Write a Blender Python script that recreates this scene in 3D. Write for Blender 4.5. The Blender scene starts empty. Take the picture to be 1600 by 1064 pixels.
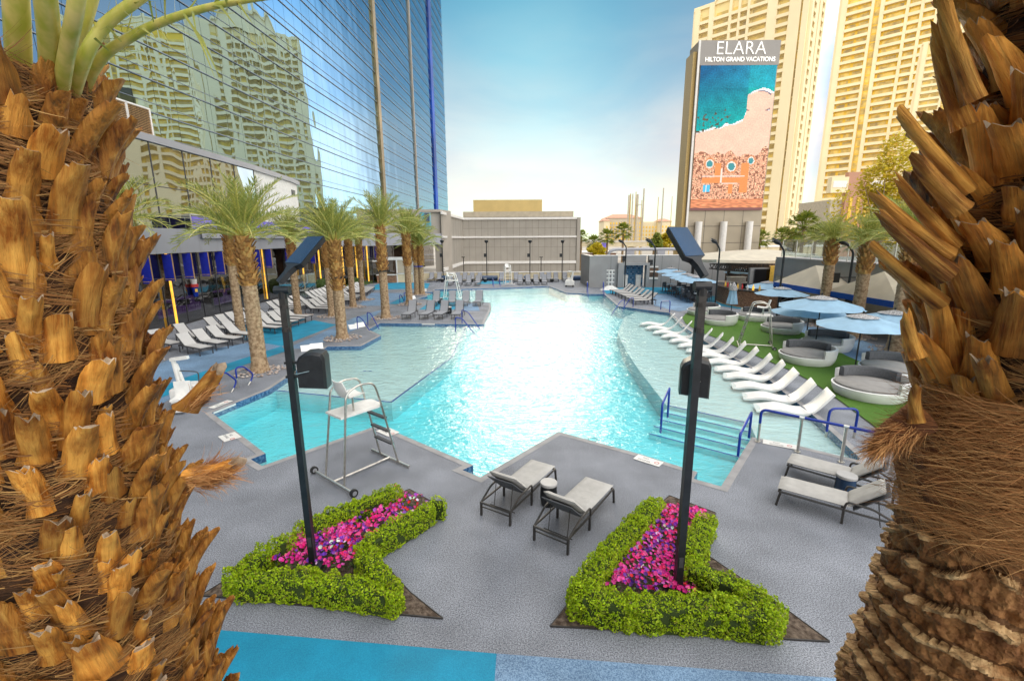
import bpy, bmesh, math, random
from math import sin, cos, pi, radians, atan, atan2, hypot, sqrt, exp
from mathutils import Vector, Matrix, noise
random.seed(7)
sc = bpy.context.scene
COL = sc.collection

# ---------------------------------------------------------------- camera
F = 721.0; CX, CY = 800.0, 532.0; PITCH = atan(159 / F); ROLL = radians(.38); H = 5.0
_r0, _u0 = Vector((1, 0, 0)), Vector((0, sin(PITCH), cos(PITCH)))
FW = Vector((0, cos(PITCH), -sin(PITCH)))
RT = _r0 * cos(ROLL) - _u0 * sin(ROLL); UP = _u0 * cos(ROLL) + _r0 * sin(ROLL)
cam_d = bpy.data.cameras.new('camera'); cam = bpy.data.objects.new('camera', cam_d); COL.objects.link(cam)
cam_d.sensor_width = 36; cam_d.lens = 36 * F / 1600; cam_d.clip_start = .05; cam_d.clip_end = 6000
cam.matrix_world = Matrix(((RT.x, UP.x, -FW.x, 0), (RT.y, UP.y, -FW.y, 0), (RT.z, UP.z, -FW.z, H), (0, 0, 0, 1)))
sc.camera = cam

def ray(px, py): return RT * ((px - CX) / F) + UP * (-(py - CY) / F) + FW
def G(px, py, z=0.0):
    """ground (or height z) point seen at a photo pixel"""
    d = ray(px, py); t = (z - H) / d.z
    return Vector((d.x * t, d.y * t, z))
def AT(px, py, Y):
    """point seen at a photo pixel at forward distance Y"""
    d = ray(px, py); t = Y / d.y
    return Vector((d.x * t, Y, H + d.z * t))

# ---------------------------------------------------------------- world, sun, exposure
SKY_K, CLOUD, GLOW, OVER = .44, 3.25, 2.6, 12.6
SUN_EL, SUN_AZ = radians(17), radians(2.5)          # azimuth clockwise from +Y
w = bpy.data.worlds.new('World'); sc.world = w; w.use_nodes = True
nt = w.node_tree; nt.nodes.clear()
def wn(t, **k):
    n = nt.nodes.new(t)
    for a, b in k.items(): setattr(n, a, b)
    return n
sky = wn('ShaderNodeTexSky', sky_type='NISHITA', sun_disc=False, sun_elevation=SUN_EL, sun_rotation=SUN_AZ,
         altitude=600, air_density=1.0, dust_density=.4, ozone_density=3.5)
def lk(a, b): nt.links.new(a, b)
def val(x, sock):
    if hasattr(x, 'is_linked') or hasattr(x, 'links'): lk(x, sock)
    else: sock.default_value = x
def M2(op, a, b=0., c=0., clamp=False):
    m = wn('ShaderNodeMath', operation=op, use_clamp=clamp)
    for q, x in zip(m.inputs, (a, b, c)): val(x, q)
    return m.outputs[0]
def MR(x, a, b, c=0., d=1.):
    m = wn('ShaderNodeMapRange', interpolation_type='SMOOTHSTEP')
    for q, y in zip(m.inputs, (x, a, b, c, d)): val(y, q)
    return m.outputs[0]
def mixc(f, a, b, bt='MIX'):
    m = wn('ShaderNodeMixRGB', blend_type=bt)
    for q, y in zip(m.inputs, (f, a, b)): val(y, q)
    return m.outputs[0]
tc = wn('ShaderNodeTexCoord'); sep = wn('ShaderNodeSeparateXYZ'); lk(tc.outputs['Generated'], sep.inputs[0]); Z_ = sep.outputs['Z']
# clear sky, a little more cyan
base = mixc(1., sky.outputs[0], (.34, 1.0, 1.0, 1), 'MULTIPLY'); base = mixc(1., base, (SKY_K, SKY_K, SKY_K, 1), 'MULTIPLY')
# thin cloud veil, thicker towards the horizon
mp = wn('ShaderNodeMapping'); mp.inputs['Scale'].default_value = (1.1, 1.1, 3.0); lk(tc.outputs['Generated'], mp.inputs[0])
nz = wn('ShaderNodeTexNoise'); nz.inputs['Scale'].default_value = 1.7; nz.inputs['Detail'].default_value = 6; nz.inputs['Roughness'].default_value = .5; lk(mp.outputs[0], nz.inputs['Vector'])
cl = MR(nz.outputs[0], .36, .66); hor = MR(Z_, .54, .04)
hor = M2('ADD', hor, M2('MULTIPLY', MR(sep.outputs['X'], .15, .55), MR(Z_, .62, .30, 0., .45)), clamp=True)
veil = M2('MULTIPLY', hor, M2('MULTIPLY_ADD', cl, .35, .65), clamp=True)
nz2 = wn('ShaderNodeTexNoise'); nz2.inputs['Scale'].default_value = 3.1; nz2.inputs['Detail'].default_value = 8; nz2.inputs['Roughness'].default_value = .55; nz2.inputs['Distortion'].default_value = .4; lk(mp.outputs[0], nz2.inputs['Vector'])
ccol = mixc(MR(nz2.outputs[0], .35, .68), (CLOUD * .80, CLOUD * .84, CLOUD * .97, 1), (CLOUD * 1.06, CLOUD * 1.02, CLOUD * 1.04, 1)); ccol = mixc(MR(Z_, .16, .0), ccol, (CLOUD * 1.18, CLOUD * 1.05, CLOUD * .80, 1))
col = mixc(veil, base, ccol)
back = M2('MULTIPLY', MR(sep.outputs['Y'], .25, -.35), MR(Z_, -.05, .12)); over = M2('MAXIMUM', MR(Z_, .48, .80), M2('MULTIPLY', back, .75))   # unseen bright sky overhead and behind, added as fill light
col = mixc(over, col, (OVER, OVER * .97, OVER * .93, 1))
# brightness around the hidden low sun
dp = wn('ShaderNodeVectorMath', operation='DOT_PRODUCT'); lk(tc.outputs['Generated'], dp.inputs[0]); dp.inputs[1].default_value = (sin(radians(4)) * cos(radians(10)), cos(radians(4)) * cos(radians(10)), sin(radians(10)))
gw = M2('POWER', M2('MAXIMUM', dp.outputs['Value'], 0.), 8.); gw = M2('MULTIPLY', gw, MR(Z_, .33, .0)); gw = M2('MULTIPLY', gw, GLOW)
cmb = wn('ShaderNodeCombineColor'); lk(gw, cmb.inputs[0]); lk(M2('MULTIPLY', gw, .90), cmb.inputs[1]); lk(M2('MULTIPLY', gw, .66), cmb.inputs[2])
col = mixc(1., col, cmb.outputs[0], 'ADD')
sx = M2('MULTIPLY_ADD', M2('MULTIPLY', M2('MULTIPLY', MR(sep.outputs['X'], .34, .46), MR(sep.outputs['X'], .53, .48, .12, 1.)), MR(Z_, .75, .45)), 1.7, 1.)   # added bright sky band behind the towers, for the glass tower's reflections
cx3 = wn('ShaderNodeCombineColor'); [lk(sx, cx3.inputs[i]) for i in range(3)]; col = mixc(1., col, cx3.outputs[0], 'MULTIPLY')
bg = wn('ShaderNodeBackground'); bg.inputs['Strength'].default_value = .13; lk(col, bg.inputs[0])
wo = wn('ShaderNodeOutputWorld'); lk(bg.outputs[0], wo.inputs[0])
sd = bpy.data.lights.new('sun', 'SUN'); sd.energy = .6; sd.angle = radians(20); sd.color = (1, .84, .62)
so = bpy.data.objects.new('sun', sd); COL.objects.link(so)
sdir = Vector((sin(SUN_AZ) * cos(SUN_EL), cos(SUN_AZ) * cos(SUN_EL), sin(SUN_EL)))
so.rotation_euler = sdir.to_track_quat('Z', 'Y').to_euler(); so.location = (0, 30, 60)
sc.view_settings.view_transform = 'Standard'; sc.view_settings.look = 'None'; sc.view_settings.exposure = .71; sc.view_settings.gamma = 1
sc.render.engine = 'CYCLES'; sc.cycles.use_denoising = True; sc.cycles.max_bounces = 7; sc.cycles.diffuse_bounces = 3
sc.cycles.glossy_bounces = 3; sc.cycles.transmission_bounces = 4; sc.cycles.transparent_max_bounces = 10; sc.cycles.sample_clamp_indirect = 6
sc.cycles.caustics_reflective = False; sc.cycles.caustics_refractive = False

# ---------------------------------------------------------------- materials
def mat(name, col, rough=.6, metal=0., var=.12, scale=6., col2=None, bump=0., bscale=60., spec=.5, emit=0., island=None,
        attr=False, stretch=(1, 1, 1), trans=0., coat=0., objrand=0., detail=3, lo=.35, hi=.65):
    m = bpy.data.materials.new(name); m.use_nodes = True; t = m.node_tree; N = t.nodes; L = t.links
    b = N['Principled BSDF']; b.inputs['Roughness'].default_value = rough; b.inputs['Metallic'].default_value = metal
    b.inputs['Specular IOR Level'].default_value = spec
    if coat: b.inputs['Coat Weight'].default_value = coat
    c = N.new('ShaderNodeTexCoord'); mpn = N.new('ShaderNodeMapping'); mpn.inputs['Scale'].default_value = stretch
    L.new(c.outputs['Object'], mpn.inputs[0])
    n = N.new('ShaderNodeTexNoise'); n.inputs['Scale'].default_value = scale; n.inputs['Detail'].default_value = detail; L.new(mpn.outputs[0], n.inputs['Vector'])
    r = N.new('ShaderNodeMapRange'); r.inputs['From Min'].default_value = lo; r.inputs['From Max'].default_value = hi; L.new(n.outputs[0], r.inputs['Value'])
    mixn = N.new('ShaderNodeMixRGB'); L.new(r.outputs[0], mixn.inputs[0])
    c1 = tuple(col) + (1,)
    if col2 is None: c1 = tuple(min(1, x * (1 + var)) for x in col) + (1,); c2 = tuple(x * (1 - var) for x in col) + (1,)
    else: c2 = tuple(col2) + (1,)
    mixn.inputs[1].default_value = c1; mixn.inputs[2].default_value = c2; out = mixn.outputs[0]
    if island:
        g = N.new('ShaderNodeNewGeometry'); rp = N.new('ShaderNodeValToRGB'); L.new(g.outputs['Random Per Island'], rp.inputs[0])
        e = rp.color_ramp.elements; k = len(island)
        while len(e) < k: e.new(.5)
        for i, cc in enumerate(island): e[i].position = i / (k - 1); e[i].color = tuple(cc) + (1,)
        mm = N.new('ShaderNodeMixRGB'); mm.blend_type = 'MIX'; mm.inputs[0].default_value = .7
        L.new(out, mm.inputs[1]); L.new(rp.outputs[0], mm.inputs[2]); out = mm.outputs[0]
    if attr:
        a = N.new('ShaderNodeVertexColor'); a.layer_name = 'Col'; nc_ = out; out = a.outputs[0]
        if attr == 'mul':
            am = N.new('ShaderNodeMixRGB'); am.blend_type = 'MULTIPLY'; am.inputs[0].default_value = 1; L.new(nc_, am.inputs[1]); L.new(out, am.inputs[2]); out = am.outputs[0]
    if objrand:
        oi = N.new('ShaderNodeObjectInfo'); hsn = N.new('ShaderNodeHueSaturation'); mr = N.new('ShaderNodeMapRange')
        mr.inputs['To Min'].default_value = 1 - objrand; mr.inputs['To Max'].default_value = 1 + objrand
        L.new(oi.outputs['Random'], mr.inputs['Value']); L.new(mr.outputs[0], hsn.inputs['Value']); L.new(out, hsn.inputs['Color']); out = hsn.outputs[0]
    L.new(out, b.inputs['Base Color'])
    if emit: L.new(out, b.inputs['Emission Color']); b.inputs['Emission Strength'].default_value = emit
    if bump:
        n2 = N.new('ShaderNodeTexNoise'); n2.inputs['Scale'].default_value = bscale; n2.inputs['Detail'].default_value = 4; L.new(mpn.outputs[0], n2.inputs['Vector'])
        bp = N.new('ShaderNodeBump'); bp.inputs['Strength'].default_value = bump; bp.inputs['Distance'].default_value = .02
        L.new(n2.outputs[0], bp.inputs['Height']); L.new(bp.outputs[0], b.inputs['Normal'])
    if trans:
        tr = N.new('ShaderNodeBsdfTranslucent'); L.new(out, tr.inputs[0]); ms = N.new('ShaderNodeMixShader'); ms.inputs[0].default_value = trans
        L.new(b.outputs[0], ms.inputs[1]); L.new(tr.outputs[0], ms.inputs[2]); L.new(ms.outputs[0], N['Material Output'].inputs[0])
    return m

def pebble(name, ca, cb, cc, sc1=56.):
    """speckled aggregate deck: large soft blotches under fine stones"""
    m = mat(name, ca, rough=.75, var=.1, scale=.35, bump=0)
    t = m.node_tree; N = t.nodes; L = t.links; b = N['Principled BSDF']
    src = b.inputs['Base Color'].links[0].from_socket
    tcn = [x for x in N if x.type == 'TEX_COORD'][0]
    v = N.new('ShaderNodeTexNoise'); v.inputs['Scale'].default_value = sc1; v.inputs['Detail'].default_value = 6; v.inputs['Roughness'].default_value = .8
    L.new(tcn.outputs['Object'], v.inputs['Vector'])
    rp = N.new('ShaderNodeValToRGB'); e = rp.color_ramp.elements; e[0].position = .42; e[0].color = tuple(cb) + (1,); e[1].position = .58; e[1].color = tuple(cc) + (1,)
    L.new(v.outputs[0], rp.inputs[0])
    mm = N.new('ShaderNodeMixRGB'); mm.inputs[0].default_value = .75; L.new(src, mm.inputs[1]); L.new(rp.outputs[0], mm.inputs[2])
    n3 = N.new('ShaderNodeTexNoise'); n3.inputs['Scale'].default_value = .9; n3.inputs['Detail'].default_value = 6; L.new(tcn.outputs['Object'], n3.inputs['Vector'])
    r3 = N.new('ShaderNodeMapRange'); r3.inputs['From Min'].default_value = .3; r3.inputs['From Max'].default_value = .7; r3.inputs['To Min'].default_value = .74; r3.inputs['To Max'].default_value = 1.2
    L.new(n3.outputs[0], r3.inputs['Value']); h = N.new('ShaderNodeHueSaturation'); L.new(r3.outputs[0], h.inputs['Value']); L.new(mm.outputs[0], h.inputs['Color'])
    L.new(h.outputs[0], b.inputs['Base Color'])
    bp = N.new('ShaderNodeBump'); bp.inputs['Strength'].default_value = .35; bp.inputs['Distance'].default_value = .01; L.new(v.outputs[0], bp.inputs['Height']); L.new(bp.outputs[0], b.inputs['Normal'])
    return m

def glassy(name, tint, refl=(1, 1, 1), base=.25, rough=.02, bump=0., bscale=.3, power=1.6, stretch=(1, 1, 1)):
    """thin window glass: fresnel mix of a tinted see-through and a mirror"""
    m = bpy.data.materials.new(name); m.use_nodes = True; t = m.node_tree; N = t.nodes; L = t.links; N.remove(N['Principled BSDF'])
    tr = N.new('ShaderNodeBsdfTransparent'); tr.inputs[0].default_value = tuple(tint) + (1,)
    gl = N.new('ShaderNodeBsdfGlossy'); gl.inputs['Color'].default_value = tuple(refl) + (1,); gl.inputs['Roughness'].default_value = rough
    lw = N.new('ShaderNodeLayerWeight'); lw.inputs['Blend'].default_value = .5
    p = N.new('ShaderNodeMath'); p.operation = 'POWER'; L.new(lw.outputs['Facing'], p.inputs[0]); p.inputs[1].default_value = power
    ma = N.new('ShaderNodeMath'); ma.operation = 'MULTIPLY_ADD'; ma.use_clamp = True; L.new(p.outputs[0], ma.inputs[0]); ma.inputs[1].default_value = 1 - base; ma.inputs[2].default_value = base
    ms = N.new('ShaderNodeMixShader'); L.new(ma.outputs[0], ms.inputs[0]); L.new(tr.outputs[0], ms.inputs[1]); L.new(gl.outputs[0], ms.inputs[2])
    L.new(ms.outputs[0], N['Material Output'].inputs[0])
    if bump:
        c = N.new('ShaderNodeTexCoord'); mpn = N.new('ShaderNodeMapping'); mpn.inputs['Scale'].default_value = stretch; L.new(c.outputs['Object'], mpn.inputs[0])
        n2 = N.new('ShaderNodeTexNoise'); n2.inputs['Scale'].default_value = bscale; n2.inputs['Detail'].default_value = 2; L.new(mpn.outputs[0], n2.inputs['Vector'])
        bp = N.new('ShaderNodeBump'); bp.inputs['Strength'].default_value = 1; bp.inputs['Distance'].default_value = bump; L.new(n2.outputs[0], bp.inputs['Height'])
        L.new(bp.outputs[0], gl.inputs['Normal'])
    return m

# ---------------------------------------------------------------- mesh builder
class MB:
    def __init__(s): s.v = []; s.f = []; s.m = []; s.c = []; s.T = None
    def add(s, vs, fs, m=0, col=None):
        k = len(s.v)
        if s.T is not None: vs = [s.T @ Vector(v) for v in vs]
        s.v += [tuple(v) for v in vs]
        for f in fs: s.f.append(tuple(i + k for i in f)); s.m.append(m); s.c.append(col)
        return s
    def box(s, c, d, rz=0., m=0, rx=0., ry=0.):
        x, y, z = d[0] / 2, d[1] / 2, d[2] / 2
        R = Matrix.Rotation(rz, 3, 'Z') @ Matrix.Rotation(ry, 3, 'Y') @ Matrix.Rotation(rx, 3, 'X'); C = Vector(c)
        vs = [C + R @ Vector((a * x, b * y, e * z)) for e in (-1, 1) for a, b in ((-1, -1), (1, -1), (1, 1), (-1, 1))]
        return s.add(vs, [(3, 2, 1, 0), (4, 5, 6, 7), (0, 1, 5, 4), (1, 2, 6, 5), (2, 3, 7, 6), (3, 0, 4, 7)], m)
    def beam(s, a, b, wd, ht, m=0):
        """box from a to b, wd across, ht in the upright direction"""
        a, b = Vector(a), Vector(b); d = b - a; L = d.length
        if L < 1e-6: return s
        d.normalize(); up = Vector((0, 0, 1)) if abs(d.z) < .98 else Vector((0, 1, 0))
        x = d.cross(up).normalized(); u = x.cross(d)
        vs = [p + x * i * wd / 2 + u * j * ht / 2 for p in (a, b) for i, j in ((-1, -1), (1, -1), (1, 1), (-1, 1))]
        return s.add(vs, [(0, 1, 2, 3), (7, 6, 5, 4), (4, 5, 1, 0), (5, 6, 2, 1), (6, 7, 3, 2), (7, 4, 0, 3)], m)
    def tube(s, pts, r, n=8, m=0, caps=True, close=False):
        pts = [Vector(p) for p in pts]; k = len(pts); rs = r if isinstance(r, (list, tuple)) else [r] * k
        vs = []; prev = None
        for i, p in enumerate(pts):
            a = pts[max(i - 1, 0)]; b = pts[min(i + 1, k - 1)]; d = (b - a)
            d = d.normalized() if d.length > 1e-9 else Vector((0, 0, 1))
            if prev is None:
                up = Vector((0, 0, 1)) if abs(d.z) < .9 else Vector((1, 0, 0)); x = d.cross(up).normalized()
            else: x = (prev - d * prev.dot(d)).normalized()
            prev = x; y = d.cross(x)
            for j in range(n): vs.append(p + (x * cos(2 * pi * j / n) + y * sin(2 * pi * j / n)) * rs[i])
        fs = [(i * n + j, i * n + (j + 1) % n, (i + 1) * n + (j + 1) % n, (i + 1) * n + j) for i in range(k - 1) for j in range(n)]
        if caps: fs += [tuple(range(n))[::-1], tuple(range((k - 1) * n, k * n))]
        return s.add(vs, fs, m)
    def cyl(s, c, r, h, n=16, m=0, r2=None):
        c = Vector(c); return s.tube([c, c + Vector((0, 0, h))], [r, r if r2 is None else r2], n, m)
    def lathe(s, prof, n=24, m=0, c=(0, 0, 0), a0=0., a1=2 * pi):
        full = abs(a1 - a0 - 2 * pi) < 1e-6; k = n if full else n + 1
        vs = [(c[0] + r * cos(a0 + (a1 - a0) * j / n), c[1] + r * sin(a0 + (a1 - a0) * j / n), c[2] + z) for r, z in prof for j in range(k)]
        fs = [(i * k + j, i * k + (j + 1) % k, (i + 1) * k + (j + 1) % k, (i + 1) * k + j) for i in range(len(prof) - 1) for j in range(n)]
        return s.add(vs, fs, m)
    def prism(s, poly, z0, z1, m=0, top=True, bottom=True, sides=True, mt=None):
        n = len(poly); vs = [(p[0], p[1], z0) for p in poly] + [(p[0], p[1], z1) for p in poly]; fs = []
        ar = sum(poly[i][0] * poly[(i + 1) % n][1] - poly[(i + 1) % n][0] * poly[i][1] for i in range(n))
        o = (lambda f: f) if ar > 0 else (lambda f: f[::-1])
        if sides: s.add(vs, [o((i, (i + 1) % n, n + (i + 1) % n, n + i)) for i in range(n)], m)
        if top: s.add(vs[n:], [o(tuple(range(n)))], m if mt is None else mt)
        if bottom: s.add(vs[:n], [o(tuple(range(n)))[::-1]], m)
        return s
    def build(s, name, mats, parent=None, smooth=False, loc=None, tri=False):
        me = bpy.data.meshes.new(name); me.from_pydata(s.v, [], s.f)
        if not isinstance(mats, (list, tuple)): mats = [mats]
        for x in mats: me.materials.append(x)
        if len(mats) > 1: me.polygons.foreach_set('material_index', s.m)
        if any(c is not None for c in s.c):
            ca = me.color_attributes.new('Col', 'FLOAT_COLOR', 'CORNER'); buf = []
            for f, c in zip(s.f, s.c): buf += (list(c or (.5, .5, .5)) + [1]) * len(f)
            ca.data.foreach_set('color', buf)
        if smooth: me.polygons.foreach_set('use_smooth', [True] * len(me.polygons))
        me.update()
        if smooth and smooth != 'all': me.set_sharp_from_angle(angle=radians(45))
        o = bpy.data.objects.new(name, me); COL.objects.link(o)
        if parent is not None: o.parent = parent
        if loc is not None: o.location = loc
        return o

def tag(o, label, cat, group=None):
    o['label'] = label; o['category'] = cat
    if group: o['group'] = group
    return o
def struct(o, label=None, kind='structure'):
    o['kind'] = kind
    if label: o['label'] = label
    return o
def thing(name, label, cat, loc=(0, 0, 0), rz=0., group=None):
    o = bpy.data.objects.new(name, None); COL.objects.link(o); o.location = loc; o.rotation_euler = (0, 0, rz); o.empty_display_size = .2
    return tag(o, label, cat, group)
def clone(root, loc, rz=0., label=None, group=None, scale=None):
    def rec(o, par):
        c = o.copy(); COL.objects.link(c); c.parent = par
        for ch in o.children: rec(ch, c)
        return c
    r = rec(root, None); r.location = loc; r.rotation_euler = (0, 0, rz)
    if scale: r.scale = (scale, scale, scale)
    if label: r['label'] = label
    if group: r['group'] = group
    return r
def place(root, st, loc, rz, label, group=None, scale=None):
    """first use moves the prototype itself, later uses copy it"""
    if not st.get(root.name):
        st[root.name] = 1; root.location = loc; root.rotation_euler = (0, 0, rz); root['label'] = label
        if group: root['group'] = group
        if scale: root.scale = (scale,) * 3
        return root
    return clone(root, loc, rz, label, group, scale)
ST = {}
def cap_parts(items, name, m, parent, limit=100):
    """items: list of (size key, fn(mb)); the largest `limit` become parts of their own, the rest one stuff part"""
    items = sorted(items, key=lambda t: -t[0])
    for k, fn in items[:limit]:
        b = MB(); fn(b); b.build(name, m, parent)
    if len(items) > limit:
        b = MB()
        for k, fn in items[limit:]: fn(b)
        struct(b.build(name + '_rest', m, parent), kind='stuff')
def offset_poly(P, d):
    n = len(P); A = sum(P[i][0] * P[(i + 1) % n][1] - P[(i + 1) % n][0] * P[i][1] for i in range(n)); s = 1 if A > 0 else -1; out = []
    for i in range(n):
        p0, p1, p2 = (Vector(P[(i + k) % n][:2]) for k in (-1, 0, 1))
        a = (p1 - p0).normalized(); b = (p2 - p1).normalized(); na = Vector((a.y, -a.x)) * s; nb = Vector((b.y, -b.x)) * s
        q = (na + nb); q = q / max(.35, (1 + na.dot(nb))); out.append(p1 + q * d)
    return out
ORD = ['nearest', 'second', 'third', 'fourth', 'fifth', 'sixth', 'seventh', 'eighth', 'ninth', 'tenth', 'eleventh', 'twelfth', 'thirteenth', 'fourteenth', 'fifteenth', 'sixteenth',
       'seventeenth', 'eighteenth', 'nineteenth', 'twentieth', 'twenty-first', 'twenty-second', 'twenty-third', 'twenty-fourth', 'twenty-fifth', 'twenty-sixth', 'twenty-seventh', 'twenty-eighth', 'twenty-ninth', 'thirtieth',
       'thirty-first', 'thirty-second', 'thirty-third', 'thirty-fourth', 'thirty-fifth', 'thirty-sixth']

# palette
m_deck = pebble('deck_aggregate', (.155, .172, .205), (.038, .045, .062), (.40, .42, .47))
m_deckblue = pebble('deck_light_blue', (.13, .24, .40), (.05, .11, .21), (.28, .43, .60))
m_cyan = pebble('deck_cyan', (.002, .235, .40), (.001, .19, .34), (.008, .30, .47), 70)
m_coping = mat('coping_concrete', (.30, .295, .30), rough=.7, var=.15, scale=3, bump=.2, bscale=80)
m_turf = mat('turf', (.085, .20, .012), rough=.95, scale=60, col2=(.05, .13, .008), bump=.8, bscale=150)
m_ground = mat('ground_far', (.34, .31, .27), rough=.9, var=.25, scale=.05)
m_black = mat('black_powdercoat', (.012, .013, .015), rough=.42, var=.3, scale=9, bump=.08, bscale=120)
m_panel = mat('solar_panel', (.020, .050, .11), rough=.22, var=.15, scale=3, spec=.6)
m_greyplastic = mat('dark_grey_cushion', (.10, .105, .115), rough=.85, var=.15, scale=20, bump=.15, bscale=200)
m_white = mat('white_gelcoat', (.86, .86, .85), rough=.3, var=.04, scale=2)
m_whitepaint = mat('white_paint', (.78, .77, .74), rough=.5, var=.08, scale=4)
m_steel = mat('brushed_steel', (.55, .52, .47), rough=.28, metal=.9, var=.15, scale=15)
m_blue = mat('blue_vinyl_sleeve', (.004, .03, .30), rough=.3, var=.15, scale=10)
m_cush = mat('beige_grey_cushion', (.43, .42, .40), rough=.9, var=.07, scale=5, bump=.25, bscale=16)
m_bronze = mat('dark_bronze_frame', (.045, .04, .036), rough=.4, metal=.3, var=.2, scale=12)
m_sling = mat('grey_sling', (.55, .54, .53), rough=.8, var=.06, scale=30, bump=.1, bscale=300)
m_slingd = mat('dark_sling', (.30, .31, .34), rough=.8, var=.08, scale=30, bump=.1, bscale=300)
m_frame = mat('charcoal_frame', (.055, .055, .06), rough=.45, var=.15, scale=10)
m_canvas = mat('light_blue_canvas', (.42, .66, .88), rough=.85, var=.07, scale=2.5, trans=.3)
m_canvas2 = mat('patterned_vent_canvas', (.72, .72, .72), rough=.85, scale=22, col2=(.16, .15, .17), trans=.2)
m_canvasw = mat('cream_canvas', (.75, .68, .55), rough=.9, var=.06, scale=1.5, trans=.25)
m_greywall = mat('grey_metal_panel', (.30, .30, .30), rough=.5, var=.08, scale=.7, bump=.05, bscale=5)
m_fascia = mat('fascia_panel', (.34, .345, .38), rough=.45, metal=.1, var=.06, scale=.5)
m_tan = mat('tan_stucco', (.52, .45, .34), rough=.9, var=.08, scale=1.5, bump=.2, bscale=60)
m_cream = mat('cream_stucco', (.72, .62, .42), rough=.9, var=.08, scale=1, bump=.2, bscale=60)
m_taupe = mat('taupe_panel', (.40, .36, .31), rough=.6, var=.06, scale=.8)
m_trim = mat('white_trim', (.82, .80, .77), rough=.5, var=.05, scale=2)
m_dark = mat('dark_interior', (.05, .04, .035), rough=.7, var=.5, scale=.8)
m_darkred = mat('interior_brown', (.12, .07, .045), rough=.6, var=.6, scale=.9)
m_banner = mat('blue_banner_fabric', (.006, .018, .36), rough=.7, var=.12, scale=6)
m_wood = mat('oiled_wood_trim', (.42, .26, .12), rough=.55, var=.3, scale=12, stretch=(1, 1, .1))
m_lit = mat('lit_amber_column', (.95, .45, .05), emit=.7, var=.25, scale=3)
m_brick = mat('stacked_ledgestone', (.46, .25, .14), rough=.85, scale=7, col2=(.16, .08, .05), stretch=(1, 1, 4), bump=.8, bscale=14)
m_tileb = mat('blue_mosaic', (.03, .09, .22), rough=.2, scale=16, col2=(.12, .22, .38), detail=0)
m_plaster = mat('pool_plaster', (.50, .76, .76), rough=.6, var=.04, scale=1.2)
m_plasterd = mat('pool_plaster_deep', (.42, .70, .73), rough=.6, var=.05, scale=.8)
m_shelf = mat('shelf_plaster', (.60, .63, .62), rough=.6, var=.05, scale=1.5)
m_rock = mat('river_rock', (.40, .33, .29), rough=.9, var=.3, scale=3, island=[(.5, .42, .36), (.26, .2, .18), (.6, .55, .5), (.36, .24, .2)])
m_soil = mat('soil', (.045, .028, .018), rough=1, scale=14, col2=(.16, .12, .09), bump=1, bscale=40)
m_marker = mat('depth_marker_tile', (.75, .74, .71), rough=.4, var=.05)
m_ink = mat('marker_ink', (.12, .12, .13), rough=.6)
m_red = mat('red_paint', (.55, .04, .04), rough=.5)
m_rubber = mat('black_rubber', (.02, .02, .02), rough=.7)
m_purple = mat('purple_banquette', (.22, .12, .42), rough=.6, emit=.25)
m_screen = mat('dark_screen', (.006, .006, .008), rough=.15)
m_yel = mat('yellow_wall', (.62, .38, .06), rough=.6, emit=.15)
m_valance = mat('bright_blue_valance', (.008, .10, .50), rough=.7, var=.08)
m_drumtop = mat('drum_top', (.42, .415, .41), rough=.5, var=.06)
def text_mesh(body, size, ext, m, parent, offset=0.):
    cu = bpy.data.curves.new('lettering', 'FONT'); cu.body = body; cu.size = size; cu.align_x = 'CENTER'; cu.extrude = ext; cu.offset = offset
    tmp = bpy.data.objects.new('lettering_src', cu); COL.objects.link(tmp); dg = bpy.context.evaluated_depsgraph_get(); me = bpy.data.meshes.new_from_object(tmp.evaluated_get(dg)); bpy.data.objects.remove(tmp)
    me.materials.clear(); me.materials.append(m); o = bpy.data.objects.new('lettering', me); COL.objects.link(o); o.parent = parent; return o
# ---------------------------------------------------------------- ground, deck, pool
def fillpoly(name, outer, holes, z, m):
    bm = bmesh.new(); es = []
    for P in [outer] + holes:
        vs = [bm.verts.new((p[0], p[1], z)) for p in P]
        es += [bm.edges.new((vs[i], vs[(i + 1) % len(vs)])) for i in range(len(vs))]
    bmesh.ops.triangle_fill(bm, use_beauty=True, use_dissolve=False, edges=es)
    bmesh.ops.recalc_face_normals(bm, faces=bm.faces)
    for f in bm.faces:
        if f.normal.z < 0: f.normal_flip()
    me = bpy.data.meshes.new(name); bm.to_mesh(me); bm.free(); me.materials.append(m)
    o = bpy.data.objects.new(name, me); COL.objects.link(o); return o
def px(L, z=0.): return [G(x, y, z) for x, y in L]
POOL_PX = [(331, 645), (415, 708.7), (391.8, 717.8), (409.5, 728), (592, 664), (739.3, 727), (722.7, 734.4), (750.6, 745.8), (872.6, 674.5), (1000, 709.6), (1090, 737.5), (1084, 748),
           (1126.5, 760), (1175, 683), (1241, 695), (1341, 719), (1344, 716), (1309, 684), (1273, 651), (1225.7, 614), (1191.6, 585), (1149.6, 561.7), (1100, 533), (1068, 510), (1046, 489),
           (966, 478.7), (943.6, 459.5), (920, 459.5), (885, 457.7), (857.9, 447.3), (762.5, 450.7), (679, 452.8), (679, 456), (662, 457), (668, 463), (652, 467), (673, 469), (766, 473), (767.8, 482),
           (756, 507), (594, 505), (576, 515), (595.5, 524.4), (564, 541), (512, 541.6), (446.7, 591), (420, 608.7)]
POOL = [(p.x, p.y) for p in px(POOL_PX)]
BED_L = [(p.x, p.y) for p in px([(314, 931), (692, 967), (640, 925), (583, 862), (697, 797), (640, 765), (470, 835)])]
BED_R = [(p.x, p.y) for p in px([(860, 979), (1296, 1003), (1215, 943), (1105, 868), (1118, 802), (1046, 775), (960, 850)])]
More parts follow.
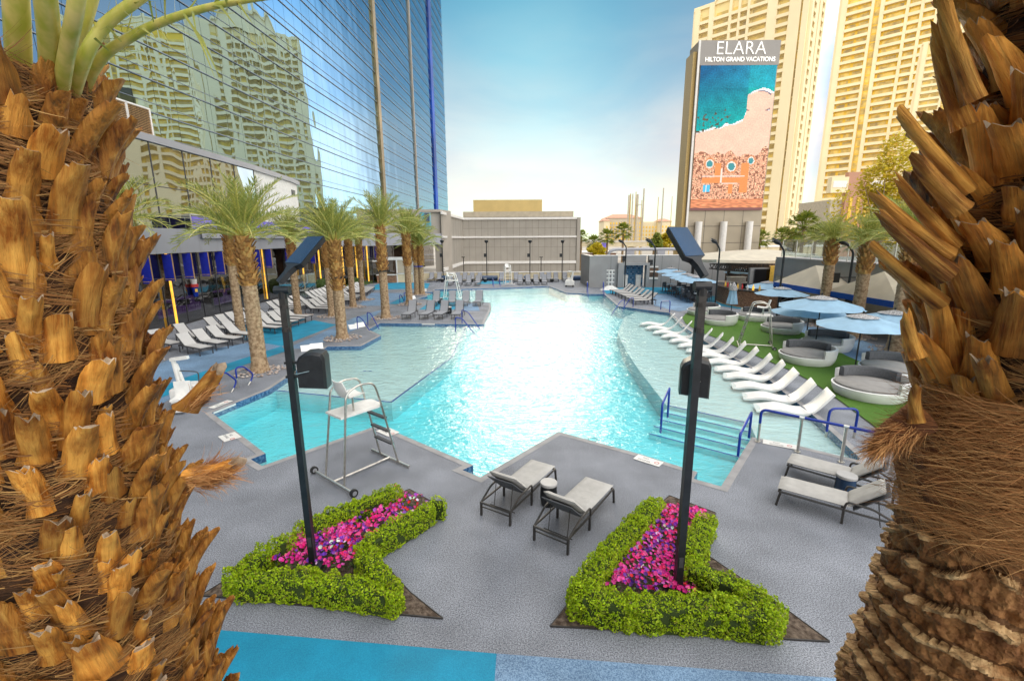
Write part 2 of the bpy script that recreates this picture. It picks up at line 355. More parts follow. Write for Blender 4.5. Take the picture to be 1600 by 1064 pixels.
struct(MB().add([(-2500, -800, -3.2), (2500, -800, -3.2), (2500, 4000, -3.2), (-2500, 4000, -3.2)], [(0, 1, 2, 3)]).build('ground', m_ground), 'sandy city ground far beyond the pool deck')
deck = fillpoly('deck', [(-60, -14), (34, -14), (34, 58.5), (-60, 58.5)], [POOL], 0, m_deck)
struct(deck, 'grey speckled aggregate pool deck')
cop_o = offset_poly(POOL, .16)
cop = fillpoly('pool_coping', cop_o, [POOL], .006, m_coping); struct(cop, 'pale smooth edge strip round the pool')
# pool shell: coloured waterline band, then plaster
b = MB(); n = len(POOL)
b.prism(POOL, -.2, .0055, 0, top=False, bottom=False)
b.prism(POOL, -.85, -.2, 1, top=False, bottom=False)
b.prism(offset_poly(POOL, .02), -.9, -.85, 1, bottom=False)
b.f = [f[::-1] if i < 2 * n else f for i, f in enumerate(b.f)]
struct(b.build('pool_basin', [m_tileb, m_plasterd]), 'turquoise plastered pool basin with a blue mosaic waterline')
def shelf(name, P, z, m, lab, edge=None):
    P = [(p.x, p.y) for p in P]
    s = MB(); s.prism(P, -.86, z, 0, bottom=False); o = struct(s.build(name, m), lab)
    if edge:
        e = MB()
        for i, j in edge:
            a, c = Vector(P[i]), Vector(P[j]); dn = (c - a).normalized(); nn = Vector((-dn.y, dn.x))
            cen = sum((Vector(q) for q in P), Vector((0, 0))) / len(P)
            if (cen - a).dot(nn) < 0: nn = -nn
            e.add([(*(a + nn * .0), z + .004), (*(c + nn * .0), z + .004), (*(c + nn * .07), z + .004), (*(a + nn * .07), z + .004)], [(0, 1, 2, 3)])
        struct(e.build(name + '_edge', m_blue), 'dark blue tile line along a submerged step edge')
    return o
zs = -.21
L1 = px([(424, 610), (612, 629), (707, 558.6), (728, 512), (735, 506), (594, 504), (574, 514), (596, 524), (565, 542), (511, 540), (440, 592)], zs)
shelf('shallow_shelf', L1, zs, m_shelf, 'pale shallow sun shelf on the left of the pool', [(0, 1), (1, 2), (2, 3)])
R1 = px([(1172, 662), (1041.7, 633.7), (998, 578), (978, 548), (965, 520), (975, 496), (1000, 485), (1046, 488), (1072, 509), (1105, 533), (1155, 561), (1198, 585), (1232, 614), (1280, 651), (1315, 684), (1346, 716), (1341, 722), (1236, 699), (1182, 686)], zs)
shelf('shallow_ledge', R1, zs, m_shelf, 'pale shallow ledge under the row of white in-pool loungers', [(0, 1)])
A0, A1 = G(1041.7, 633.7, zs), G(1172, 662, zs); dA = (A1 - A0).normalized(); nA = Vector((dA.y, -dA.x, 0)); nA = nA if nA.y < 0 else -nA
for k in range(1, 5):
    z = zs - .12 * k; q0 = A0 + nA * (.34 * (k - 1)) - dA * .0; q1 = A1 + nA * (.34 * (k - 1)) + dA * .45
    P = [q0, q1, q1 + nA * .36, q0 + nA * .36]
    shelf('pool_step', [Vector((p.x, p.y, z)) for p in P], z, m_plaster, 'submerged entry step, number %d below the ledge' % k, [(3, 2)])
# water body
mw_ = bpy.data.materials.new('pool_water'); mw_.use_nodes = True; t = mw_.node_tree; N = t.nodes; L = t.links; N.remove(N['Principled BSDF'])
tr = N.new('ShaderNodeBsdfTransparent'); tr.inputs[0].default_value = (.93, .99, .99, 1)
gl = N.new('ShaderNodeBsdfGlossy'); gl.inputs['Roughness'].default_value = .09
fr = N.new('ShaderNodeFresnel'); fr.inputs['IOR'].default_value = 1.7
tcn = N.new('ShaderNodeTexCoord'); hs_ = []
for scl, dist, st, dt in ((1.9, .052, (1, 1.7, 1), 3), (.35, .05, (1, 1.2, 1), 2), (5.5, .026, (1, 1.5, 1), 3)):
    mp_ = N.new('ShaderNodeMapping'); mp_.inputs['Scale'].default_value = st; L.new(tcn.outputs['Object'], mp_.inputs[0])
    nn = N.new('ShaderNodeTexNoise'); nn.inputs['Scale'].default_value = scl; nn.inputs['Detail'].default_value = dt; nn.inputs['Distortion'].default_value = .6; L.new(mp_.outputs[0], nn.inputs['Vector'])
    mm = N.new('ShaderNodeMath'); mm.operation = 'MULTIPLY'; mm.inputs[1].default_value = dist; L.new(nn.outputs[0], mm.inputs[0]); hs_.append(mm)
ad = N.new('ShaderNodeMath'); ad.operation = 'ADD'; L.new(hs_[0].outputs[0], ad.inputs[0]); L.new(hs_[1].outputs[0], ad.inputs[1])
ad2 = N.new('ShaderNodeMath'); ad2.operation = 'ADD'; L.new(ad.outputs[0], ad2.inputs[0]); L.new(hs_[2].outputs[0], ad2.inputs[1])
bp = N.new('ShaderNodeBump'); bp.inputs['Strength'].default_value = 1; bp.inputs['Distance'].default_value = 1; L.new(ad2.outputs[0], bp.inputs['Height'])
L.new(bp.outputs[0], gl.inputs['Normal']); L.new(bp.outputs[0], fr.inputs['Normal'])
geo = N.new('ShaderNodeNewGeometry'); inv = N.new('ShaderNodeMath'); inv.operation = 'SUBTRACT'; inv.inputs[0].default_value = 1; L.new(geo.outputs['Backfacing'], inv.inputs[1])
fm = N.new('ShaderNodeMath'); fm.operation = 'MULTIPLY'; L.new(fr.outputs[0], fm.inputs[0]); L.new(inv.outputs[0], fm.inputs[1])
ms = N.new('ShaderNodeMixShader'); L.new(fm.outputs[0], ms.inputs[0]); L.new(tr.outputs[0], ms.inputs[1]); L.new(gl.outputs[0], ms.inputs[2])
L.new(ms.outputs[0], N['Material Output'].inputs[0])
va = N.new('ShaderNodeVolumeAbsorption'); va.inputs['Color'].default_value = (.06, .93, .985, 1); va.inputs['Density'].default_value = .42; L.new(va.outputs[0], N['Material Output'].inputs['Volume'])
b = MB(); b.prism(offset_poly(POOL, .03), -1.3, -.07, 0)
struct(b.build('pool_water', mw_), 'rippling turquoise pool water reflecting the bright sky')
# deck colour fields (painted sheets, each a few mm above the last)
SHEETS = [0]
def sheet(name, L_, z, m, lab):
    SHEETS[0] += 1; z += .0006 * SHEETS[0]
    P = [Vector(p) if isinstance(p, Vector) else G(*p) for p in L_]
    return struct(fillpoly(name, [(p.x, p.y) for p in P], [], z, m), lab)
v0 = G(322, 978); v1 = G(776, 1021); v2 = G(1320, 1056); dv = (v2 - v0).normalized()
q = v0 - dv * 6; r_ = v2 + dv * 5; dn = Vector((dv.y, -dv.x, 0))
sheet('cyan_path', [q, v1, v1 + (G(773, 1063) - v1).normalized() * 5, q + dn * 5], .004, m_cyan, 'bright cyan deck band in front of the planting beds')
sheet('light_blue_path', [v1, r_, r_ + dn * 5, v1 + (G(773, 1063) - v1).normalized() * 5], .0045, m_deckblue, 'light blue speckled deck band beside the cyan band')
sheet('light_blue_walk', [(180, 640), (228, 578), (262, 563), (330, 546), (412, 531), (445, 541), (380, 565), (305, 598), (240, 640)], .004, m_deckblue, 'light blue walkway behind the pool lift')
sheet('cyan_stripe', [(225, 632), (308, 600), (380, 571), (447, 549), (440, 541), (375, 562), (290, 590), (215, 618)], .008, m_cyan, 'narrow cyan deck stripe left of the near pool corner')
sheet('cyan_field', [(380, 530.5), (440, 541), (526, 507.5), (490, 500.5)], .004, m_cyan, 'wide cyan field between palms and the left pool edge')
sheet('cyan_field', [(366, 515), (402, 498), (478, 499), (414, 523.5), (376, 528)], .004, m_cyan, 'cyan field under the left loungers')
sheet('light_blue_field', [(530, 508), (552, 497), (600, 483), (560, 513), (514, 533), (470, 545), (447, 545)], .004, m_deckblue, 'light blue field beside the raised palm corner')
sheet('light_blue_field', [(560, 478), (580, 458), (634, 458), (606, 478)], .004, m_deckblue, 'light blue field by the second palm island')
sheet('cyan_field', [(585, 446), (600, 441), (672, 443), (668, 451), (583, 453)], .004, m_cyan, 'cyan field in front of the kiosk')
sheet('cyan_field', [(558, 437), (585, 430), (640, 435), (640, 438), (590, 438.5)], .004, m_cyan, 'far thin cyan deck band at the kiosk')
sheet('cyan_patch', [(608, 475), (632, 463), (641, 463), (626, 476)], .008, m_cyan, 'small cyan wedge beside the second palm')
sheet('cyan_patch', [(655, 484), (672, 472), (712, 472), (712, 484)], .004, m_cyan, 'cyan patch between the island loungers')
sheet('light_blue_patch', [(715, 486), (715, 474), (745, 474), (750, 486)], .004, m_deckblue, 'light blue patch at the end of the island')
sheet('cyan_patch', [(745, 444), (752, 439.5), (800, 439.5), (790, 444)], .004, m_cyan, 'cyan strip in front of the far lifeguard stand')
sheet('cyan_field', [(948, 459.5), (940, 450), (1064, 449), (1064, 459.5)], .004, m_cyan, 'cyan band along the grey wall')
sheet('light_blue_field', [(1022, 478), (1020, 460.5), (1068, 460.5), (1095, 480), (1060, 487)], .004, m_deckblue, 'light blue field before the dining tables')
sheet('cyan_field', [(1098, 474), (1092, 463), (1120, 463), (1178, 480), (1176, 486)], .004, m_cyan, 'cyan band along the foot of the stone bar')
sheet('light_blue_field', [(1225, 505), (1262, 500), (1400, 552), (1470, 640), (1378, 582), (1323, 557), (1255, 521)], .004, m_deckblue, 'light blue field behind the daybeds')
sheet('turf', [(1072, 490), (1066, 497), (1071, 506), (1092, 519), (1126, 531), (1158, 546), (1189, 560), (1236, 580), (1273, 600), (1315, 629), (1378, 676), (1420, 712), (1560, 712), (1500, 660), (1400, 590), (1323, 557), (1255, 521), (1190, 497), (1140, 490), (1095, 486)], .020, m_turf, 'green artificial turf curving under the daybeds')
struct(fillpoly('soil_bed', BED_L, [], .016, m_soil), 'dark mulch bed under the left hedge')
struct(fillpoly('soil_bed', BED_R, [], .016, m_soil), 'dark mulch bed under the right hedge')
for P in (BED_L, BED_R):
    b = MB()
    for i in range(len(P)): b.beam((*P[i], .01), (*P[(i + 1) % len(P)], .008), .012, .03)
    struct(b.build('bed_edging', m_bronze), 'thin metal edging round a planting bed')

# pool edge markers
def marker(pxy, ang, lab, L_=.62, W=.28):
    p = G(*pxy); t_ = thing('depth_marker', lab, 'pool marker', (p.x, p.y, .01), ang, 'white deck markers at the pool edge')
    MB().box((0, 0, .003), (L_, W, .006)).build('plate', m_marker, t_)
    for s, yy, sz in (('NO', .045, .09), ('DIVING', -.07, .09)):
        o = text_mesh(s, sz, .0006, m_ink, t_); o.location = (-.08, yy - .02, .0075)
    MB().lathe([(.055, 0), (.055, .002), (.04, .002), (.04, 0)], 18, 0, (.2, 0, .0065)).build('symbol_ring', m_red, t_)
def ang2(a, b_): p, q = G(*a), G(*b_); return atan2(q.y - p.y, q.x - p.x)
marker((1013, 720), ang2((1000, 709.6), (1090, 737.5)), 'white no-diving marker on the deck edge right of the two centre loungers')
marker((1219, 695), ang2((1175, 683), (1241, 695)), 'white no-diving marker at the blue railing by the right loungers', .75)
marker((359, 683), ang2((331, 645), (415, 708.7)), 'white no-diving marker on the lower left pool edge', .5, .4)
marker((345, 632), ang2((331, 645), (420, 609)), 'white no-diving marker next to the pool lift', .7, .24)
marker((606, 675), ang2((592, 664), (739, 727)), 'white no-diving marker behind the near lifeguard chair', .55, .36)
def wallmark(a, c, f, lab):
    p, q_ = G(*a), G(*c); d = (q_ - p).normalized(); m_ = p + (q_ - p) * f; t_ = thing('waterline_marker', lab, 'pool marker', (m_.x, m_.y, 0), atan2(d.y, d.x), 'pale tiles set in the waterline')
    MB().box((0, -.008, -.03), (.8, .014, .055)).build('tile', m_marker, t_)
wallmark((331, 645), (420, 608.7), .2, 'pale depth tile in the blue waterline band near the pool lift')
wallmark((594, 505), (756, 507), .47, 'pale depth tile in the waterline below the island loungers')

# small tile crosses and a drain on the shelf floors
for (x, y), lab in (((574, 580), 'small blue tile mark on the shelf floor nearer the lamp'), ((672, 543), 'small blue tile mark on the shelf floor near the island')):
    p = G(x, y, zs); o = MB().box((0, 0, .006), (.34, .08, .008)).build('floor_tile_mark', m_blue); o.location = (p.x, p.y, zs); MB().box((0, 0, .009), (.10, .05, .008)).build('tile_centre', m_marker, o); tag(o, lab, 'pool marker')
p = G(926, 687); o = MB().lathe([(.12, 0), (.12, .004), (.105, .004), (.105, 0)], 24, 0, (0, 0, .002)).build('deck_drain', m_bronze); o.location = (p.x, p.y, .004); tag(o, 'round skimmer lid set in the deck behind the centre chaises', 'skimmer lid')
# ---------------------------------------------------------------- buildings
FAC = [(-17.5, -8), (-18.8, 10), (-19.8, 20), (-20.1, 28), (-20.6, 36), (-20.6, 43), (-18.8, 50), (-14.5, 57.4), (-9.3, 62)]
FV = [Vector((x, y, 0)) for x, y in FAC]
def along(s, off=0.):
    """point at arc length s on the storefront line, off metres towards the pool; and its heading"""
    for i in range(len(FV) - 1):
        d = FV[i + 1] - FV[i]; l = d.length
        if s <= l or i == len(FV) - 2:
            d = d / l; return FV[i] + d * s + Vector((d.y, -d.x, 0)) * off, atan2(d.y, d.x)
        s -= l
FLEN = sum((FV[i + 1] - FV[i]).length for i in range(len(FV) - 1))
def s_of_y(y):
    s = 0
    for i in range(len(FV) - 1):
        if FV[i + 1].y >= y: return s + (y - FV[i].y) / (FV[i + 1].y - FV[i].y) * (FV[i + 1] - FV[i]).length
        s += (FV[i + 1] - FV[i]).length
    return s
def ribbon(b, o0, z0, o1, z1, s0=0, s1=None, step=2.0, m=0, gap=0.):
    s1 = FLEN if s1 is None else s1; s = s0
    while s < s1 - .01:
        e = min(s + step, s1); a, _ = along(s + gap, o0); c, _ = along(e - gap, o0); a2, _ = along(s + gap, o1); c2, _ = along(e - gap, o1)
        b.add([(a.x, a.y, z0), (c.x, c.y, z0), (c2.x, c2.y, z1), (a2.x, a2.y, z1)], [(3, 2, 1, 0)], m); s = e
    return b
pod = thing('podium_building', 'low podium with grey fascia, dark glass front and blue banners beside the left loungers', 'building', (-20, 20, 0))
pod.location = (0, 0, 0)
b = MB(); ribbon(b, .45, 4.3, .45, 5.7, gap=.012); ribbon(b, .43, 4.3, -8, 4.3, m=0); b.build('fascia', m_fascia, pod)
b = MB(); ribbon(b, .42, 4.32, .42, 5.68); ribbon(b, .42, 5.69, -9, 5.69); b.build('roof', m_greywall, pod)
b = MB(); ribbon(b, .62, 5.15, .62, 5.72, s_of_y(30), s_of_y(50)); ribbon(b, .62, 5.72, .3, 5.72, s_of_y(30), s_of_y(50)); ribbon(b, .3, 5.15, .62, 5.15, s_of_y(30), s_of_y(50)); b.build('fascia_step', m_fascia, pod)
b = MB(); ribbon(b, -7, 0, -7, 4.3); b.build('interior_wall', m_darkred, pod)
b = MB(); ribbon(b, 0.1, .012, -7, .012); b.build('interior_floor', m_dark, pod)
m_store = glassy('storefront_glass', (.34, .32, .30), (.75, .75, .75), base=.12, power=2.2, bump=.02, bscale=.5)
sF = s_of_y(14); k = 0
while sF < s_of_y(56):
    nx = sF + 1.8
    if not (s_of_y(39.5) < sF < s_of_y(42)):
        b = MB(); ribbon(b, 0, .02, 0, 4.3, sF + .02, nx - .02, 4); w_ = b.build('window', m_store, pod)
        p, a = along(sF, .0); c = MB(); c.box((p.x, p.y, 2.15), (.05, .06, 4.3), a); c.box((p.x + .9 * cos(a), p.y + .9 * sin(a), 2.9), (1.8, .05, .05), a); c.build('mullion', m_frame, w_)
    sF = nx
b = MB()
for y0, y1 in ((14, 57),):
    ribbon(b, 0.02, 0.02, 0.02, .10, s_of_y(y0), s_of_y(y1))
b.build('sill', m_frame, pod)
# interior columns, counter and seats seen through the glass
for y in (22.5, 27.5, 33.5, 45):
    p, a = along(s_of_y(y), -1.7); MB().tube([(p.x, p.y, 0), (p.x, p.y, 4.3)], .42, 16).build('column', m_greywall, pod, True)
for y0 in range(28, 40, 2):
    p, a = along(s_of_y(y0), -3); MB().box((p.x, p.y, .55), (1.9, .3, 1.1), a).build('purple_booth', m_purple, pod)
    MB().box((p.x + .6, p.y, .85), (.7, .45, .35), a).build('booth_table', m_dark, pod)
for y, off, z0, wd in ((24.2, -1.2, 1.5, .22), (26.8, .32, 0, .2), (38.6, .1, 0.2, .16), (43.4, .25, .3, .22), (44.6, .3, .3, .2), (47, .3, .3, .22), (48.6, .3, .3, .22), (50.6, .3, .3, .2), (52.2, .3, .3, .2), (53.6, .3, .3, .2), (55.6, .3, .3, .2)):
    p, a = along(s_of_y(y), off); MB().box((p.x, p.y, (z0 + 4.3) / 2), (wd * .55, wd * .4, 4.3 - z0), a).build('lit_column', m_lit, pod)
for i, y in enumerate([18 + 1.75 * k for k in range(22)]):
    if 40 < y < 41.5: continue
    p, a = along(s_of_y(y), .38); d = Vector((cos(a), sin(a), 0)); nrm = Vector((d.y, -d.x, 0))
    f = MB(); f.beam(p + Vector((0, 0, 3.5)) - nrm * .26, p + Vector((0, 0, 3.5)) + nrm * .26, .025, 1.5); bn = f.build('banner', m_banner, pod)
    e = MB(); e.beam(p + nrm * .28 + Vector((0, 0, 2.72)), p + nrm * .28 + Vector((0, 0, 4.28)), .04, .04); e.beam(p - nrm * .3 + Vector((0, 0, 2.85)), p + nrm * .3 + Vector((0, 0, 2.85)), .03, .04); e.build('banner_rod', m_wood, bn)
# hanging drink sign behind the glass
p, a = along(s_of_y(29.2), .15); sg = thing('drink_sign', 'small colourful cup shaped sign on the dark storefront glass', 'sign', (p.x, p.y, 2.05), a - pi / 2 + .9)
MB().tube([(0, 0, -.5), (0, 0, .1)], [.13, .2], 14).build('cup', m_blue, sg, True); MB().box((0, -.17, -.1), (.13, .1, .2)).build('cup_label', m_yel, sg)
MB().cyl((0, 0, .1), .22, .18, 14).build('cup_band', m_red, sg); MB().cyl((0, 0, .28), .15, .3, 14, r2=.2).build('cup_top', m_marker, sg)
# upper storey with mirror glass below a white ledge, white end panel
m_mir = glassy('mirror_glass', (.12, .14, .15), (.55, .64, .70), base=.62, power=2, rough=.01, bump=.10, bscale=.16, stretch=(1, 1, .5))
UPR = [(-20.5, -6), (-21.6, 14), (-22, 27), (-22.2, 42), (-22.9, 50), (-24.2, 57), (-28, 58.5)]
up = thing('upper_storey', 'upper podium storey of wavy mirror glass under a white ledge, white panel at its end', 'building')
def up_seg(name, p, q_, z0, z1, m, parent, off=0.):
    p, q_ = Vector(p), Vector(q_); d = (q_ - p).normalized(); nn = Vector((d.y, -d.x)) * off
    return MB().add([(*(p + nn), z0), (*(q_ + nn), z0), (*(q_ + nn), z1), (*(p + nn), z1)], [(3, 2, 1, 0)]).build(name, m, parent)
for i in range(3):
    for j in range(5):
        P0, P1 = Vector(UPR[i]), Vector(UPR[i + 1]); a = P0.lerp(P1, j / 5); c = P0.lerp(P1, (j + 1) / 5)
        wv = up_seg('window', a, c, 5.7, 8.3, m_mir, up); up_seg('window', a, c, 8.34, 10.9, m_mir, up)
        e = MB(); e.box((c.x, c.y, 8.3), (.06, .06, 5.2)); e.beam((a.x, a.y, 8.32), (c.x, c.y, 8.32), .05, .05); e.build('mullion', m_frame, wv)
for i in range(3, 6): up_seg('white_panel', UPR[i], UPR[i + 1], 5.7, 10.9, m_whitepaint, up)
b = MB()
for i in range(6):
    a, c = Vector(UPR[i]), Vector(UPR[i + 1]); b.beam((*a, 11.1), (*c, 11.1), .35, .42)
b.build('ledge', m_fascia, up)
p0 = Vector(UPR[4]).lerp(Vector(UPR[5]), .15); b = MB(); b.box((p0.x + .06, p0.y, 9.9), (.1, .9, .5), .12); b.build('vent_grille', m_frame, up)
b = MB()
for i in range(6):
    a, c = Vector(UPR[i]), Vector(UPR[i + 1]); b.add([(*a, 11.3), (*c, 11.3), (c.x - 8, c.y + 1, 11.3), (a.x - 8, a.y + 1, 11.3)], [(0, 1, 2, 3)])
b.build('roof', m_greywall, up)
# balustrade with violet panels on the podium roof
t_ = thing('roof_balustrade', 'violet glazed balustrade on the podium roof behind the palms', 'railing'); s0, s1 = s_of_y(31), s_of_y(52)
m_violet = mat('violet_panel', (.20, .16, .62), rough=.2, var=.25, scale=.6)
s = s0
while s < s1:
    b = MB(); ribbon(b, -.5, 5.72, -.5, 6.55, s + .04, s + 1.46, 3); b.build('panel', m_violet, t_)
    p, a = along(s, -.5); MB().box((p.x, p.y, 6.2), (.05, .05, 1.0)).build('post', m_steel, t_); s += 1.5
b = MB(); p0, _ = along(s0, -.5); s = s0
while s < s1:
    p1, _ = along(min(s + 1.5, s1), -.5); b.beam((p0.x, p0.y, 6.68), (p1.x, p1.y, 6.68), .06, .04); p0 = p1; s += 1.5
b.build('rail', m_trim, t_)

# glass hotel tower
TW = radians(3.9); D = 27.0; td = Vector((sin(TW), cos(TW), 0)); tn = Vector((cos(TW), -sin(TW), 0)); T0 = -tn * D
a_end = 134.0; a_beg = -60.0; TZ = 150.0; FH = 2.16
m_curt = glassy('curtain_glass', (.25, .42, .50), (.37, .56, .71), base=.84, rough=.01, bump=.050, bscale=.22, power=1.5, stretch=(1, 1, .45))
tw = thing('glass_tower', 'tall mirror glass hotel tower reflecting the balcony towers, with gold and blue vertical strips', 'skyscraper')
b = MB(); nx = int((a_end - a_beg) / 1.9); rnd = random.Random(3)
z0 = 5.0; nf = int((TZ - z0) / FH)
for i in range(nx):
    a0 = a_beg + (a_end - a_beg) * i / nx; a1 = a_beg + (a_end - a_beg) * (i + 1) / nx
    for j in range(nf):
        q0 = z0 + j * FH; q1 = q0 + FH; tl = rnd.gauss(0, .0008); t2 = rnd.gauss(0, .0008); w_ = a1 - a0
        P = []
        for (aa, zz) in ((a0 + .015, q0 + .015), (a1 - .015, q0 + .015), (a1 - .015, q1 - .015), (a0 + .015, q1 - .015)):
            o_ = (aa - (a0 + a1) / 2) * tl + (zz - (q0 + q1) / 2) * (t2 - .030); P.append(T0 + td * aa + tn * o_ + Vector((0, 0, zz)))
        b.add(P, [(3, 2, 1, 0)])
b.build('curtain_wall', m_curt, tw)
b = MB(); z = z0
for j in range(nf + 1):
    for dz, th in ((0, .055), (.62, .03)):
        p = T0 + td * a_beg + Vector((0, 0, z0 + j * FH + dz)); b.beam(p + tn * .02, p + td * (a_end - a_beg) + tn * .02, .07, th)
m_line = mat('spandrel_line', (.26, .30, .36), rough=.4, var=.2, scale=.3)
b.build('floor_line', m_line, tw)
b = MB(); p0 = T0 - tn * .15 + td * a_beg; p1 = T0 - tn * .15 + td * a_end; q0 = p0 - tn * 30; q1 = p1 - tn * 30
b.prism([(p.x, p.y) for p in (p0, p1, q1, q0)], 4.9, TZ); b.build('core_wall', m_dark, tw)
m_gold = mat('gold_strip', (.26, .18, .08), rough=.35, metal=.5, var=.3, scale=.25); m_bstrip = mat('blue_strip', (.004, .07, .42), rough=.6, var=.4, scale=.1)
for aa, wd, m_ in ((79.8, 1.2, m_gold), (101.2, .4, m_taupe), (119.0, 2.4, m_bstrip)):
    p = T0 + td * aa + tn * .15; MB().box((p.x, p.y, TZ / 2 + 2.5), (wd, .3, TZ - 5), pi / 2 - TW).build('vertical_strip', m_, tw)
lv = thing('louvre_panel', 'beige louvred vent panels on the glass tower above the near left palm', 'vent')
for k in range(4):
    aa = 25.0 + k * 1.85; p = T0 + td * (aa + .9) + tn * .12; rz = pi / 2 - TW
    fr_ = MB()
    for sx in (-.9, .9): q_ = p + td * sx; fr_.box((q_.x, q_.y, 12.9), (.1, .1, 1.7), rz)
    for zz in (12.05, 13.75): fr_.box((p.x, p.y, zz), (1.9, .1, .1), rz)
    fo = fr_.build('frame', m_trim, lv); s_ = MB()
    for j in range(15): s_.box((p.x, p.y, 12.15 + j * .107), (1.72, .05, .05), rz, rx=.6)
    s_.build('slats', m_wood, fo); q_ = p - tn * .06; MB().box((q_.x, q_.y, 12.9), (1.75, .02, 1.66), rz).build('backing', m_dark, fo)

# beige end block of the podium, with mural and windows
eb = thing('beige_end_block', 'beige block at the far podium end with a teal mural and lit windows', 'building')
c0 = AT(560, 373, 60); c1 = AT(689, 373, 62)
b = MB(); b.add([(c0.x, c0.y, 4.3), (c1.x, c1.y, 4.3), (c1.x, c1.y, 8.75), (c0.x, c0.y, 8.75)], [(0, 1, 2, 3)]); b.add([(c1.x, c1.y, 0), (c1.x + .9, 66, 0), (c1.x + .9, 66, 8.75), (c1.x, c1.y, 8.75)], [(0, 1, 2, 3)])
b.add([(c0.x, c0.y, 8.75), (c1.x, c1.y, 8.75), (c1.x + .9, 66, 8.75), (c0.x, 66, 8.75)], [(0, 1, 2, 3)])
b.box((c1.x - .3, c1.y + .1, 2.15), (1.0, .5, 4.3)); b.build('wall', m_taupe, eb)
for x0, x1, y0, y1, m_ in ((610, 634, 352, 367, m_dark), (575, 600, 350, 367, m_lit), (664, 672, 333, 348, m_panel)):
    p = AT(x0, y0, 61.6); q_ = AT(x1, y1, 61.6); MB().add([(p.x, 61.2, q_.z), (q_.x, 61.3, q_.z), (q_.x, 61.3, p.z), (p.x, 61.2, p.z)], [(0, 1, 2, 3)]).build('window', m_, eb)
p = AT(661, 383, 60.9); q_ = AT(677, 416, 60.9)
w_ = MB().add([(p.x, 60.6, q_.z), (q_.x, 61.6, q_.z), (q_.x, 61.6, p.z), (p.x, 60.6, p.z)], [(0, 1, 2, 3)]).build('window', m_store, eb)
b = MB()
for f in (.45, .72): b.beam((p.x, 60.58, p.z + (q_.z - p.z) * f), (q_.x, 61.58, p.z + (q_.z - p.z) * f), .05, .06)
b.build('mullion', m_fascia, w_)
m_mural = mat('teal_mural', (.05, .35, .45), rough=.6, scale=.9, col2=(.7, .75, .72), detail=1)
p = AT(655, 332, 61.0); q_ = AT(673, 358, 61.0); MB().add([(p.x, 61.3, q_.z), (q_.x, 61.6, q_.z), (q_.x, 61.6, p.z), (p.x, 61.3, p.z)], [(0, 1, 2, 3)]).build('mural', m_mural, eb)

# taupe panelled hall behind the far pool wall
hl = thing('panelled_hall', 'taupe panelled windowless hall with three white trim bands behind the far pool wall', 'building')
X0, X1, YF = -8.2, 11.6, 80.0
m_pan = mat('hall_panel', (.37, .34, .295), rough=.6, var=.05, scale=.6, objrand=0)
b = MB(); b.box(((X0 + X1) / 2, YF + 8, 2.6), (X1 - X0, 16, 11.6), 0); b.add([(-9.1, 61.5, -3), (X0, YF, -3), (X0, YF, 8.4), (-9.1, 61.5, 8.4)], [(0, 1, 2, 3)]); b.add([(-9.1, 61.5, 8.4), (X0, YF, 8.4), (-14, YF, 8.4), (-14, 61.5, 8.4)], [(0, 1, 2, 3)])
b.build('core_wall', mat('hall_joint', (.20, .185, .16), rough=.8), hl)
b = MB(); nw = 18
for i in range(nw):
    for (za, zb) in ((-3, .9), (1.2, 3.6), (3.62, 5.15), (5.4, 6.7), (6.72, 8.25)):
        xa = X0 + (X1 - .6 - X0) * i / nw + .02; xb = X0 + (X1 - .6 - X0) * (i + 1) / nw - .02; b.add([(xa, YF - .05, za), (xb, YF - .05, za), (xb, YF - .05, zb - .02), (xa, YF - .05, zb - .02)], [(0, 1, 2, 3)])
for i in range(8):
    for (za, zb) in ((-3, .9), (1.2, 5.15), (5.4, 8.25)):
        f0, f1 = i / 8 + .003, (i + 1) / 8 - .003; A_, B_ = Vector((-9.07, 61.5)), Vector((X0 + .03, YF)); p, q_ = A_.lerp(B_, f0), A_.lerp(B_, f1); b.add([(*p, za), (*q_, za), (*q_, zb), (*p, zb)], [(0, 1, 2, 3)])
b.box((X1 - .25, YF - .1, 2.6), (.6, .3, 11.6)); b.build('wall_panels', m_pan, hl)
for z, h_ in ((8.3, .35), (5.27, .26), (1.05, .42)):
    b = MB(); b.box(((X0 + X1 - .6) / 2, YF - .15, z), (X1 - X0 - .6, .3, h_)); b.beam((-8.95, 61.5, z), (X0 + .1, YF, z), .25, h_); b.build('trim_band', m_trim, hl)
MB().box((1.2, YF + 3, 9.0), (18.6, 5, .9)).build('parapet', m_tan, hl); m_sunwall = mat('penthouse_sun_gold', (.62, .47, .20), rough=.9, var=.06, scale=.5)  # golden sun glow put into the penthouse wall colour
b = MB(); b.box((-.6, YF + 9, 10.4), (12.2, 8, 2.6)); b.build('penthouse', m_sunwall, hl)
# low pool wall
bw = thing('low_pool_wall', 'low cream wall with dark coping behind the far loungers', 'wall')
xa, xb = AT(634, 430, 57.7).x, AT(922, 430, 57.7).x
MB().box(((xa + xb) / 2, 57.8, .45), (xb - xa, .3, .9)).build('wall', m_cream, bw); MB().box(((xa + xb) / 2, 57.8, .94), (xb - xa + .1, .42, .08)).build('coping', m_trim, bw)
MB().box((-23, 58.6, 1.0), (14, .4, 2.0)).build('ramp_wall', m_greywall, bw)

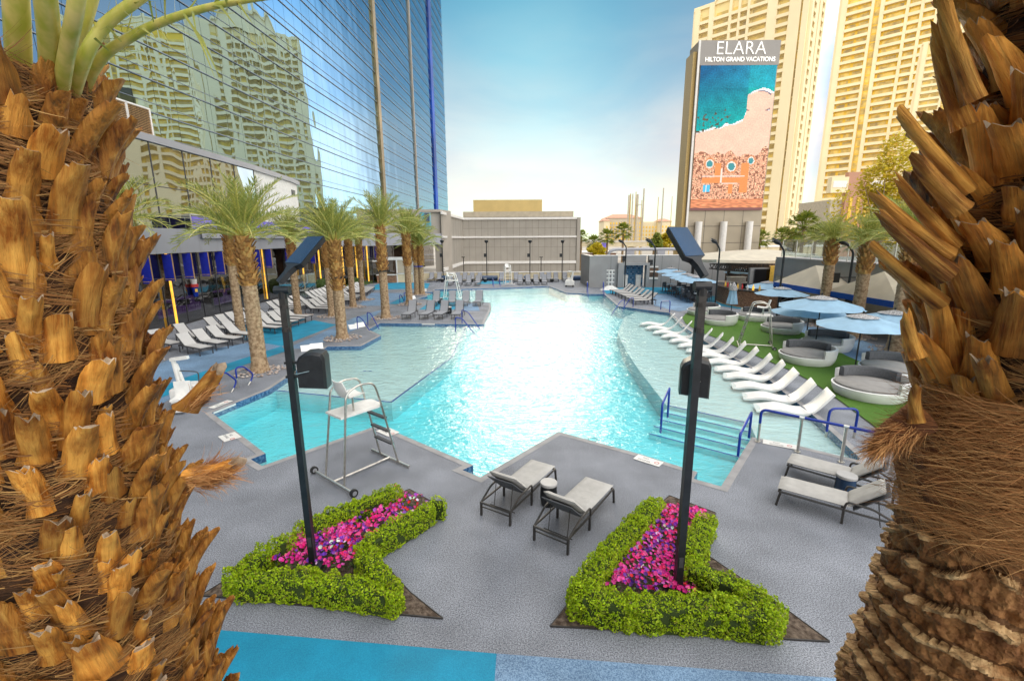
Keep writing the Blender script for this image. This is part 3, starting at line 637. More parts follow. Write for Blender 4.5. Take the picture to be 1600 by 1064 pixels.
# kiosk
p = AT(628, 437, 55.5)
ks = thing('kiosk', 'small white framed kiosk with a tan panel and brick counter behind the left palms', 'kiosk', (p.x, 55, 0))
b = MB()
for x in (-.4, 1.55): b.box((x, 0, 1.45), (.14, .14, 2.9))
b.box((-.3, 0, 2.8), (3.9, .2, .35)); b.box((.57, 0, 1.05), (2.0, .14, .12)); b.build('frame', m_whitepaint, ks)
MB().box((.57, .02, 1.9), (1.85, .05, 1.5)).build('screen_panel', m_tan, ks)
MB().box((-1.6, -.1, .45), (2.2, .8, .9)).build('counter', m_brick, ks); MB().box((-1.6, -.1, .93), (2.35, .95, .07)).build('counter_top', m_marker, ks); MB().box((.57, .05, .5), (1.9, .1, .95)).build('base_panel', m_cream, ks)
MB().box((-3.4, .2, 2.55), (2.6, 1.6, .12)).build('canopy', m_whitepaint, ks); MB().box((-4.4, .2, 1.25), (.08, .08, 2.5)).build('canopy_post', m_frame, ks)

# right side grey wall with tiled alcove
gw = thing('grey_panel_wall', 'long grey panelled wall with a blue tiled alcove at the far right end of the pool', 'wall')
YW = 48.0; xa = AT(930, 420, YW).x; hz = AT(930, 400, YW).z; GX = lambda x: AT(x, 420, YW).x
alc0, alc1 = GX(974), GX(1009)
b = MB()
def wseg(x0, x1, z0, z1, y=YW, th=.5): b.box(((x0 + x1) / 2, y + th / 2, (z0 + z1) / 2), (x1 - x0, th, z1 - z0))
wseg(xa, alc0 - .6, 0, hz); wseg(alc0, alc1, 2.25, hz); wseg(alc1 + .3, GX(1245), 0, hz); b.box((xa - .3, YW + 3, hz / 2), (.6, 6, hz)); b.build('wall', m_greywall, gw)
b = MB(); wseg(alc0 - .6, alc0, 0, 2.5, YW - .35, .8); wseg(alc1, alc1 + .3, 0, 2.5, YW - .35, .8); wseg(alc0, alc1, 2.25, 2.5, YW - .35, .34); b.build('alcove_surround', m_greywall, gw)
b = MB()
for i in range(12):
    for j in range(11):
        w_ = (alc1 - alc0) / 12; x = alc0 + w_ * (i + .5); z = .1 + j * .2; b.box((x, YW + .9, z), (w_ * .88, .05, .175), m=(i * 7 + j * 5 + (i * j) % 3) % 3)
m_t1 = mat('tile_a', (.04, .12, .24), rough=.2); m_t2 = mat('tile_b', (.08, .20, .34), rough=.2); m_t3 = mat('tile_c', (.16, .26, .38), rough=.2)
b.build('alcove_tiles', [m_t1, m_t2, m_t3], gw); MB().box(((alc0 + alc1) / 2, YW + .97, 1.2), (alc1 - alc0, .06, 2.4)).build('alcove_back', m_dark, gw)
b = MB(); x = xa + 1.6
while x < GX(1240):
    if not (alc0 - .8 < x < alc1 + .5): b.box((x, YW - .003, hz / 2), (.025, .01, hz))
    x += 1.75
b.build('panel_joint', m_frame, gw)
b = MB(); wseg(xa - .1, GX(1245), hz, hz + .06, YW - .04, .6); b.build('wall_cap', m_trim, gw)
for x in (979, 1000):
    p = AT(x, 437, YW); f = thing('towel_stand', 'white towel fixture in the blue alcove, %s of the two' % ('left' if x < 990 else 'right'), 'towel stand', (p.x, YW + .75, 0), 0, 'towel stands in the alcove')
    MB().box((0, 0, .45), (.5, .3, .9)).build('cabinet', m_whitepaint, f); MB().box((0, -.03, 1.05), (.55, .36, .3)).build('tray', m_marker, f)
for x, yy in ((975, 404), (1017, 410)):
    p = AT(x, yy, YW - .15); s = thing('wall_speaker', 'black box speaker high on the grey wall %s the alcove' % ('above' if x < 1000 else 'right of'), 'speaker', (p.x, YW - .18, p.z), 0, 'speakers on the grey wall')
    MB().box((0, 0, 0), (.32, .3, .5)).build('cabinet', m_black, s); MB().box((0, .15, .05), (.08, .16, .1)).build('bracket', m_frame, s)
p = AT(1021, 425, YW); nb = thing('notice_board', 'framed notice board on the grey wall right of the alcove', 'notice board', (p.x, YW - .06, 1.5))
MB().box((0, 0, 0), (.95, .06, 1.35)).build('board', m_darkred, nb); b = MB(); b.box((0, -.04, .58), (.9, .02, .16)); b.box((0, -.04, -.58), (.95, .02, .2)); b.box((0, -.04, .1), (.8, .02, .12)); b.build('notices', m_marker, nb)
# curved duct on top of the wall
dt = thing('roof_duct', 'grey curved pipe duct lying along the top of the grey wall', 'duct'); x0, x1 = GX(955), GX(1088)
pts = [(x0, YW + 1.5, hz - .4), (x0, YW + 1.5, hz + .15), (x0 + .12, YW + 1.5, hz + .4), (x0 + .45, YW + 1.5, hz + .55), (x0 + 1, YW + 1.5, hz + .6), (x1, YW + 1.5, hz + .6)]
MB().tube(pts, .16, 10).build('pipe', m_fascia, dt, True)
for x in (989, 1038): MB().box((GX(x), YW + 1.5, hz + .22), (.8, .4, .5)).build('support', m_fascia, dt)
# ---------------------------------------------------------------- right side: pavilion, bar, retaining wall
pv = thing('pavilion', 'open bar pavilion with a wide white canvas roof on a dark truss behind the umbrellas', 'pavilion')
YP = 40.0; pl, pr, pk = AT(1092, 403, YP), AT(1265, 402, YP), AT(1203, 389, YP + 2)
zr = pl.z; xl, xr = pl.x, pr.x
b = MB(); n_ = 14
P0 = [(xl, 36.5), (xr, 37.0), (xr, 45), (xl, 44)]; ring = []
for i in range(4):
    a_, c_ = Vector(P0[i]), Vector(P0[(i + 1) % 4])
    for k in range(n_): f = k / n_; q_ = a_.lerp(c_, f); ring.append(Vector((q_.x, q_.y, zr - .12 * sin(pi * f))))
cen = Vector((pk.x - 1.5, 40.5, pk.z)); m_ = len(ring); vs = []
for lv_ in range(7):
    f = lv_ / 6
    for r in ring: q_ = r.lerp(cen, f); q_.z = r.z + (cen.z - r.z) * (1 - (1 - f) ** 1.6); vs.append(q_)
fs = [(l * m_ + i, l * m_ + (i + 1) % m_, (l + 1) * m_ + (i + 1) % m_, (l + 1) * m_ + i) for l in range(6) for i in range(m_)]
b.add(vs, fs); b.add([r for r in ring] + [r - Vector((0, 0, .22)) for r in ring], [(i, m_ + i, m_ + (i + 1) % m_, (i + 1) % m_) for i in range(m_)]); b.build('canopy_roof', m_canvasw, pv, True)
b = MB(); ta, tb = Vector((xl + .3, 37.2, zr - .45)), Vector((AT(1213, 400, 37).x, 37.4, zr - .35))
for yy in (0, 1.2):
    o_ = Vector((0, yy, 0)); b.beam(ta + o_, tb + o_, .08, .08); ta2, tb2 = ta + Vector((0, 0, -.35)), tb + Vector((0, 0, -.85)); b.beam(ta2 + o_, tb2 + o_, .09, .09); nn_ = 12
    for i in range(nn_):
        p, q_ = ta.lerp(tb, i / nn_) + o_, ta2.lerp(tb2, (i + .5) / nn_) + o_; r = ta.lerp(tb, (i + 1) / nn_) + o_; b.beam(p, q_, .05, .05); b.beam(q_, r, .05, .05)
b.build('truss', m_bronze, pv)
for x in (AT(1100, 400, 41).x, AT(1160, 400, 41).x, AT(1240, 400, 41).x): MB().box((x, 43.3, zr / 2), (.22, .22, zr)).build('post', m_bronze, pv)
MB().box((pr.x - 2.6, 44.6, 1.3), (4.6, .3, 2.6)).build('back_wall', m_darkred, pv)
b = MB(); p = AT(1192, 430, 36.8)
MB().box((p.x, 36.9, p.z - .05), (2.1, .3, 1.25), 0, ry=.0).build('speaker_fascia', m_greywall, pv)
pe = AT(1221, 428, 36.6); b = MB(); b.lathe([(1.25, -.75), (1.25, .6)], 14, 0, (pe.x - .6, 37.5, pe.z), -pi * .62, -.1); b.lathe([(1.25, .6), (0.1, .6)], 14, 0, (pe.x - .6, 37.5, pe.z), -pi * .62, -.1); b.build('amber_fascia', m_yel, pv)
tv = thing('hanging_screen', 'black flat screen hung under the pavilion truss', 'screen', (p.x + .15, 36.62, p.z - .05)); MB().box((0, 0, 0), (1.7, .08, 1.0)).build('screen', m_screen, tv); MB().box((0, .06, 0), (1.8, .06, 1.1)).build('casing', m_frame, tv)
# string of small coloured bottles and boxes behind the bar
br = thing('stone_bar', 'curved bar counter faced in brown ledgestone behind the closed umbrella', 'bar'); c0 = G(1122, 470); c1 = G(1216, 487)
arc = []
for k in range(15):
    f = k / 14; p = c0.lerp(c1, f); nrm = Vector((c1.y - c0.y, -(c1.x - c0.x), 0)).normalized(); arc.append(p + nrm * (sin(pi * f) * .95))
b = MB(); bt = MB(); bb = MB()
for i in range(14):
    p, q_ = arc[i], arc[i + 1]; b.beam(p + Vector((0, 0, .62)), q_ + Vector((0, 0, .62)), .35, 1.2); bt.beam(p + Vector((0, 0, 1.26)), q_ + Vector((0, 0, 1.26)), .6, .08); bb.beam(p + Vector((0, 0, .03)), q_ + Vector((0, 0, .03)), .5, .06)
b.build('front', m_brick, br); bt.build('counter_top', m_bronze, br); bb.build('plinth', m_tan, br)
m_bott = [m_yel, m_red, m_marker, m_lit]
for i in range(9):
    p = arc[i + 3] + Vector((.1, .1, 1.3)); o = MB().lathe([(0, 0), (.07, 0), (.07, .22), (.03, .3), (.03, .4), (0, .4)], 8).build('bottle', m_bott[i % 4], None); o.location = p
    tag(o, 'small bottle on the stone bar top, %s from its left end' % ORD[i].replace('nearest', 'first'), 'bottle', 'bottles on the stone bar')
# back bar: cabinets and machines under the pavilion
for i, (x, w_, h_, mm) in enumerate(((1130, 2.2, 1.1, m_fascia), (1150, 1.4, 1.5, m_steel), (1172, 1.8, 1.0, m_frame), (1240, 1.6, 1.3, m_frame))):
    p = AT(x, 440, 41.5); o = thing('back_bar_unit', ['low grey counter', 'tall steel fridge', 'dark low cabinet', 'dark cabinet at the right end'][i] + ' under the pavilion roof', 'cabinet', (p.x, 41.5, 0), 0, 'units behind the bar')
    MB().box((0, 0, h_ / 2), (w_, .7, h_)).build('body', mm, o); MB().box((0, -.02, h_ + .03), (w_ + .1, .8, .05)).build('top', m_marker, o)

XR = 19.6
rw = thing('terrace_wall', 'tan and grey terrace wall with glass railing running behind the right umbrellas', 'wall')
ya, yb, hw = 9.0, 34.5, 3.45
MB().box((XR + .25, (ya + yb) / 2, 1.1), (.5, yb - ya, 2.2)).build('lower_wall', m_tan, rw); MB().box((XR + .25, (ya + yb) / 2, 2.85), (.56, yb - ya, 1.25)).build('upper_wall', m_greywall, rw)
MB().box((XR + 3.2, yb + .05, 1.7), (6.4, .3, 3.4)).build('return_wall', m_greywall, rw)
MB().box((XR + 3.2, (ya + yb) / 2, 3.5), (6.6, yb - ya, .1)).build('terrace_floor', m_coping, rw)
for y, w_ in ((32.6, 1.3), (29.5, 2.2), (26.4, 1.0), (22, 2.5)): MB().box((XR - .02, y, 1.05), (.06, w_, 2.1)).build('doorway', m_dark if w_ > 1.1 else m_bronze, rw)
rl = thing('glass_railing', 'clear glass railing with steel posts along the terrace edge', 'railing'); m_clear = glassy('clear_glass', (.82, .88, .86), (.8, .85, .85), base=.12, power=2)
y = yb
while y > ya + 1:
    MB().box((XR + .3, y - .85, 4.15), (.02, 1.6, 1.05)).build('pane', m_clear, rl); MB().box((XR + .3, y, 4.1), (.05, .05, 1.2)).build('post', m_steel, rl); y -= 1.7
MB().box((XR + .3, (ya + yb) / 2, 4.75), (.06, yb - ya, .05)).build('rail', m_steel, rl)
for i, (y0, y1) in enumerate(((26.6, 31.6), (21.2, 26.2), (15.8, 20.8))):
    aw = thing('cabana_awning', 'cream peaked cabana awning with a blue valance, %s along the terrace wall' % ['farthest', 'middle', 'nearest'][i], 'awning', (0, 0, 0), 0, 'cabana awnings')
    xo = XR - 1.7; pk_ = (XR - .6, (y0 + y1) / 2, 3.25); b = MB()
    b.add([(XR, y0, 2.2), (xo, y0, 2.0), (xo, y1, 2.0), (XR, y1, 2.2), pk_, (XR, (y0 + y1) / 2, 3.2)], [(1, 0, 4), (2, 1, 4), (3, 2, 4), (0, 5, 4), (5, 3, 4)]); b.build('canopy', m_canvasw, aw)
    b = MB(); b.beam((xo, y0, 1.86), (xo, y1, 1.86), .03, .3); b.beam((xo, y0, 1.86), (XR, y0, 1.95), .03, .3); b.beam((xo, y1, 1.86), (XR, y1, 1.95), .03, .3); b.build('valance', m_valance, aw)
    for yy in (y0 + .1, y1 - .1): MB().box((xo + .05, yy, .95), (.1, .1, 1.9)).build('post', m_bronze, aw)
    MB().box((XR - .03, (y0 + y1) / 2 + 1, 1.0), (.06, 1.6, 2.0)).build('curtain', m_tan, aw)
# poster and sconce on the tan wall, box speaker
o = MB().box((XR - .05, 27.9, 1.35), (.05, .7, .9)).build('menu_board', m_darkred); tag(o, 'dark red poster board on the tan terrace wall', 'sign')
o = MB().lathe([(0, 0), (.12, .02), (.14, .2), (0, .22)], 12, 0, (XR - .12, 24.2, 2.85)).build('wall_sconce', m_lit); tag(o, 'small lit globe sconce on the grey upper wall', 'wall lamp')
p = AT(1313, 435, 26.0); s = thing('wall_speaker', 'black rounded speaker above the blue awning valance', 'speaker', (XR - 1.2, 26.4, 2.72)); MB().box((0, 0, 0), (.32, .38, .55)).build('cabinet', m_black, s); MB().box((.6, 0, 0), (1.2, .06, .06)).build('bracket', m_frame, s)
# stair rails near the pavilion
sr = thing('stair_railing', 'sloping steel stair railings between the bar and terrace wall', 'railing')
for x0, y0, x1, y1, yy in ((1180, 468, 1255, 430, 33.5), (1190, 476, 1262, 444, 32.5)):
    a_, c_ = AT(x0, y0, yy), AT(x1, y1, yy)
    b = MB()
    for dz in (0, -.4): b.tube([a_ + Vector((0, 0, dz)), c_ + Vector((0, 0, dz))], .03, 6)
    b.build('rail', m_steel, sr)
    for f in (0, .33, .66, 1): p = a_.lerp(c_, f); MB().tube([(p.x, p.y, 0), p], .03, 6).build('post', m_steel, sr)
for i in range(8):
    p = AT(1200, 470, 33).lerp(AT(1258, 440, 33), i / 7); o = MB().box((p.x, 34.2, .17 * (i + 1) / 2), (.45, 1.6, .17 * (i + 1))).build('step', m_coping, sr)
# steel planter drum
p = G(1262, 502); o = MB().lathe([(0, 0), (.75, 0), (.8, .75), (.74, .75), (.7, .1), (0, .1)], 24).build('steel_drum', m_steel, None, True); o.location = p; tag(o, 'round brushed steel planter drum behind the daybeds', 'planter')

# ---------------------------------------------------------------- billboard tower
bl = thing('billboard_tower', 'tall billboard tower with a screen showing an aerial beach under a grey name sign', 'billboard')
YB = 88.0; xa, xb = AT(1070, 373, YB).x, AT(1187, 373, YB).x; zt = AT(1135, 64, YB).z; zs1 = AT(1135, 103, YB).z; zs0 = AT(1130, 329, YB).z; Wb = xb - xa; xc = (xa + xb) / 2
m_bb = mat('billboard_cladding', (.42, .36, .27), rough=.6, var=.08, scale=.3)
MB().box((xc, YB + 2.1, (zt - 3.2) / 2), (Wb, 4.0, zt + 3.2)).build('body', m_bb, bl)
m_ylit = mat('sun_glow_amber', (.62, .44, .16), rough=.5)  # yellow sunlight on the billboard's left side put into the colour
MB().box((xa - .35, YB + 2.2, zt / 2 - 2), (.6, 3.4, zt + 1)).build('sunlit_side', m_ylit, bl); MB().box((xa + .1, YB - .1, zt / 2), (.35, .3, zt)).build('edge_strip', m_trim, bl)
for f in (.10, .43, .77):
    MB().tube([(xa + Wb * f + .8, YB - .5, -3), (xa + Wb * f + .8, YB - .5, zs0 - 2)], .62, 18).build('pillar', m_trim, bl, True)
b = MB()
for z in range(1, 10, 3): b.box((xc, YB + .07, z), (Wb, .03, .06))
for f in (.25, .5, .75): b.box((xa + Wb * f, YB + .07, 4), (.05, .03, 12))
b.build('cladding_joints', m_frame, bl)
MB().box((xc, YB - .02, (zt + zs1) / 2), (Wb, .3, zt - zs1)).build('sign_panel', mat('sign_grey', (.33, .31, .29), rough=.5, var=.03), bl)
m_let = mat('sign_letters', (.95, .93, .86), rough=.4, emit=.45, var=.01)
for s, zz, wd in (('ELARA', zs1 + (zt - zs1) * .42, .60), ('HILTON GRAND VACATIONS', zs1 + (zt - zs1) * .14, .86)):
    o = text_mesh(s, 1, .04, m_let, bl, .006 if len(s) > 6 else -.018); xs = [v.co.x for v in o.data.vertices]; k = Wb * wd / (max(xs) - min(xs))
    o.scale = (k, k * (1.0 if len(s) < 6 else 1.1), 1); o.location = (xc + .2, YB - .3, zz); o.rotation_euler = (pi / 2, 0, 0)
def scr(u, v):
    """aerial beach picture: u right 0..1, v up 0..1"""
    nz_ = noise.noise(Vector((u * 9, v * 18, 0))); nf_ = noise.noise(Vector((u * 60, v * 120, 3)))
    sh = .545 + .12 * u + .30 * max(0, u - .52) ** .6 * (1 if u > .52 else 0) + .010 * nz_
    if u > .62: sh = max(sh, .80 + .03 * sin((u - .6) * 7))
    if .5 < u < .75: sh = .60 + (u - .5) * .25 + .75 * max(0, (u - .62)) ** .9 * 1.2
    if u > .66: sh = .80 + .045 * (1 - abs(u - .85) / .2)
    d = v - sh
    if u > .58 and .66 < v < .84 and d < 0:
        r = hypot((u - .80) / .24, (v - .76) / .085)
        if .82 < r < 1.0 and v > .70 and u < .97: return (.16, .12, .16) if r < .9 else (.75, .78, .85)
    if d > 0:
        f = min(1, d / .4); c = Vector((.0, .42, .40)).lerp(Vector((.0, .10, .26)), f ** .8)
        if v > .85: c = c.lerp(Vector((.02, .40, .62)), .5 * max(0, u))
        if d < .012 + .01 * nz_: c = Vector((.85, .85, .88))
        if u < .45 and d < .12 and noise.noise(Vector((u * 26, v * 60, 9))) > .28: c = Vector((.10, .09, .06))
        c = c * (1 + .5 * nf_ + .25 * nz_); return tuple(max(0, x) for x in c)
    c = Vector((.95, .58, .45)) * (1 + .10 * nz_ + .22 * nf_)
    if v < .40 + .04 * nz_ + .2 * max(0, u - .8):
        c = Vector((.80, .40, .26)) * (1 + 1.5 * nf_)
        if noise.noise(Vector((u * 30, v * 50, 5))) > .22: c = Vector((.32, .13, .08))
        def blk(u0, u1, v0, v1): return u0 < u < u1 and v0 < v < v1
        for cx_, cy_, rr in ((.22, .335, .075), (.52, .315, .085), (.78, .355, .065)):
            r = hypot(u - cx_, (v - cy_) * 1.75)
            if r < rr: c = Vector((.06, .30, .34)) if r < rr * .55 else (Vector((.95, .80, .72)) if r < rr * .75 else Vector((.70, .28, .12)))
        if blk(.13, .72, .20, .24) or blk(.30, .38, .20, .34) or blk(.66, .76, .13, .34) or blk(.5, .56, .12, .24): c = Vector((.88, .30, .10)) * (1 + .15 * nf_)
        if blk(.13, .72, .242, .25) or blk(.385, .40, .2, .3) or blk(.40, .62, .19, .2): c = Vector((.95, .75, .68))
        if blk(.15, .25, .135, .185): c = Vector((.10, .55, .85)) if not .195 < u < .205 else Vector((.9, .85, .8))
        if v < .085: c = Vector((.75, .28, .14)) * (1 + .8 * noise.noise(Vector((u * 14, v * 160, 2))))
        if v < .018: c = Vector((.22, .10, .10))
    return tuple(min(1, max(0, x)) for x in c)
b = MB(); nu, nv = 84, 156; sx0, sx1 = xa + .55, xb - .25
for i in range(nu):
    for j in range(nv):
        x, x2 = sx0 + (sx1 - sx0) * i / nu, sx0 + (sx1 - sx0) * (i + 1) / nu; z, z2 = zs0 + (zs1 - zs0) * j / nv, zs0 + (zs1 - zs0) * (j + 1) / nv
        b.add([(x, YB - .15, z), (x2, YB - .15, z), (x2, YB - .15, z2), (x, YB - .15, z2)], [(0, 1, 2, 3)], 0, scr((i + .5) / nu, (j + .5) / nv))
b.build('screen', mat('led_screen', (1, 1, 1), rough=.8, attr=True, emit=.10), bl)

# ---------------------------------------------------------------- residential towers
m_gold2 = mat('tower_gold_light', (.95, .62, .08), rough=.85, var=.06, scale=.03)  # golden light on the right tower put into its wall colour
m_tower = mat('tower_stucco', (.90, .72, .34), rough=.85, var=.04, scale=.05)
m_towerl = mat('tower_trim', (.90, .76, .48), rough=.85, var=.04, scale=.05)
m_tglass = mat('tower_glass', (.72, .46, .07), rough=.3, var=.5, scale=.12, spec=.8)  # golden light of the recesses put into the pane colour
m_recess = mat('balcony_recess', (.80, .52, .08), rough=.8, var=.15, scale=.08)
def res_tower(name, label, pl_, ang, W, Dp, Hh, fh, bays, kd=1.):
    """pl_: left end of the main face; ang: heading of the face line; face looks to its right-hand side"""
    t_ = thing(name, label, 'skyscraper', (0, 0, 0), 0, 'residential towers beyond the pool')
    d = Vector((cos(ang), sin(ang), 0)); nrm = Vector((d.y, -d.x, 0)); o_ = Vector((pl_[0], pl_[1], 0))
    def P(a, out, z): q_ = o_ + d * a + nrm * out; return (q_.x, q_.y, z)
    def bx(b, a0, a1, o0, o1, z0, z1): b.add([P(a0, o1, z0), P(a1, o1, z0), P(a1, o0, z0), P(a0, o0, z0), P(a0, o1, z1), P(a1, o1, z1), P(a1, o0, z1), P(a0, o0, z1)], [(3, 2, 1, 0), (4, 5, 6, 7), (0, 1, 5, 4), (1, 2, 6, 5), (2, 3, 7, 6), (3, 0, 4, 7)])
    b = MB(); bx(b, 0, W, -Dp, 0, -3, Hh); b.build('wall', m_gold2 if kd == 2 else m_tower, t_)
    # stepped parapet and curved pediment
    b = MB(); bx(b, -.8, W + .8, -Dp - .8, .8, Hh, Hh + 1.6)
    K = 20; c_ = W * .5
    for side in (0, 1):
        oo = .5 if side == 0 else -Dp - .5
        top = [(c_ + (i / K - .5) * W * .62, Hh + 1.6 + 10.5 * (1 - (2 * i / K - 1) ** 2)) for i in range(K + 1)]
        for i in range(K):
            (a0, h0), (a1, h1) = top[i], top[i + 1]; b.add([P(a0, oo, Hh), P(a1, oo, Hh), P(a1, oo, h1), P(a0, oo, h0), P(a0, oo - 3, Hh), P(a1, oo - 3, Hh), P(a1, oo - 3, h1), P(a0, oo - 3, h0)], [(0, 1, 2, 3), (7, 6, 5, 4), (3, 2, 6, 7)])
            b.add([P(a0, oo + .9, h0 - 1.1), P(a1, oo + .9, h1 - 1.1), P(a1, oo + .9, h1 + .3), P(a0, oo + .9, h0 + .3), P(a0, oo, h0 - 1.1), P(a1, oo, h1 - 1.1), P(a1, oo, h1 + .3), P(a0, oo, h0 + .3)], [(0, 1, 2, 3), (3, 2, 6, 7), (1, 0, 4, 5)])
    bx(b, c_ - 5.5, c_ + 5.5, -Dp * .7, 1.2, Hh, Hh + 15); bx(b, W * .3, W * .7, -Dp * .8, -4, Hh, Hh + 7); b.build('roof', m_towerl, t_)
    bal, win, piers = [], [], MB(); nfl = int((Hh - 8) / fh)
    def face(fr_, bays_, Wf):
        tot = sum(w_ for _, w_ in bays_); a = 0
        for kind, w_ in bays_:
            w_ = w_ / tot * Wf
            if kind == 'p': fr_(piers, a, a + w_, 0, 1.3 * kd, -3, Hh + (0 if w_ > 3 else .8))
            else:
                for k in range(nfl):
                    z = 6 + k * fh
                    if kind == 'b':
                        def f(m__, a=a, w_=w_, z=z): fr_(m__, a + .02, a + w_ - .02, 0, 1.5 * kd, z, z + .22 * kd); fr_(m__, a + .02, a + w_ - .02, 1.35 * kd, 1.5 * kd, z + .22 * kd, z + fh * .36)
                        bal.append((1e3 - z * .5 + (500 if fr_ is F0 else 0), f))
                        def g(m__, a=a, w_=w_, z=z): fr_(m__, a + w_ * .12, a + w_ * .88, 0, .06, z + .3, z + fh * .86)
                        win.append((1e3 - z * .5 + (500 if fr_ is F0 else 0), g))
                    elif kind == 'w':
                        def g(m__, a=a, w_=w_, z=z):
                            for q__ in range(2): fr_(m__, a + w_ * (.08 + .46 * q__), a + w_ * (.46 + .46 * q__), 0, .08, z + fh * .28, z + fh * .86)
                        win.append((900 - z * .5 + (500 if fr_ is F0 else 0), g))
                    elif kind == 'g':
                        def g(m__, a=a, w_=w_, z=z): fr_(m__, a + w_ * .1, a + w_ * .9, 0, .1, z + .12 * fh, z + fh * .95)
                        win.append((800 - z * .5 + (500 if fr_ is F0 else 0), g))
            a += w_
    def F0(b, a0, a1, o0, o1, z0, z1): bx(b, a0, a1, o0, o1, z0, z1)
    def F2(b, a0, a1, o0, o1, z0, z1): bx(b, a0, a1, -Dp - o1, -Dp - o0, z0, z1)
    def F1(b, a0, a1, o0, o1, z0, z1): bx(b, W + o0, W + o1, -a1, -a0, z0, z1)
    def F3(b, a0, a1, o0, o1, z0, z1): bx(b, -o1, -o0, -a1, -a0, z0, z1)
    face(F0, bays, W); side = [('p', 3), ('b', 4), ('p', 5), ('g', 1.5), ('p', 5), ('b', 4), ('p', 3)]
    face(F1, side, Dp); face(F3, side, Dp)
    piers.build('pier', m_towerl, t_); cap_parts(bal, 'balcony', m_towerl, t_); cap_parts(win, 'window', m_tglass, t_)
    return t_
BAY1 = [('p', 3.5), ('b', 6), ('p', 3.2), ('b', 9.5), ('p', 1.6), ('b', 4), ('p', 1.4), ('b', 4), ('p', 1.6), ('b', 10), ('p', 5.5), ('b', 6.5), ('p', 6), ('g', 1), ('p', 3)]
res_tower('balcony_tower', 'cream balcony tower with curved pediment directly behind the billboard', (97.6, 272.8), radians(-45), 53, 22, 120, 3.95, BAY1, 1.)
BAY2 = [('p', 3), ('b', 6), ('b', 6), ('p', 1.4), ('g', 3), ('p', 2), ('b', 10), ('p', 1.5), ('b', 5), ('p', 1.5), ('b', 5), ('p', 1.5), ('b', 10), ('p', 2), ('g', 3), ('p', 1.4), ('b', 6), ('b', 6), ('p', 3)]
res_tower('balcony_tower', 'yellow cream balcony tower at the right, half hidden by the near right palm', (354, 556), radians(-45), 136, 44, 253, 7.8, BAY2, 2.0)
res_tower('balcony_tower', 'third balcony tower, seen only mirrored in the glass hotel tower', (322, 400), radians(-40), 76, 26, 150, 4.9, BAY2, 1.3)

# street front podium of the right tower, with white framed window boxes
fp = thing('tower_podium', 'tan and terracotta podium with two bright window boxes at the foot of the right tower', 'building')
YQ = 150.0; m_terra = mat('terracotta', (.50, .27, .18), rough=.85, var=.06)
x0, x1 = AT(1290, 373, YQ).x, AT(1500, 373, YQ).x; zt_ = AT(1330, 262, YQ).z
MB().box(((x0 + x1) / 2, YQ + 8, (zt_ - 13) / 2), (x1 - x0, 16, zt_ - 6)).build('wall', m_tan, fp)
xx0, xx1 = AT(1318, 300, YQ).x, AT(1346, 300, YQ).x; MB().box(((xx0 + xx1) / 2, YQ - .5, zt_ / 2 - 3), (xx1 - xx0, 1.6, zt_ + 3)).build('terracotta_bay', m_terra, fp)
for xq in (1306, 1366):
    c_ = AT(xq, 290, YQ); MB().box((c_.x, YQ - .8, c_.z), (5.2, 2.0, 4.6)).build('window_box', m_towerl, fp); MB().box((c_.x, YQ - 1.85, c_.z + .2), (4.2, .1, 1.9)).build('window', m_trim, fp)
for xq in (1322, 1334, 1345, 1356, 1392):
    c_ = AT(xq, 330, YQ); MB().box((c_.x, YQ - 1.4 if xq < 1350 else YQ - .1, c_.z - 3), (.9, .3, 14)).build('window', m_recess, fp)

# ---------------------------------------------------------------- far background
def far_hotel():
    t_ = thing('distant_hotel', 'wide distant cream hotel with low hipped roofs beyond the far palms', 'hotel'); Y = 520.0
    z_ = lambda y: AT(1000, y, Y).z; x_ = lambda x: AT(x, 373, Y).x
    win = []
    for x0, x1, yt, dy, hip in ((943, 952, 345, 0, 1), (950, 1006, 340, 12, 1), (1005, 1035, 346, 20, 0), (1034, 1050, 346, 5, 1), (1050, 1066, 353, 10, 0)):
        a, c, zt2 = x_(x0), x_(x1), z_(yt); MB().box(((a + c) / 2, Y + 15 + dy, zt2 / 2), (c - a, 30, zt2)).build('wall', m_tan if dy == 12 else m_cream, t_)
        if hip:
            b = MB(); hh = z_(yt - (5 if x1 - x0 < 20 else 7)) ; mx_ = (c - a) * .25
            b.add([(a - 1, Y + dy - 1, zt2), (c + 1, Y + dy - 1, zt2), (c + 1, Y + dy + 31, zt2), (a - 1, Y + dy + 31, zt2), (a + mx_, Y + dy + 15, hh), (c - mx_, Y + dy + 15, hh)], [(0, 1, 5, 4), (1, 2, 5), (2, 3, 4, 5), (3, 0, 4)]); b.build('roof', m_terra, t_)
        k = int((c - a) / 3.2); fl = int((zt2 - 4) / 4.2)
        for i in range(k):
            for j in range(fl):
                def f(m__, x=a + (c - a) * (i + .5) / k, z=4 + j * 4.2, y=Y + dy): m__.box((x, y - .1, z), (1.6, .2, 2.4))
                win.append((j * .01 - dy, f))
    cap_parts(win, 'window', m_recess, t_)
far_hotel()
for i, (x, yt, wd) in enumerate(((983, 305, 1.1), (985.5, 303, .8), (989, 303, .8), (994, 300, .6), (996.5, 304, 1.5), (1003, 313, .5), (1006.5, 295, 1.0), (1029, 308, .5), (1037, 294, .8), (1050.5, 307, .4))):
    p = AT(x, yt, 210.0); o = MB().tube([(p.x, 210, -3), (p.x, 210, p.z)], [wd * .5, wd * .3], 8).build('mast', m_ylit if i % 2 else m_tan, None, True)
    tag(o, 'tall thin construction mast, %s from the left of the distant cluster' % ORD[i].replace('nearest', 'first'), 'mast', 'distant masts')
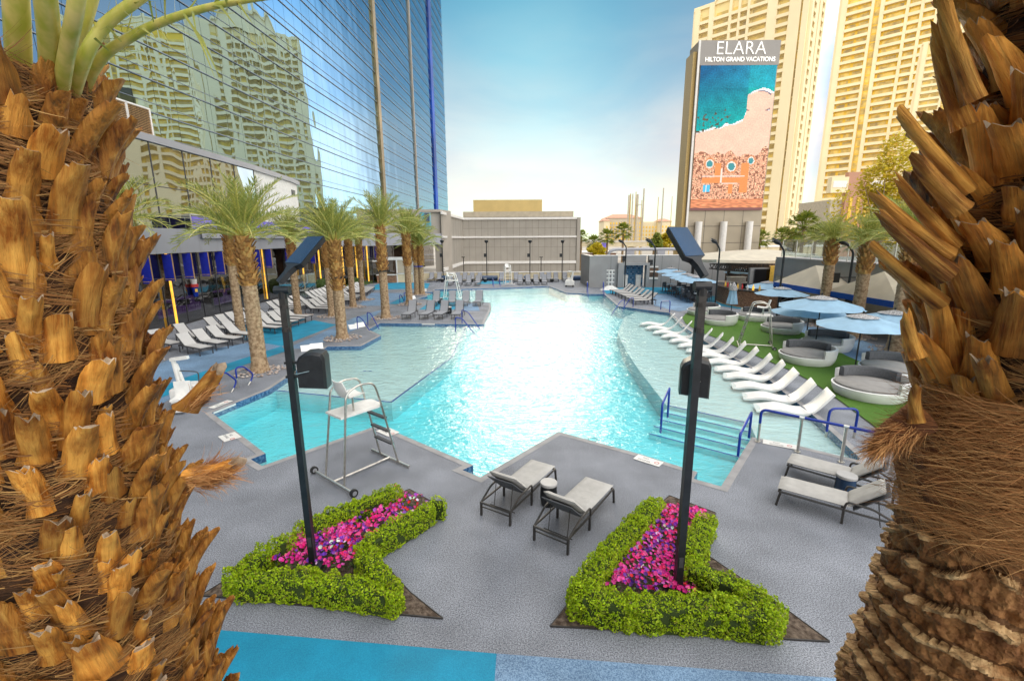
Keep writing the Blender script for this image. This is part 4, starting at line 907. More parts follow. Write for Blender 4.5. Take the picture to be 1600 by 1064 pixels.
p, q_ = AT(996, 320, 209.), AT(1003, 320, 209.); o = MB().beam(p, q_, .3, .3).build('mast_crossbar', m_tan); tag(o, 'crossbar joining two distant masts', 'crossbar')
for i, (xa, xb, yt, yb_, Y) in enumerate(((905, 1065, 379, 392, 160.0),)):
    g = thing('elevated_guideway', 'pale concrete elevated train guideway crossing behind the grey wall', 'bridge'); p, q_ = AT(xa - 60, yt, Y), AT(1330, yt, Y); z0 = AT(900, 386, Y).z
    MB().box(((p.x + q_.x) / 2, Y, (p.z + z0) / 2), (q_.x - p.x, 3, p.z - z0)).build('deck', m_cream, g); MB().box(((p.x + q_.x) / 2, Y - 1.6, p.z + .15), (q_.x - p.x, .3, .3)).build('parapet', m_trim, g)
    for k in range(12): x = p.x + (q_.x - p.x) * (k + .5) / 12; MB().box((x, Y, (z0 - 3) / 2), (1.6, 1.6, z0 + 3)).build('pier', m_tan, g)
for i, (x, y, w_, h_, m_, lab) in enumerate(((920, 396, 14, 4.5, m_brick, 'low brown shop building left of the grey wall'), (937, 386, 4, 2.2, m_violet, 'small pink and violet street sign board'), (1090, 385, 8, 5, m_cream, 'cream low building beside the billboard'), (1233, 386, 30, 5, m_cream, 'cream wide building beyond the pavilion'))):
    p = AT(x, y, 120.0 + 6 * i); o = thing('street_building' if i != 1 else 'street_sign', lab, 'building' if i != 1 else 'sign', (p.x, p.y, 0)); 
    if i == 1: MB().box((0, 0, p.z), (w_, .3, h_)).build('board', m_, o); MB().box((0, .1, p.z / 2 - 1.5), (.3, .3, p.z + 3)).build('post', m_tan, o)
    else: MB().box((0, 4, (p.z - 3) / 2), (w_, 8, p.z + 3)).build('wall', m_, o); MB().box((0, 4, p.z + .2), (w_ + .6, 8.6, .4)).build('roof', m_trim, o)
# ---------------------------------------------------------------- palms
m_frond = mat('date_palm_leaflets', (.24, .27, .08), rough=.45, var=.2, island=[(.17, .24, .04), (.34, .38, .07), (.48, .48, .11), (.24, .31, .06), (.58, .54, .15)], trans=.25, spec=.4)
m_petiole = mat('green_petiole', (.40, .42, .06), rough=.4, scale=3, col2=(.66, .56, .18), stretch=(6, 6, .6))
m_fan = mat('fan_palm_leaf', (.16, .22, .03), rough=.5, island=[(.10, .16, .02), (.26, .32, .04), (.42, .40, .05), (.16, .22, .03)], trans=.3)
m_trunk = mat('palm_trunk', (.50, .36, .22), rough=.9, scale=9, col2=(.24, .15, .08), bump=.8, bscale=30)
m_boot = mat('palm_boots', (.36, .19, .07), rough=.8, scale=5, col2=(.14, .07, .03), island=[(.60, .28, .06), (.32, .14, .035), (.75, .44, .13), (.45, .21, .05), (.22, .10, .03)], bump=.5, bscale=40)
def crown_mesh(seed, nfr=40, Lf=2.5, leafl=.46, k=34):
    rnd = random.Random(seed); b = MB(); pt = MB()
    for i in range(nfr):
        az = i * 2.39996 + rnd.uniform(-.2, .2); f = (i + .5) / nfr; e0 = radians(87 - 72 * f + rnd.uniform(-6, 6)); L_ = Lf * rnd.uniform(.85, 1.1) * (1 - .15 * (1 - f)); droop = radians(34 + 36 * f + rnd.uniform(-10, 10))
        hx, hy = cos(az), sin(az); pts = []; p = Vector((hx * .12, hy * .12, .05 + .25 * (1 - f))); n = 14
        for j in range(n + 1):
            pts.append(p.copy()); e = e0 - droop * (j / n) ** 1.5; p = p + Vector((hx * cos(e), hy * cos(e), sin(e))) * (L_ / n)
        pt.tube(pts, [.035 * (1 - .85 * j / n) + .004 for j in range(n + 1)], 4, caps=False)
        side = Vector((-hy, hx, 0))
        for j in range(k):
            t = .16 + .84 * j / (k - 1); q = t * n; a = int(min(q, n - .001)); P_ = pts[a].lerp(pts[a + 1], q - a); d = (pts[a + 1] - pts[a]).normalized(); nrm = side.cross(d).normalized()
            if nrm.z < 0: nrm = -nrm
            ll = leafl * (.55 + .6 * sin(pi * min(1, t * .9 + .12))) * rnd.uniform(.8, 1.15)
            for s in (-1, 1):
                sp = rnd.uniform(.45, .85); v = (side * s * sp + d * rnd.uniform(.65, .95) + nrm * rnd.uniform(.05, .55)).normalized()
                e_ = P_ + v * ll - Vector((0, 0, rnd.uniform(0, .1) * ll)); wv = d.cross(v).normalized().cross(v) * .014; m_ = P_ + v * ll * .45
                b.add([P_, m_ + wv, e_, m_ - wv], [(0, 1, 2, 3)])
    return pt, b
def trunk_mesh(h, r0, r1, zb):
    """old smooth ringed trunk up to zb"""
    b = MB(); n = 22; rows = int(zb / .055); vs = []
    for i in range(rows + 1):
        z = zb * i / rows; fl = 1 + .35 * exp(-z / .22)
        for j in range(n):
            a = 2 * pi * j / n; rr = (r0 + (r1 - r0) * z / h) * fl + .028 * noise.noise(Vector((cos(a) * 3.2, sin(a) * 3.2, z * 9))) + .014 * (i % 2); vs.append((rr * cos(a), rr * sin(a), z))
    b.add(vs, [(i * n + j, i * n + (j + 1) % n, (i + 1) * n + (j + 1) % n, (i + 1) * n + j) for i in range(rows) for j in range(n)]); return b
def boots_mesh(h, r1, zb, seed, dens=60):
    rnd = random.Random(seed); b = MB(); b.tube([(0, 0, zb - .05), (0, 0, h)], r1 * .9, 14); N_ = int((h - zb) * dens)
    for i in range(N_):
        z = zb + (h - zb) * i / N_; a = i * 2.39996; o = Vector((cos(a), sin(a), 0)); s = Vector((-sin(a), cos(a), 0)); up_ = (Vector((0, 0, 1)) + o * rnd.uniform(.25, .7)).normalized()
        w0, w1, L_, th = .12, .055, rnd.uniform(.16, .26), .045; base = o * r1 * .86 + Vector((0, 0, z)); P = []
        for f, w_ in ((0, w0), (.5, w1 * 1.25), (1, w1)):
            c = base + up_ * L_ * f + o * (.02 + .02 * f); P += [c - s * w_, c + o * th, c + s * w_, c - o * th * .5]
        b.add(P, [(0, 1, 5, 4), (1, 2, 6, 5), (2, 3, 7, 6), (3, 0, 4, 7), (4, 5, 9, 8), (5, 6, 10, 9), (6, 7, 11, 10), (7, 4, 8, 11), (8, 9, 10, 11)])
    return b
CR = []
for sd_ in (1, 2, 3):
    pt, lf = crown_mesh(sd_); h_ = bpy.data.objects.new('tmp', None); CR.append((pt, lf))
CM = []
for pt, lf in CR:
    o1 = lf.build('crown', m_frond); o2 = pt.build('petioles', m_petiole); CM.append((o1.data, o2.data)); bpy.data.objects.remove(o1); bpy.data.objects.remove(o2)
TMESH = {}
def date_palm(p, h, zb, label, r0=.27, r1=.25, v=0, sc_=1., rz=0., group='date palms round the pool'):
    t_ = thing('date_palm', label, 'palm tree', p, rz, group); key = (round(h, 1), round(zb, 1), r0)
    trunk_mesh(h, r0, r1 * .92, zb).build('trunk', m_trunk, t_, True); boots_mesh(h, r1, zb, int(h * 10) + v).build('leaf_base_sheath', m_boot, t_)
    a, c = CM[v % 3]; o = bpy.data.objects.new('crown', a); COL.objects.link(o); o.parent = t_; o.location = (0, 0, h - .1); o.scale = (sc_,) * 3; q = bpy.data.objects.new('petioles', c); COL.objects.link(q); q.parent = o
    return t_
rp_rnd = random.Random(5)
def rocks(p, r, lab):
    b = MB()
    for i in range(int(150 * r)):
        a, rr = rp_rnd.uniform(0, 2 * pi), r * sqrt(rp_rnd.uniform(.06, 1)); s = rp_rnd.uniform(.035, .08); c = Vector((rr * cos(a), rr * sin(a), s * .4)); vs = []
        for q in ((1, 0, 0), (0, 1, 0), (-1, 0, 0), (0, -1, 0), (0, 0, .7), (0, 0, -.6)): vs.append(c + Vector(q) * s * rp_rnd.uniform(.75, 1.25))
        b.add(vs, [(0, 1, 4), (1, 2, 4), (2, 3, 4), (3, 0, 4), (1, 0, 5), (2, 1, 5), (3, 2, 5), (0, 3, 5)])
    o = b.build('gravel', m_rock, None); o.location = (p.x, p.y, .01); struct(o, lab, 'stuff')
PAL = [  # base px, height, boots from, label, crown scale
    ((407, 580), 5.15, 3.35, 'largest mid date palm, at the left corner of the turquoise water', .27, .26, 0, 1.0),
    ((377, 523), 5.3, 3.7, 'slim date palm rising between the two groups of left loungers', .22, .21, 1, .9),
    ((535, 529), 4.95, 2.5, 'date palm on the pointed deck corner behind the near left lamp', .26, .26, 2, .98),
    ((466, 494), 5.2, 3.4, 'date palm directly behind the left lamp head, in the lounger rows', .22, .22, 1, .85),
    ((519, 494), 5.3, 3.2, 'date palm half hidden behind the pointed-corner palm', .22, .22, 0, .8),
    ((552, 480), 5.2, 3.0, 'fifth date palm of the lounger side, right of the curb line', .22, .22, 2, .85),
    ((567, 469), 5.0, 3.3, 'slender far date palm in front of the round shrubs', .2, .2, 1, .8),
    ((603, 497), 5.75, 3.0, 'tall date palm beside the island loungers with a cable strapped round it', .26, .26, 2, 1.0),
    ((640, 476), 5.4, 3.0, 'date palm near the small cyan wedge and blue rails', .25, .25, 0, .95),
    ((652, 460.5), 5.1, 2.9, 'left one of the twin date palms at the alcove of the pool', .24, .24, 1, .95),
    ((660, 460.5), 4.4, 2.6, 'right one of the twin date palms at the alcove of the pool', .22, .22, 2, .9),
    ((222, 566), 5.7, 3.7, 'date palm whose crown shows just right of the near left palm trunk', .24, .24, 0, .95),
    ((1283, 509), 4.75, 3.45, 'date palm left of the terrace lamp, above the blue umbrellas', .25, .28, 1, .66),
    ((1334, 527), 4.75, 3.2, 'date palm in the middle of the blue awning', .26, .29, 2, .66),
    ((1396, 549), 4.9, 3.3, 'date palm partly hidden by the near right palm', .26, .29, 0, .88)]
for bp_, h, zb, lab, r0, r1, v, s in PAL:
    p = G(*bp_); date_palm((p.x, p.y, 0), h, zb, lab, r0, r1, v, s, rp_rnd.uniform(0, 6))
    rocks(p, .95 if bp_[0] not in (222, 660) else .8, 'river pebbles round the foot of a palm')
for (x, y), lab in (((603, 414.5), 'strap'), ((528, 437), 'strap')): pass
def strap(basepx, z, r, lab, col):
    p = G(*basepx); o = MB().lathe([(r, -.05), (r + .03, -.05), (r + .03, .05), (r, .05)], 18).build('trunk_strap', col, None); o.location = (p.x, p.y, z); tag(o, lab, 'strap')
    d = MB().box((r + .12, 0, 0), (.18, .14, .12)).build('spotlight', m_black, o)
strap((603, 497), 3.05, .26, 'dark strap with a small spotlight round the tall island palm', m_rubber)
strap((535, 529), 3.15, .26, 'dark strap with a small spotlight round the pointed-corner palm', m_rubber)
strap((656, 460.5), 2.6, .42, 'blue strap round the twin palms', m_blue)

# fan palms far away
def fan_mesh(seed):
    rnd = random.Random(seed); b = MB()
    for i in range(34):
        az = i * 2.4; e = radians(75 - 115 * (i / 34)); d = Vector((cos(az) * cos(e), sin(az) * cos(e), sin(e))); s = Vector((-sin(az), cos(az), 0)); u = s.cross(d)
        c = d * rnd.uniform(.7, 1.0); b.beam((0, 0, 0), c, .04, .03); k = 11
        for j in range(k):
            t = (j / (k - 1) - .5) * radians(150); v = d * cos(t) + s * sin(t); L_ = rnd.uniform(.6, .9) * (1 - .25 * abs(t)); e2 = c + v * L_ - Vector((0, 0, L_ * .3)); m_ = c + v * L_ * .5; w_ = (s * cos(t) - d * sin(t)) * .075
            b.add([c, m_ + w_, e2, m_ - w_], [(0, 1, 2, 3)])
    return b
FMs = []
for sd_ in (4, 9): o = fan_mesh(sd_).build('crown', m_fan); FMs.append(o.data); bpy.data.objects.remove(o)
for i, (x, y, Y, s, lab) in enumerate(((908, 371, 105, 1.3, 'fan palm at the right edge of the taupe hall'), (928, 380, 100, 1.4, 'lowest of the distant fan palms left of the grey wall'), (949, 371, 100, 1.5, 'fan palm in front of the hotel left wing'),
        (974, 363, 100, 1.6, 'fan palm just left of the distant masts'), (1188, 374, 95, 1.6, 'small fan palm at the right foot of the billboard'), (1222, 370, 92, 1.5, 'left one of two small fan palms above the pavilion roof'), (1237, 372, 92, 1.6, 'right one of two small fan palms above the pavilion roof'),
        (1256, 357, 70, 2.0, 'bigger fan palm above the right end of the pavilion roof'), (1275, 368, 80, 1.5, 'fan palm beside the bigger fan palm'), (1291, 366, 78, 1.4, 'fan palm behind the first terrace date palm'), (1341, 379, 66, 1.5, 'fan palm between the two terrace date palms'), (1371, 376, 66, 1.5, 'fan palm right of the second terrace date palm'))):
    p = AT(x, y, Y); t_ = thing('fan_palm', lab, 'palm tree', (p.x, Y, -3), i * .7, 'distant fan palms'); MB().tube([(0, 0, 0), (0, 0, p.z + 3)], [.28, .2], 8).build('trunk', m_trunk, t_)
    o = bpy.data.objects.new('crown', FMs[i % 2]); COL.objects.link(o); o.parent = t_; o.location = (0, 0, p.z + 3); o.scale = (s,) * 3
# leafy trees
def leaf_cloud(b, c, R_, n, s, rnd, lobes=9):
    L_ = [(Vector((rnd.gauss(0, .45), rnd.gauss(0, .45), rnd.gauss(0, .4))), rnd.uniform(.35, .6)) for _ in range(lobes)]
    for i in range(n):
        lc, lr = rnd.choice(L_); v = Vector((rnd.gauss(0, 1), rnd.gauss(0, 1), rnd.gauss(0, 1))).normalized() * lr * rnd.uniform(.6, 1.05); q = lc + v; q = Vector((c[0] + q.x * R_[0], c[1] + q.y * R_[1], c[2] + q.z * R_[2]))
        a = Vector((rnd.gauss(0, 1), rnd.gauss(0, 1), rnd.gauss(0, 1))).normalized() * s; e = a.orthogonal().normalized() * s * .6; b.add([q - a, q + e, q + a, q - e], [(0, 1, 2, 3)])
m_ytree = mat('yellow_tree_leaves', (.60, .50, .02), rough=.6, island=[(.66, .52, .015), (.45, .42, .02), (.85, .62, .02), (.55, .48, .02)], trans=.45)  # yellow leaves, tone varied per leaf
m_shrub = mat('shrub_leaves', (.06, .11, .02), rough=.6, island=[(.03, .07, .01), (.07, .13, .02), (.11, .18, .03), (.05, .09, .015)], trans=.15)
def tree(x, ytop, ybot, wpx, Y, mt, lab, n=2200, s=.28):
    rnd = random.Random(int(x)); pt, pb = AT(x, ytop, Y), AT(x, ybot, Y); wx = wpx / 738 * Y / 2; hz_ = (pt.z - pb.z) / 2; c = (0, 0, pb.z + hz_ + 3)
    t_ = thing('leafy_tree', lab, 'tree', (pt.x, Y, -3)); b = MB(); leaf_cloud(b, c, (wx, wx, hz_), n, s, rnd); b.build('crown', mt, t_)
    b = MB(); b.tube([(0, 0, 0), (.1, 0, pb.z + 3.5), (0, 0, c[2])], [.3, .22, .1], 7)
    for k in range(5): a = k * 1.3; b.tube([(0, 0, pb.z + 3), (cos(a) * wx * .5, sin(a) * wx * .5, c[2] + hz_ * .3)], [.14, .04], 5)
    b.build('trunk', m_trunk, t_)
tree(1398, 225, 385, 120, 62, m_ytree, 'large yellow-green tree behind the near right palm stubs', 7000, .24)
tree(1245, 372, 392, 26, 72, m_ytree, 'low yellow tree behind the bigger fan palm', 1200)
tree(1038, 362, 390, 42, 130, m_ytree, 'rounded yellow-green tree left of the billboard base', 2500, .4)
tree(1022, 368, 390, 22, 128, m_fan, 'smaller green tree beside the rounded tree', 1200, .4)
tree(930, 383, 402, 26, 95, m_ytree, 'sparse yellow shrub tree by the taupe hall', 1500, .3)
def shrub(pxy, r, h, lab, nm='round_shrub', m_=None, n=1500, s=.05):
    p = G(*pxy); rnd = random.Random(int(pxy[0])); b = MB()
    for i in range(n):
        a, c_ = rnd.uniform(0, 2 * pi), rnd.uniform(-.25, 1); q = Vector((cos(a) * sqrt(max(0, 1 - c_ * c_)) * r, sin(a) * sqrt(max(0, 1 - c_ * c_)) * r, h * .5 + c_ * h * .5)) * rnd.uniform(.93, 1.03); v = Vector((rnd.gauss(0, 1), rnd.gauss(0, 1), rnd.gauss(0, 1))).normalized() * s; e = v.orthogonal().normalized() * s * .6
        b.add([q - v, q + e, q + v, q - e], [(0, 1, 2, 3)])
    t_ = thing(nm, lab, 'shrub', (p.x, p.y, 0)); b.build('foliage', m_ or m_shrub, t_); MB().lathe([(0, 0), (r * .6, .02), (r * .88, h * .4), (r * .8, h * .7), (r * .4, h * .9), (0, h * .93)], 12).build('core', m_shrub, t_, True)
for i, (pxy, r, h, lab) in enumerate((((506, 457), .75, 1.35, 'clipped round shrub nearest the glass screen'), ((519, 447), .85, 1.5, 'clipped round shrub behind the first one'), ((575, 441), .95, 1.9, 'tall clipped shrub behind the slender far palm'), ((556, 447), .6, .9, 'low shrub between the far palms'), ((540, 446), .5, .8, 'small loose shrub in the left planting strip'), ((590, 437), .7, .9, 'low shrub left of the kiosk counter'))):
    shrub(pxy, r, h, lab)
b = MB(); p, q = G(512, 462), G(594, 437); rnd = random.Random(2)
for i in range(5000):
    f = rnd.random(); c = p.lerp(q, f) + Vector((rnd.gauss(0, .35), rnd.gauss(0, .35), rnd.uniform(0, .35))); v = Vector((rnd.gauss(0, 1), rnd.gauss(0, 1), rnd.gauss(0, 1))).normalized() * .06; e = v.orthogonal().normalized() * .03; b.add([c - v, c + e, c + v, c - e], [(0, 1, 2, 3)])
struct(b.build('ground_cover', m_shrub), 'low green ground cover in the strip before the podium', 'stuff')
for pxy, m_, lab in (((567, 443), m_cyan, 'round cyan pot with flowers left of the kiosk'), ((583, 440), m_cyan, 'second cyan flower pot closer to the kiosk')):
    p = G(*pxy); t_ = thing('flower_pot', lab, 'flower pot', (p.x, p.y, 0)); MB().lathe([(0, 0), (.2, 0), (.3, .45), (.25, .45), (.2, .3), (0, .3)], 16).build('pot', m_, t_, True)
    b = MB(); rnd = random.Random(1)
    for i in range(160): c = Vector((rnd.gauss(0, .15), rnd.gauss(0, .15), rnd.uniform(.42, .75))); v = Vector((rnd.gauss(0, 1), rnd.gauss(0, 1), rnd.gauss(0, 1))).normalized() * .05; e = v.orthogonal().normalized() * .04; b.add([c - v, c + e, c + v, c - e], [(0, 1, 2, 3)])
    b.build('flowers', m_red, t_)
# glass screen beside the shrubs
gs = thing('glass_screen', 'clear glass screen box standing at the storefront beside the round shrubs', 'screen'); p, q = G(440, 478), G(495, 462)
for f in range(3):
    a, c = p.lerp(q, f / 3), p.lerp(q, (f + 1) / 3); MB().beam(a + Vector((0, 0, 1.1)), c + Vector((0, 0, 1.1)), .02, 2.0).build('pane', m_clear, gs); MB().box((c.x, c.y, 1.1), (.05, .05, 2.2)).build('post', m_steel, gs)

# ---------------------------------------------------------------- planting beds: hedges and petunias
m_hedge = mat('boxwood_leaves', (.34, .52, .008), rough=.5, island=[(.09, .17, .004), (.34, .52, .008), (.52, .68, .010), (.20, .34, .006), (.70, .80, .03), (.06, .11, .004), (.30, .19, .05)], trans=.35, spec=.3)
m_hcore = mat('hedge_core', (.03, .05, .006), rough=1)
def hedge(name, lab, paths, wd, zt_=.46, seed=1, dens=4600):
    """paths: top centre lines in pixels (at height zt_)"""
    rnd = random.Random(seed); t_ = thing(name, lab, 'hedge'); lf = MB(); core = MB()
    for path in paths:
        P_ = [G(x, y, zt_) for x, y in path]
        for i in range(len(P_) - 1):
            a, c = P_[i].copy(), P_[i + 1].copy(); a.z = c.z = 0; d = c - a; L_ = d.length; d.normalize(); s = Vector((-d.y, d.x, 0)); hw_ = wd / 2
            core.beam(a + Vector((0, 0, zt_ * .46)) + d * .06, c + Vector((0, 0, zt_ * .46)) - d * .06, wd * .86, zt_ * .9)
            N_ = int(dens * (L_ + hw_) * (wd + 2 * zt_)) 
            for k in range(N_):
                u = rnd.uniform(-hw_ * .8, L_ + hw_ * .8); g_ = rnd.uniform(0, wd + 2 * zt_)
                if g_ < wd: o_, z = g_ - hw_, zt_
                elif g_ < wd + zt_: o_, z = hw_, g_ - wd
                else: o_, z = -hw_, g_ - wd - zt_
                if rnd.random() < .07: o_, z = rnd.uniform(-hw_, hw_), rnd.uniform(0, zt_); u = rnd.choice((-hw_ * .85, L_ + hw_ * .85))
                q = a + d * u + s * o_; nz_ = noise.noise(Vector((q.x * 3.2, q.y * 3.2, z * 3.2))) * .045 + noise.noise(Vector((q.x * 10, q.y * 10, z * 10))) * .07
                rim = max(0, abs(o_) / hw_ - .85) * (.12 if z > zt_ * .8 else 0); end = max(0, -u / hw_, (u - L_) / hw_); k2 = 1 - .35 * end * end
                q = a + d * u + s * (o_ * k2 * (1 + nz_ / hw_)); q.z = max(.03, z * (1 - .12 * end) + nz_ * (1 if z > .2 else .3) - rim + rnd.gauss(0, .012))
                sz = rnd.uniform(.009, .017); v = Vector((rnd.gauss(0, 1), rnd.gauss(0, 1), rnd.gauss(.4, 1))).normalized() * sz * 1.3; e = v.orthogonal().normalized() * sz * .75; lf.add([q - v, q + e, q + v, q - e], [(0, 1, 2, 3)])
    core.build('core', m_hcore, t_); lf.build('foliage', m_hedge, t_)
hedge('hedge', 'clipped boxwood hedge of the left bed, round the base of the left lamp', [[(372, 897), (486, 899), (612, 920)], [(612, 920), (568, 858)], [(566, 848), (668, 790)], [(362, 893), (412, 858)], [(428, 846), (450, 838)], [(470, 822), (548, 788), (618, 762)], [(684, 782), (684.5, 781)]], .26, .37, 1)
hedge('hedge', 'clipped boxwood hedge of the right bed, round the base of the right lamp', [[(905, 921), (985, 935), (1131, 942), (1205, 955)], [(905, 918), (947, 860), (995, 812), (1025, 778)], [(1105, 805), (1078, 862)], [(1075, 876), (1163, 914), (1212, 945)]], .29, .41, 2)
PETAL = [((.80, .02, .30), 13), ((.85, .12, .46), 8), ((.85, .03, .20), 4), ((.22, .03, .45), 4), ((.42, .08, .58), 3), ((.85, .80, .84), 2), ((.75, .02, .03), 3), ((.10, .02, .26), 4)]
PW = [c for c, k in PETAL for _ in range(k)]
m_petal = mat('petunia_petals', (1, 1, 1), rough=.6, attr=True, trans=.25)
def flowers(name, lab, quad, n, seed):
    rnd = random.Random(seed); Q_ = [G(*q) for q in quad]; b = MB(); g = MB()
    for i in range(n * 2):
        u, v = rnd.random(), rnd.random(); p = Q_[0].lerp(Q_[1], u).lerp(Q_[3].lerp(Q_[2], u), v)
        if i < n:
            z = .17 + .10 * noise.noise(Vector((p.x * 3, p.y * 3, 0))) + rnd.uniform(-.02, .05); r = rnd.uniform(.024, .038); pal = PW[int((noise.noise(Vector((p.x * 1.9, p.y * 1.9, seed))) * .75 + .5 + rnd.gauss(0, .10)) * len(PW)) % len(PW)] if rnd.random() < .75 else rnd.choice(PW)
            ax = Vector((rnd.gauss(0, .5), rnd.gauss(-.3, .5), 1)).normalized(); x = ax.orthogonal().normalized(); y = ax.cross(x); c = Vector((p.x, p.y, z)); vs = [c - ax * r * .35]
            for k in range(10): a = k * pi / 5; rr = r * (1 if k % 2 == 0 else .82); vs.append(c + (x * cos(a) + y * sin(a)) * rr)
            cc = tuple(min(1, max(0, t * rnd.uniform(.75, 1.25))) for t in pal)
            for k in range(10): b.add([vs[0], vs[1 + k], vs[1 + (k + 1) % 10]], [(0, 1, 2)], 0, cc)
        else:
            c = Vector((p.x, p.y, rnd.uniform(.03, .16))); v_ = Vector((rnd.gauss(0, 1), rnd.gauss(0, 1), rnd.gauss(0, .6))).normalized() * .03; e = v_.orthogonal().normalized() * .016; g.add([c - v_, c + e, c + v_, c - e], [(0, 1, 2, 3)])
    struct(b.build('petunias', m_petal), lab, 'stuff'); struct(g.build('petunia_leaves', m_shrub), 'green leaves under the ' + lab, 'stuff')
flowers('petunias', 'magenta, violet and white petunias filling the left bed', [(418, 893), (600, 900), (552, 832), (480, 832)], 700, 3)
flowers('petunias', 'magenta and violet petunias in the narrow arm of the left bed', [(472, 852), (562, 870), (676, 797), (620, 771)], 520, 5)
flowers('petunias', 'magenta, red and white petunias filling the right bed', [(930, 930), (1085, 940), (1106, 812), (1036, 796)], 1300, 4)
# ---------------------------------------------------------------- furniture
def arc_pts(pts, r=.12, n=5):
    """round the corners of a polyline"""
    P_ = [Vector(p) for p in pts]; out = [P_[0]]
    for i in range(1, len(P_) - 1):
        a, b_, c = P_[i - 1], P_[i], P_[i + 1]; d1, d2 = (a - b_), (c - b_); q = min(r, d1.length * .45, d2.length * .45); s, e = b_ + d1.normalized() * q, b_ + d2.normalized() * q
        for k in range(n + 1): t = k / n; out.append(s * (1 - t) ** 2 + b_ * 2 * t * (1 - t) + e * t * t)
    return out + [P_[-1]]
# --- lamp posts near the camera
def solar_lamp(name, base, label, yaw, h=4.3, speaker_side=1, hd=1.0, wd=.09):
    t_ = thing(name, label, 'street lamp', base, yaw, 'solar lamps in the planting beds')
    b = MB(); b.box((0, 0, h * .42), (wd, wd, h * .84)); b.box((0, 0, .06), (.26, .26, .12)); po = b.build('pole', m_black, t_)
    b = MB(); b.box((0, 0, .012), (.34, .34, .024)); [b.cyl((sx * .13, sy * .13, .024), .014, .03, 8) for sx in (-1, 1) for sy in (-1, 1)]; b.build('base_plate', m_bronze, t_); MB().box((0, -wd / 2 - .003, .55), (wd * .6, .008, .16)).build('hand_hole_cover', m_frame, po)
    b = MB(); b.box((0, 0, h * .87), (wd * .92, wd * .92, h * .16)); b.cyl((0, 0, h * .83), wd * .62, .06, 12); b.cyl((0, 0, h * .90), wd * .6, .05, 12); b.build('upper_pole', m_bronze, t_)
    b = MB(); b.tube([(-.1, 0, h * .955), (.1, 0, h * .955)], wd * .62, 14); b.cyl((0, 0, h * .93), wd * .6, .1, 12); b.build('joint', m_black, t_)
    return t_
def lamp_head(t_, h, prof, yaw_axis=None):
    """flat solar head: outline in its own plane (x sideways, y outwards), tilted"""
    pass
def make_head(t_, org, X, Yv, outline, th=.07):
    X, Yv = X.normalized(), Yv.normalized(); Z = X.cross(Yv).normalized()
    if Z.z < 0: Z = -Z
    org = Vector(org); n = len(outline); top = [org + X * x + Yv * y + Z * th for x, y in outline]; bot = [org + X * (x * .93) + Yv * (y * .97 + .01) for x, y in outline]
    A = sum(outline[i][0] * outline[(i + 1) % n][1] - outline[(i + 1) % n][0] * outline[i][1] for i in range(n)); hand = X.cross(Yv).dot(Z) * A > 0
    f = [tuple(range(n)), tuple(range(n, 2 * n))[::-1]] + [(n + i, n + (i + 1) % n, (i + 1) % n, i) for i in range(n)]
    if not hand: f = [q[::-1] for q in f]
    o = MB().add(top + bot, f).build('lamp_head', m_black, t_)
    ins = [org + X * x + Yv * y + Z * (th + .004) for x, y in [(p[0] * .95, .45 + (p[1] - .45) * .97) for p in outline if p[1] > .35]]
    k = len(ins); ff = tuple(range(k)); MB().add(ins, [ff if hand else ff[::-1]]).build('solar_panel', m_panel, o)
    led = [org + X * x * .7 + Yv * (.5 + (y - .5) * .8) - Z * .004 for x, y in outline if y > .35]; MB().add(led, [tuple(range(len(led)))]).build('lamp_lens', m_marker, o)
OUTL = [(-.06, 0), (.06, 0), (.07, .20), (.12, .32), (.27, .38), (.27, 1.03), (-.27, 1.03), (-.27, .38), (-.12, .32), (-.07, .20)]
pb = G(491, 893); t_ = solar_lamp('lamp_post', (pb.x, pb.y, 0), 'black square lamp post with a blue-grey solar head standing in the left flower bed', 0, 4.55)
make_head(t_, (0, 0, 4.42), Vector((.38, -.35, 0)), Vector((.13, .5, .35)), OUTL)
pb2 = G(1058, 927); t2 = solar_lamp('lamp_post', (pb2.x, pb2.y, 0), 'black square lamp post with a grey solar head standing in the right flower bed', 0, 4.62, wd=.10)
make_head(t2, (0, 0, 4.50), Vector((-.38, -.35, 0)), Vector((-.06, .5, .35)), OUTL)
def speaker(loc, rz, label, arm):
    s = thing('outdoor_speaker', label, 'speaker', loc, rz, 'black outdoor speakers on lamp posts'); n = 14; b = MB()
    prof = [(-.19, -.24), (-.19, .12), (-.15, .20), (-.06, .255), (.06, .265), (.16, .24), (.19, .17), (.19, -.27)]
    for w0, w1, y0, y1 in ((.88, 1, -.16, -.1), (1, 1, -.1, .12), (1, .82, .12, .17)):
        k = len(prof); A = [(x * w0, y0, z * w0) for x, z in prof]; B_ = [(x * w1, y1, z * w1) for x, z in prof]; b.add(A + B_, [(i, (i + 1) % k, k + (i + 1) % k, k + i) for i in range(k)])
    b.add([(x * .88, -.16, z * .88) for x, z in prof], [tuple(range(len(prof)))]); b.add([(x * .82, .17, z * .82) for x, z in prof], [tuple(range(len(prof)))[::-1]]); b.build('cabinet', m_black, s, True)
    MB().tube(arc_pts([(arm * .25, 0, -.02), (arm * .2, -.19, -.02), (0, -.19, .02)], .05), .006, 6).build('bracket', m_steel, s); b = MB(); b.box((arm * .28, 0, .1), (.2, .05, .03)); b.box((arm * .28, 0, -.1), (.2, .05, .03)); b.build('mount', m_black, s)
q = AT(487, 577, pb.y); speaker((q.x + .02, pb.y + .02, q.z), .1, 'black speaker box fixed to the right of the left lamp post', -1)
q = AT(1088, 590, pb2.y + .2); speaker((q.x + .0, pb2.y + .26, q.z), -.3, 'black speaker box fixed behind the right lamp post', .3)
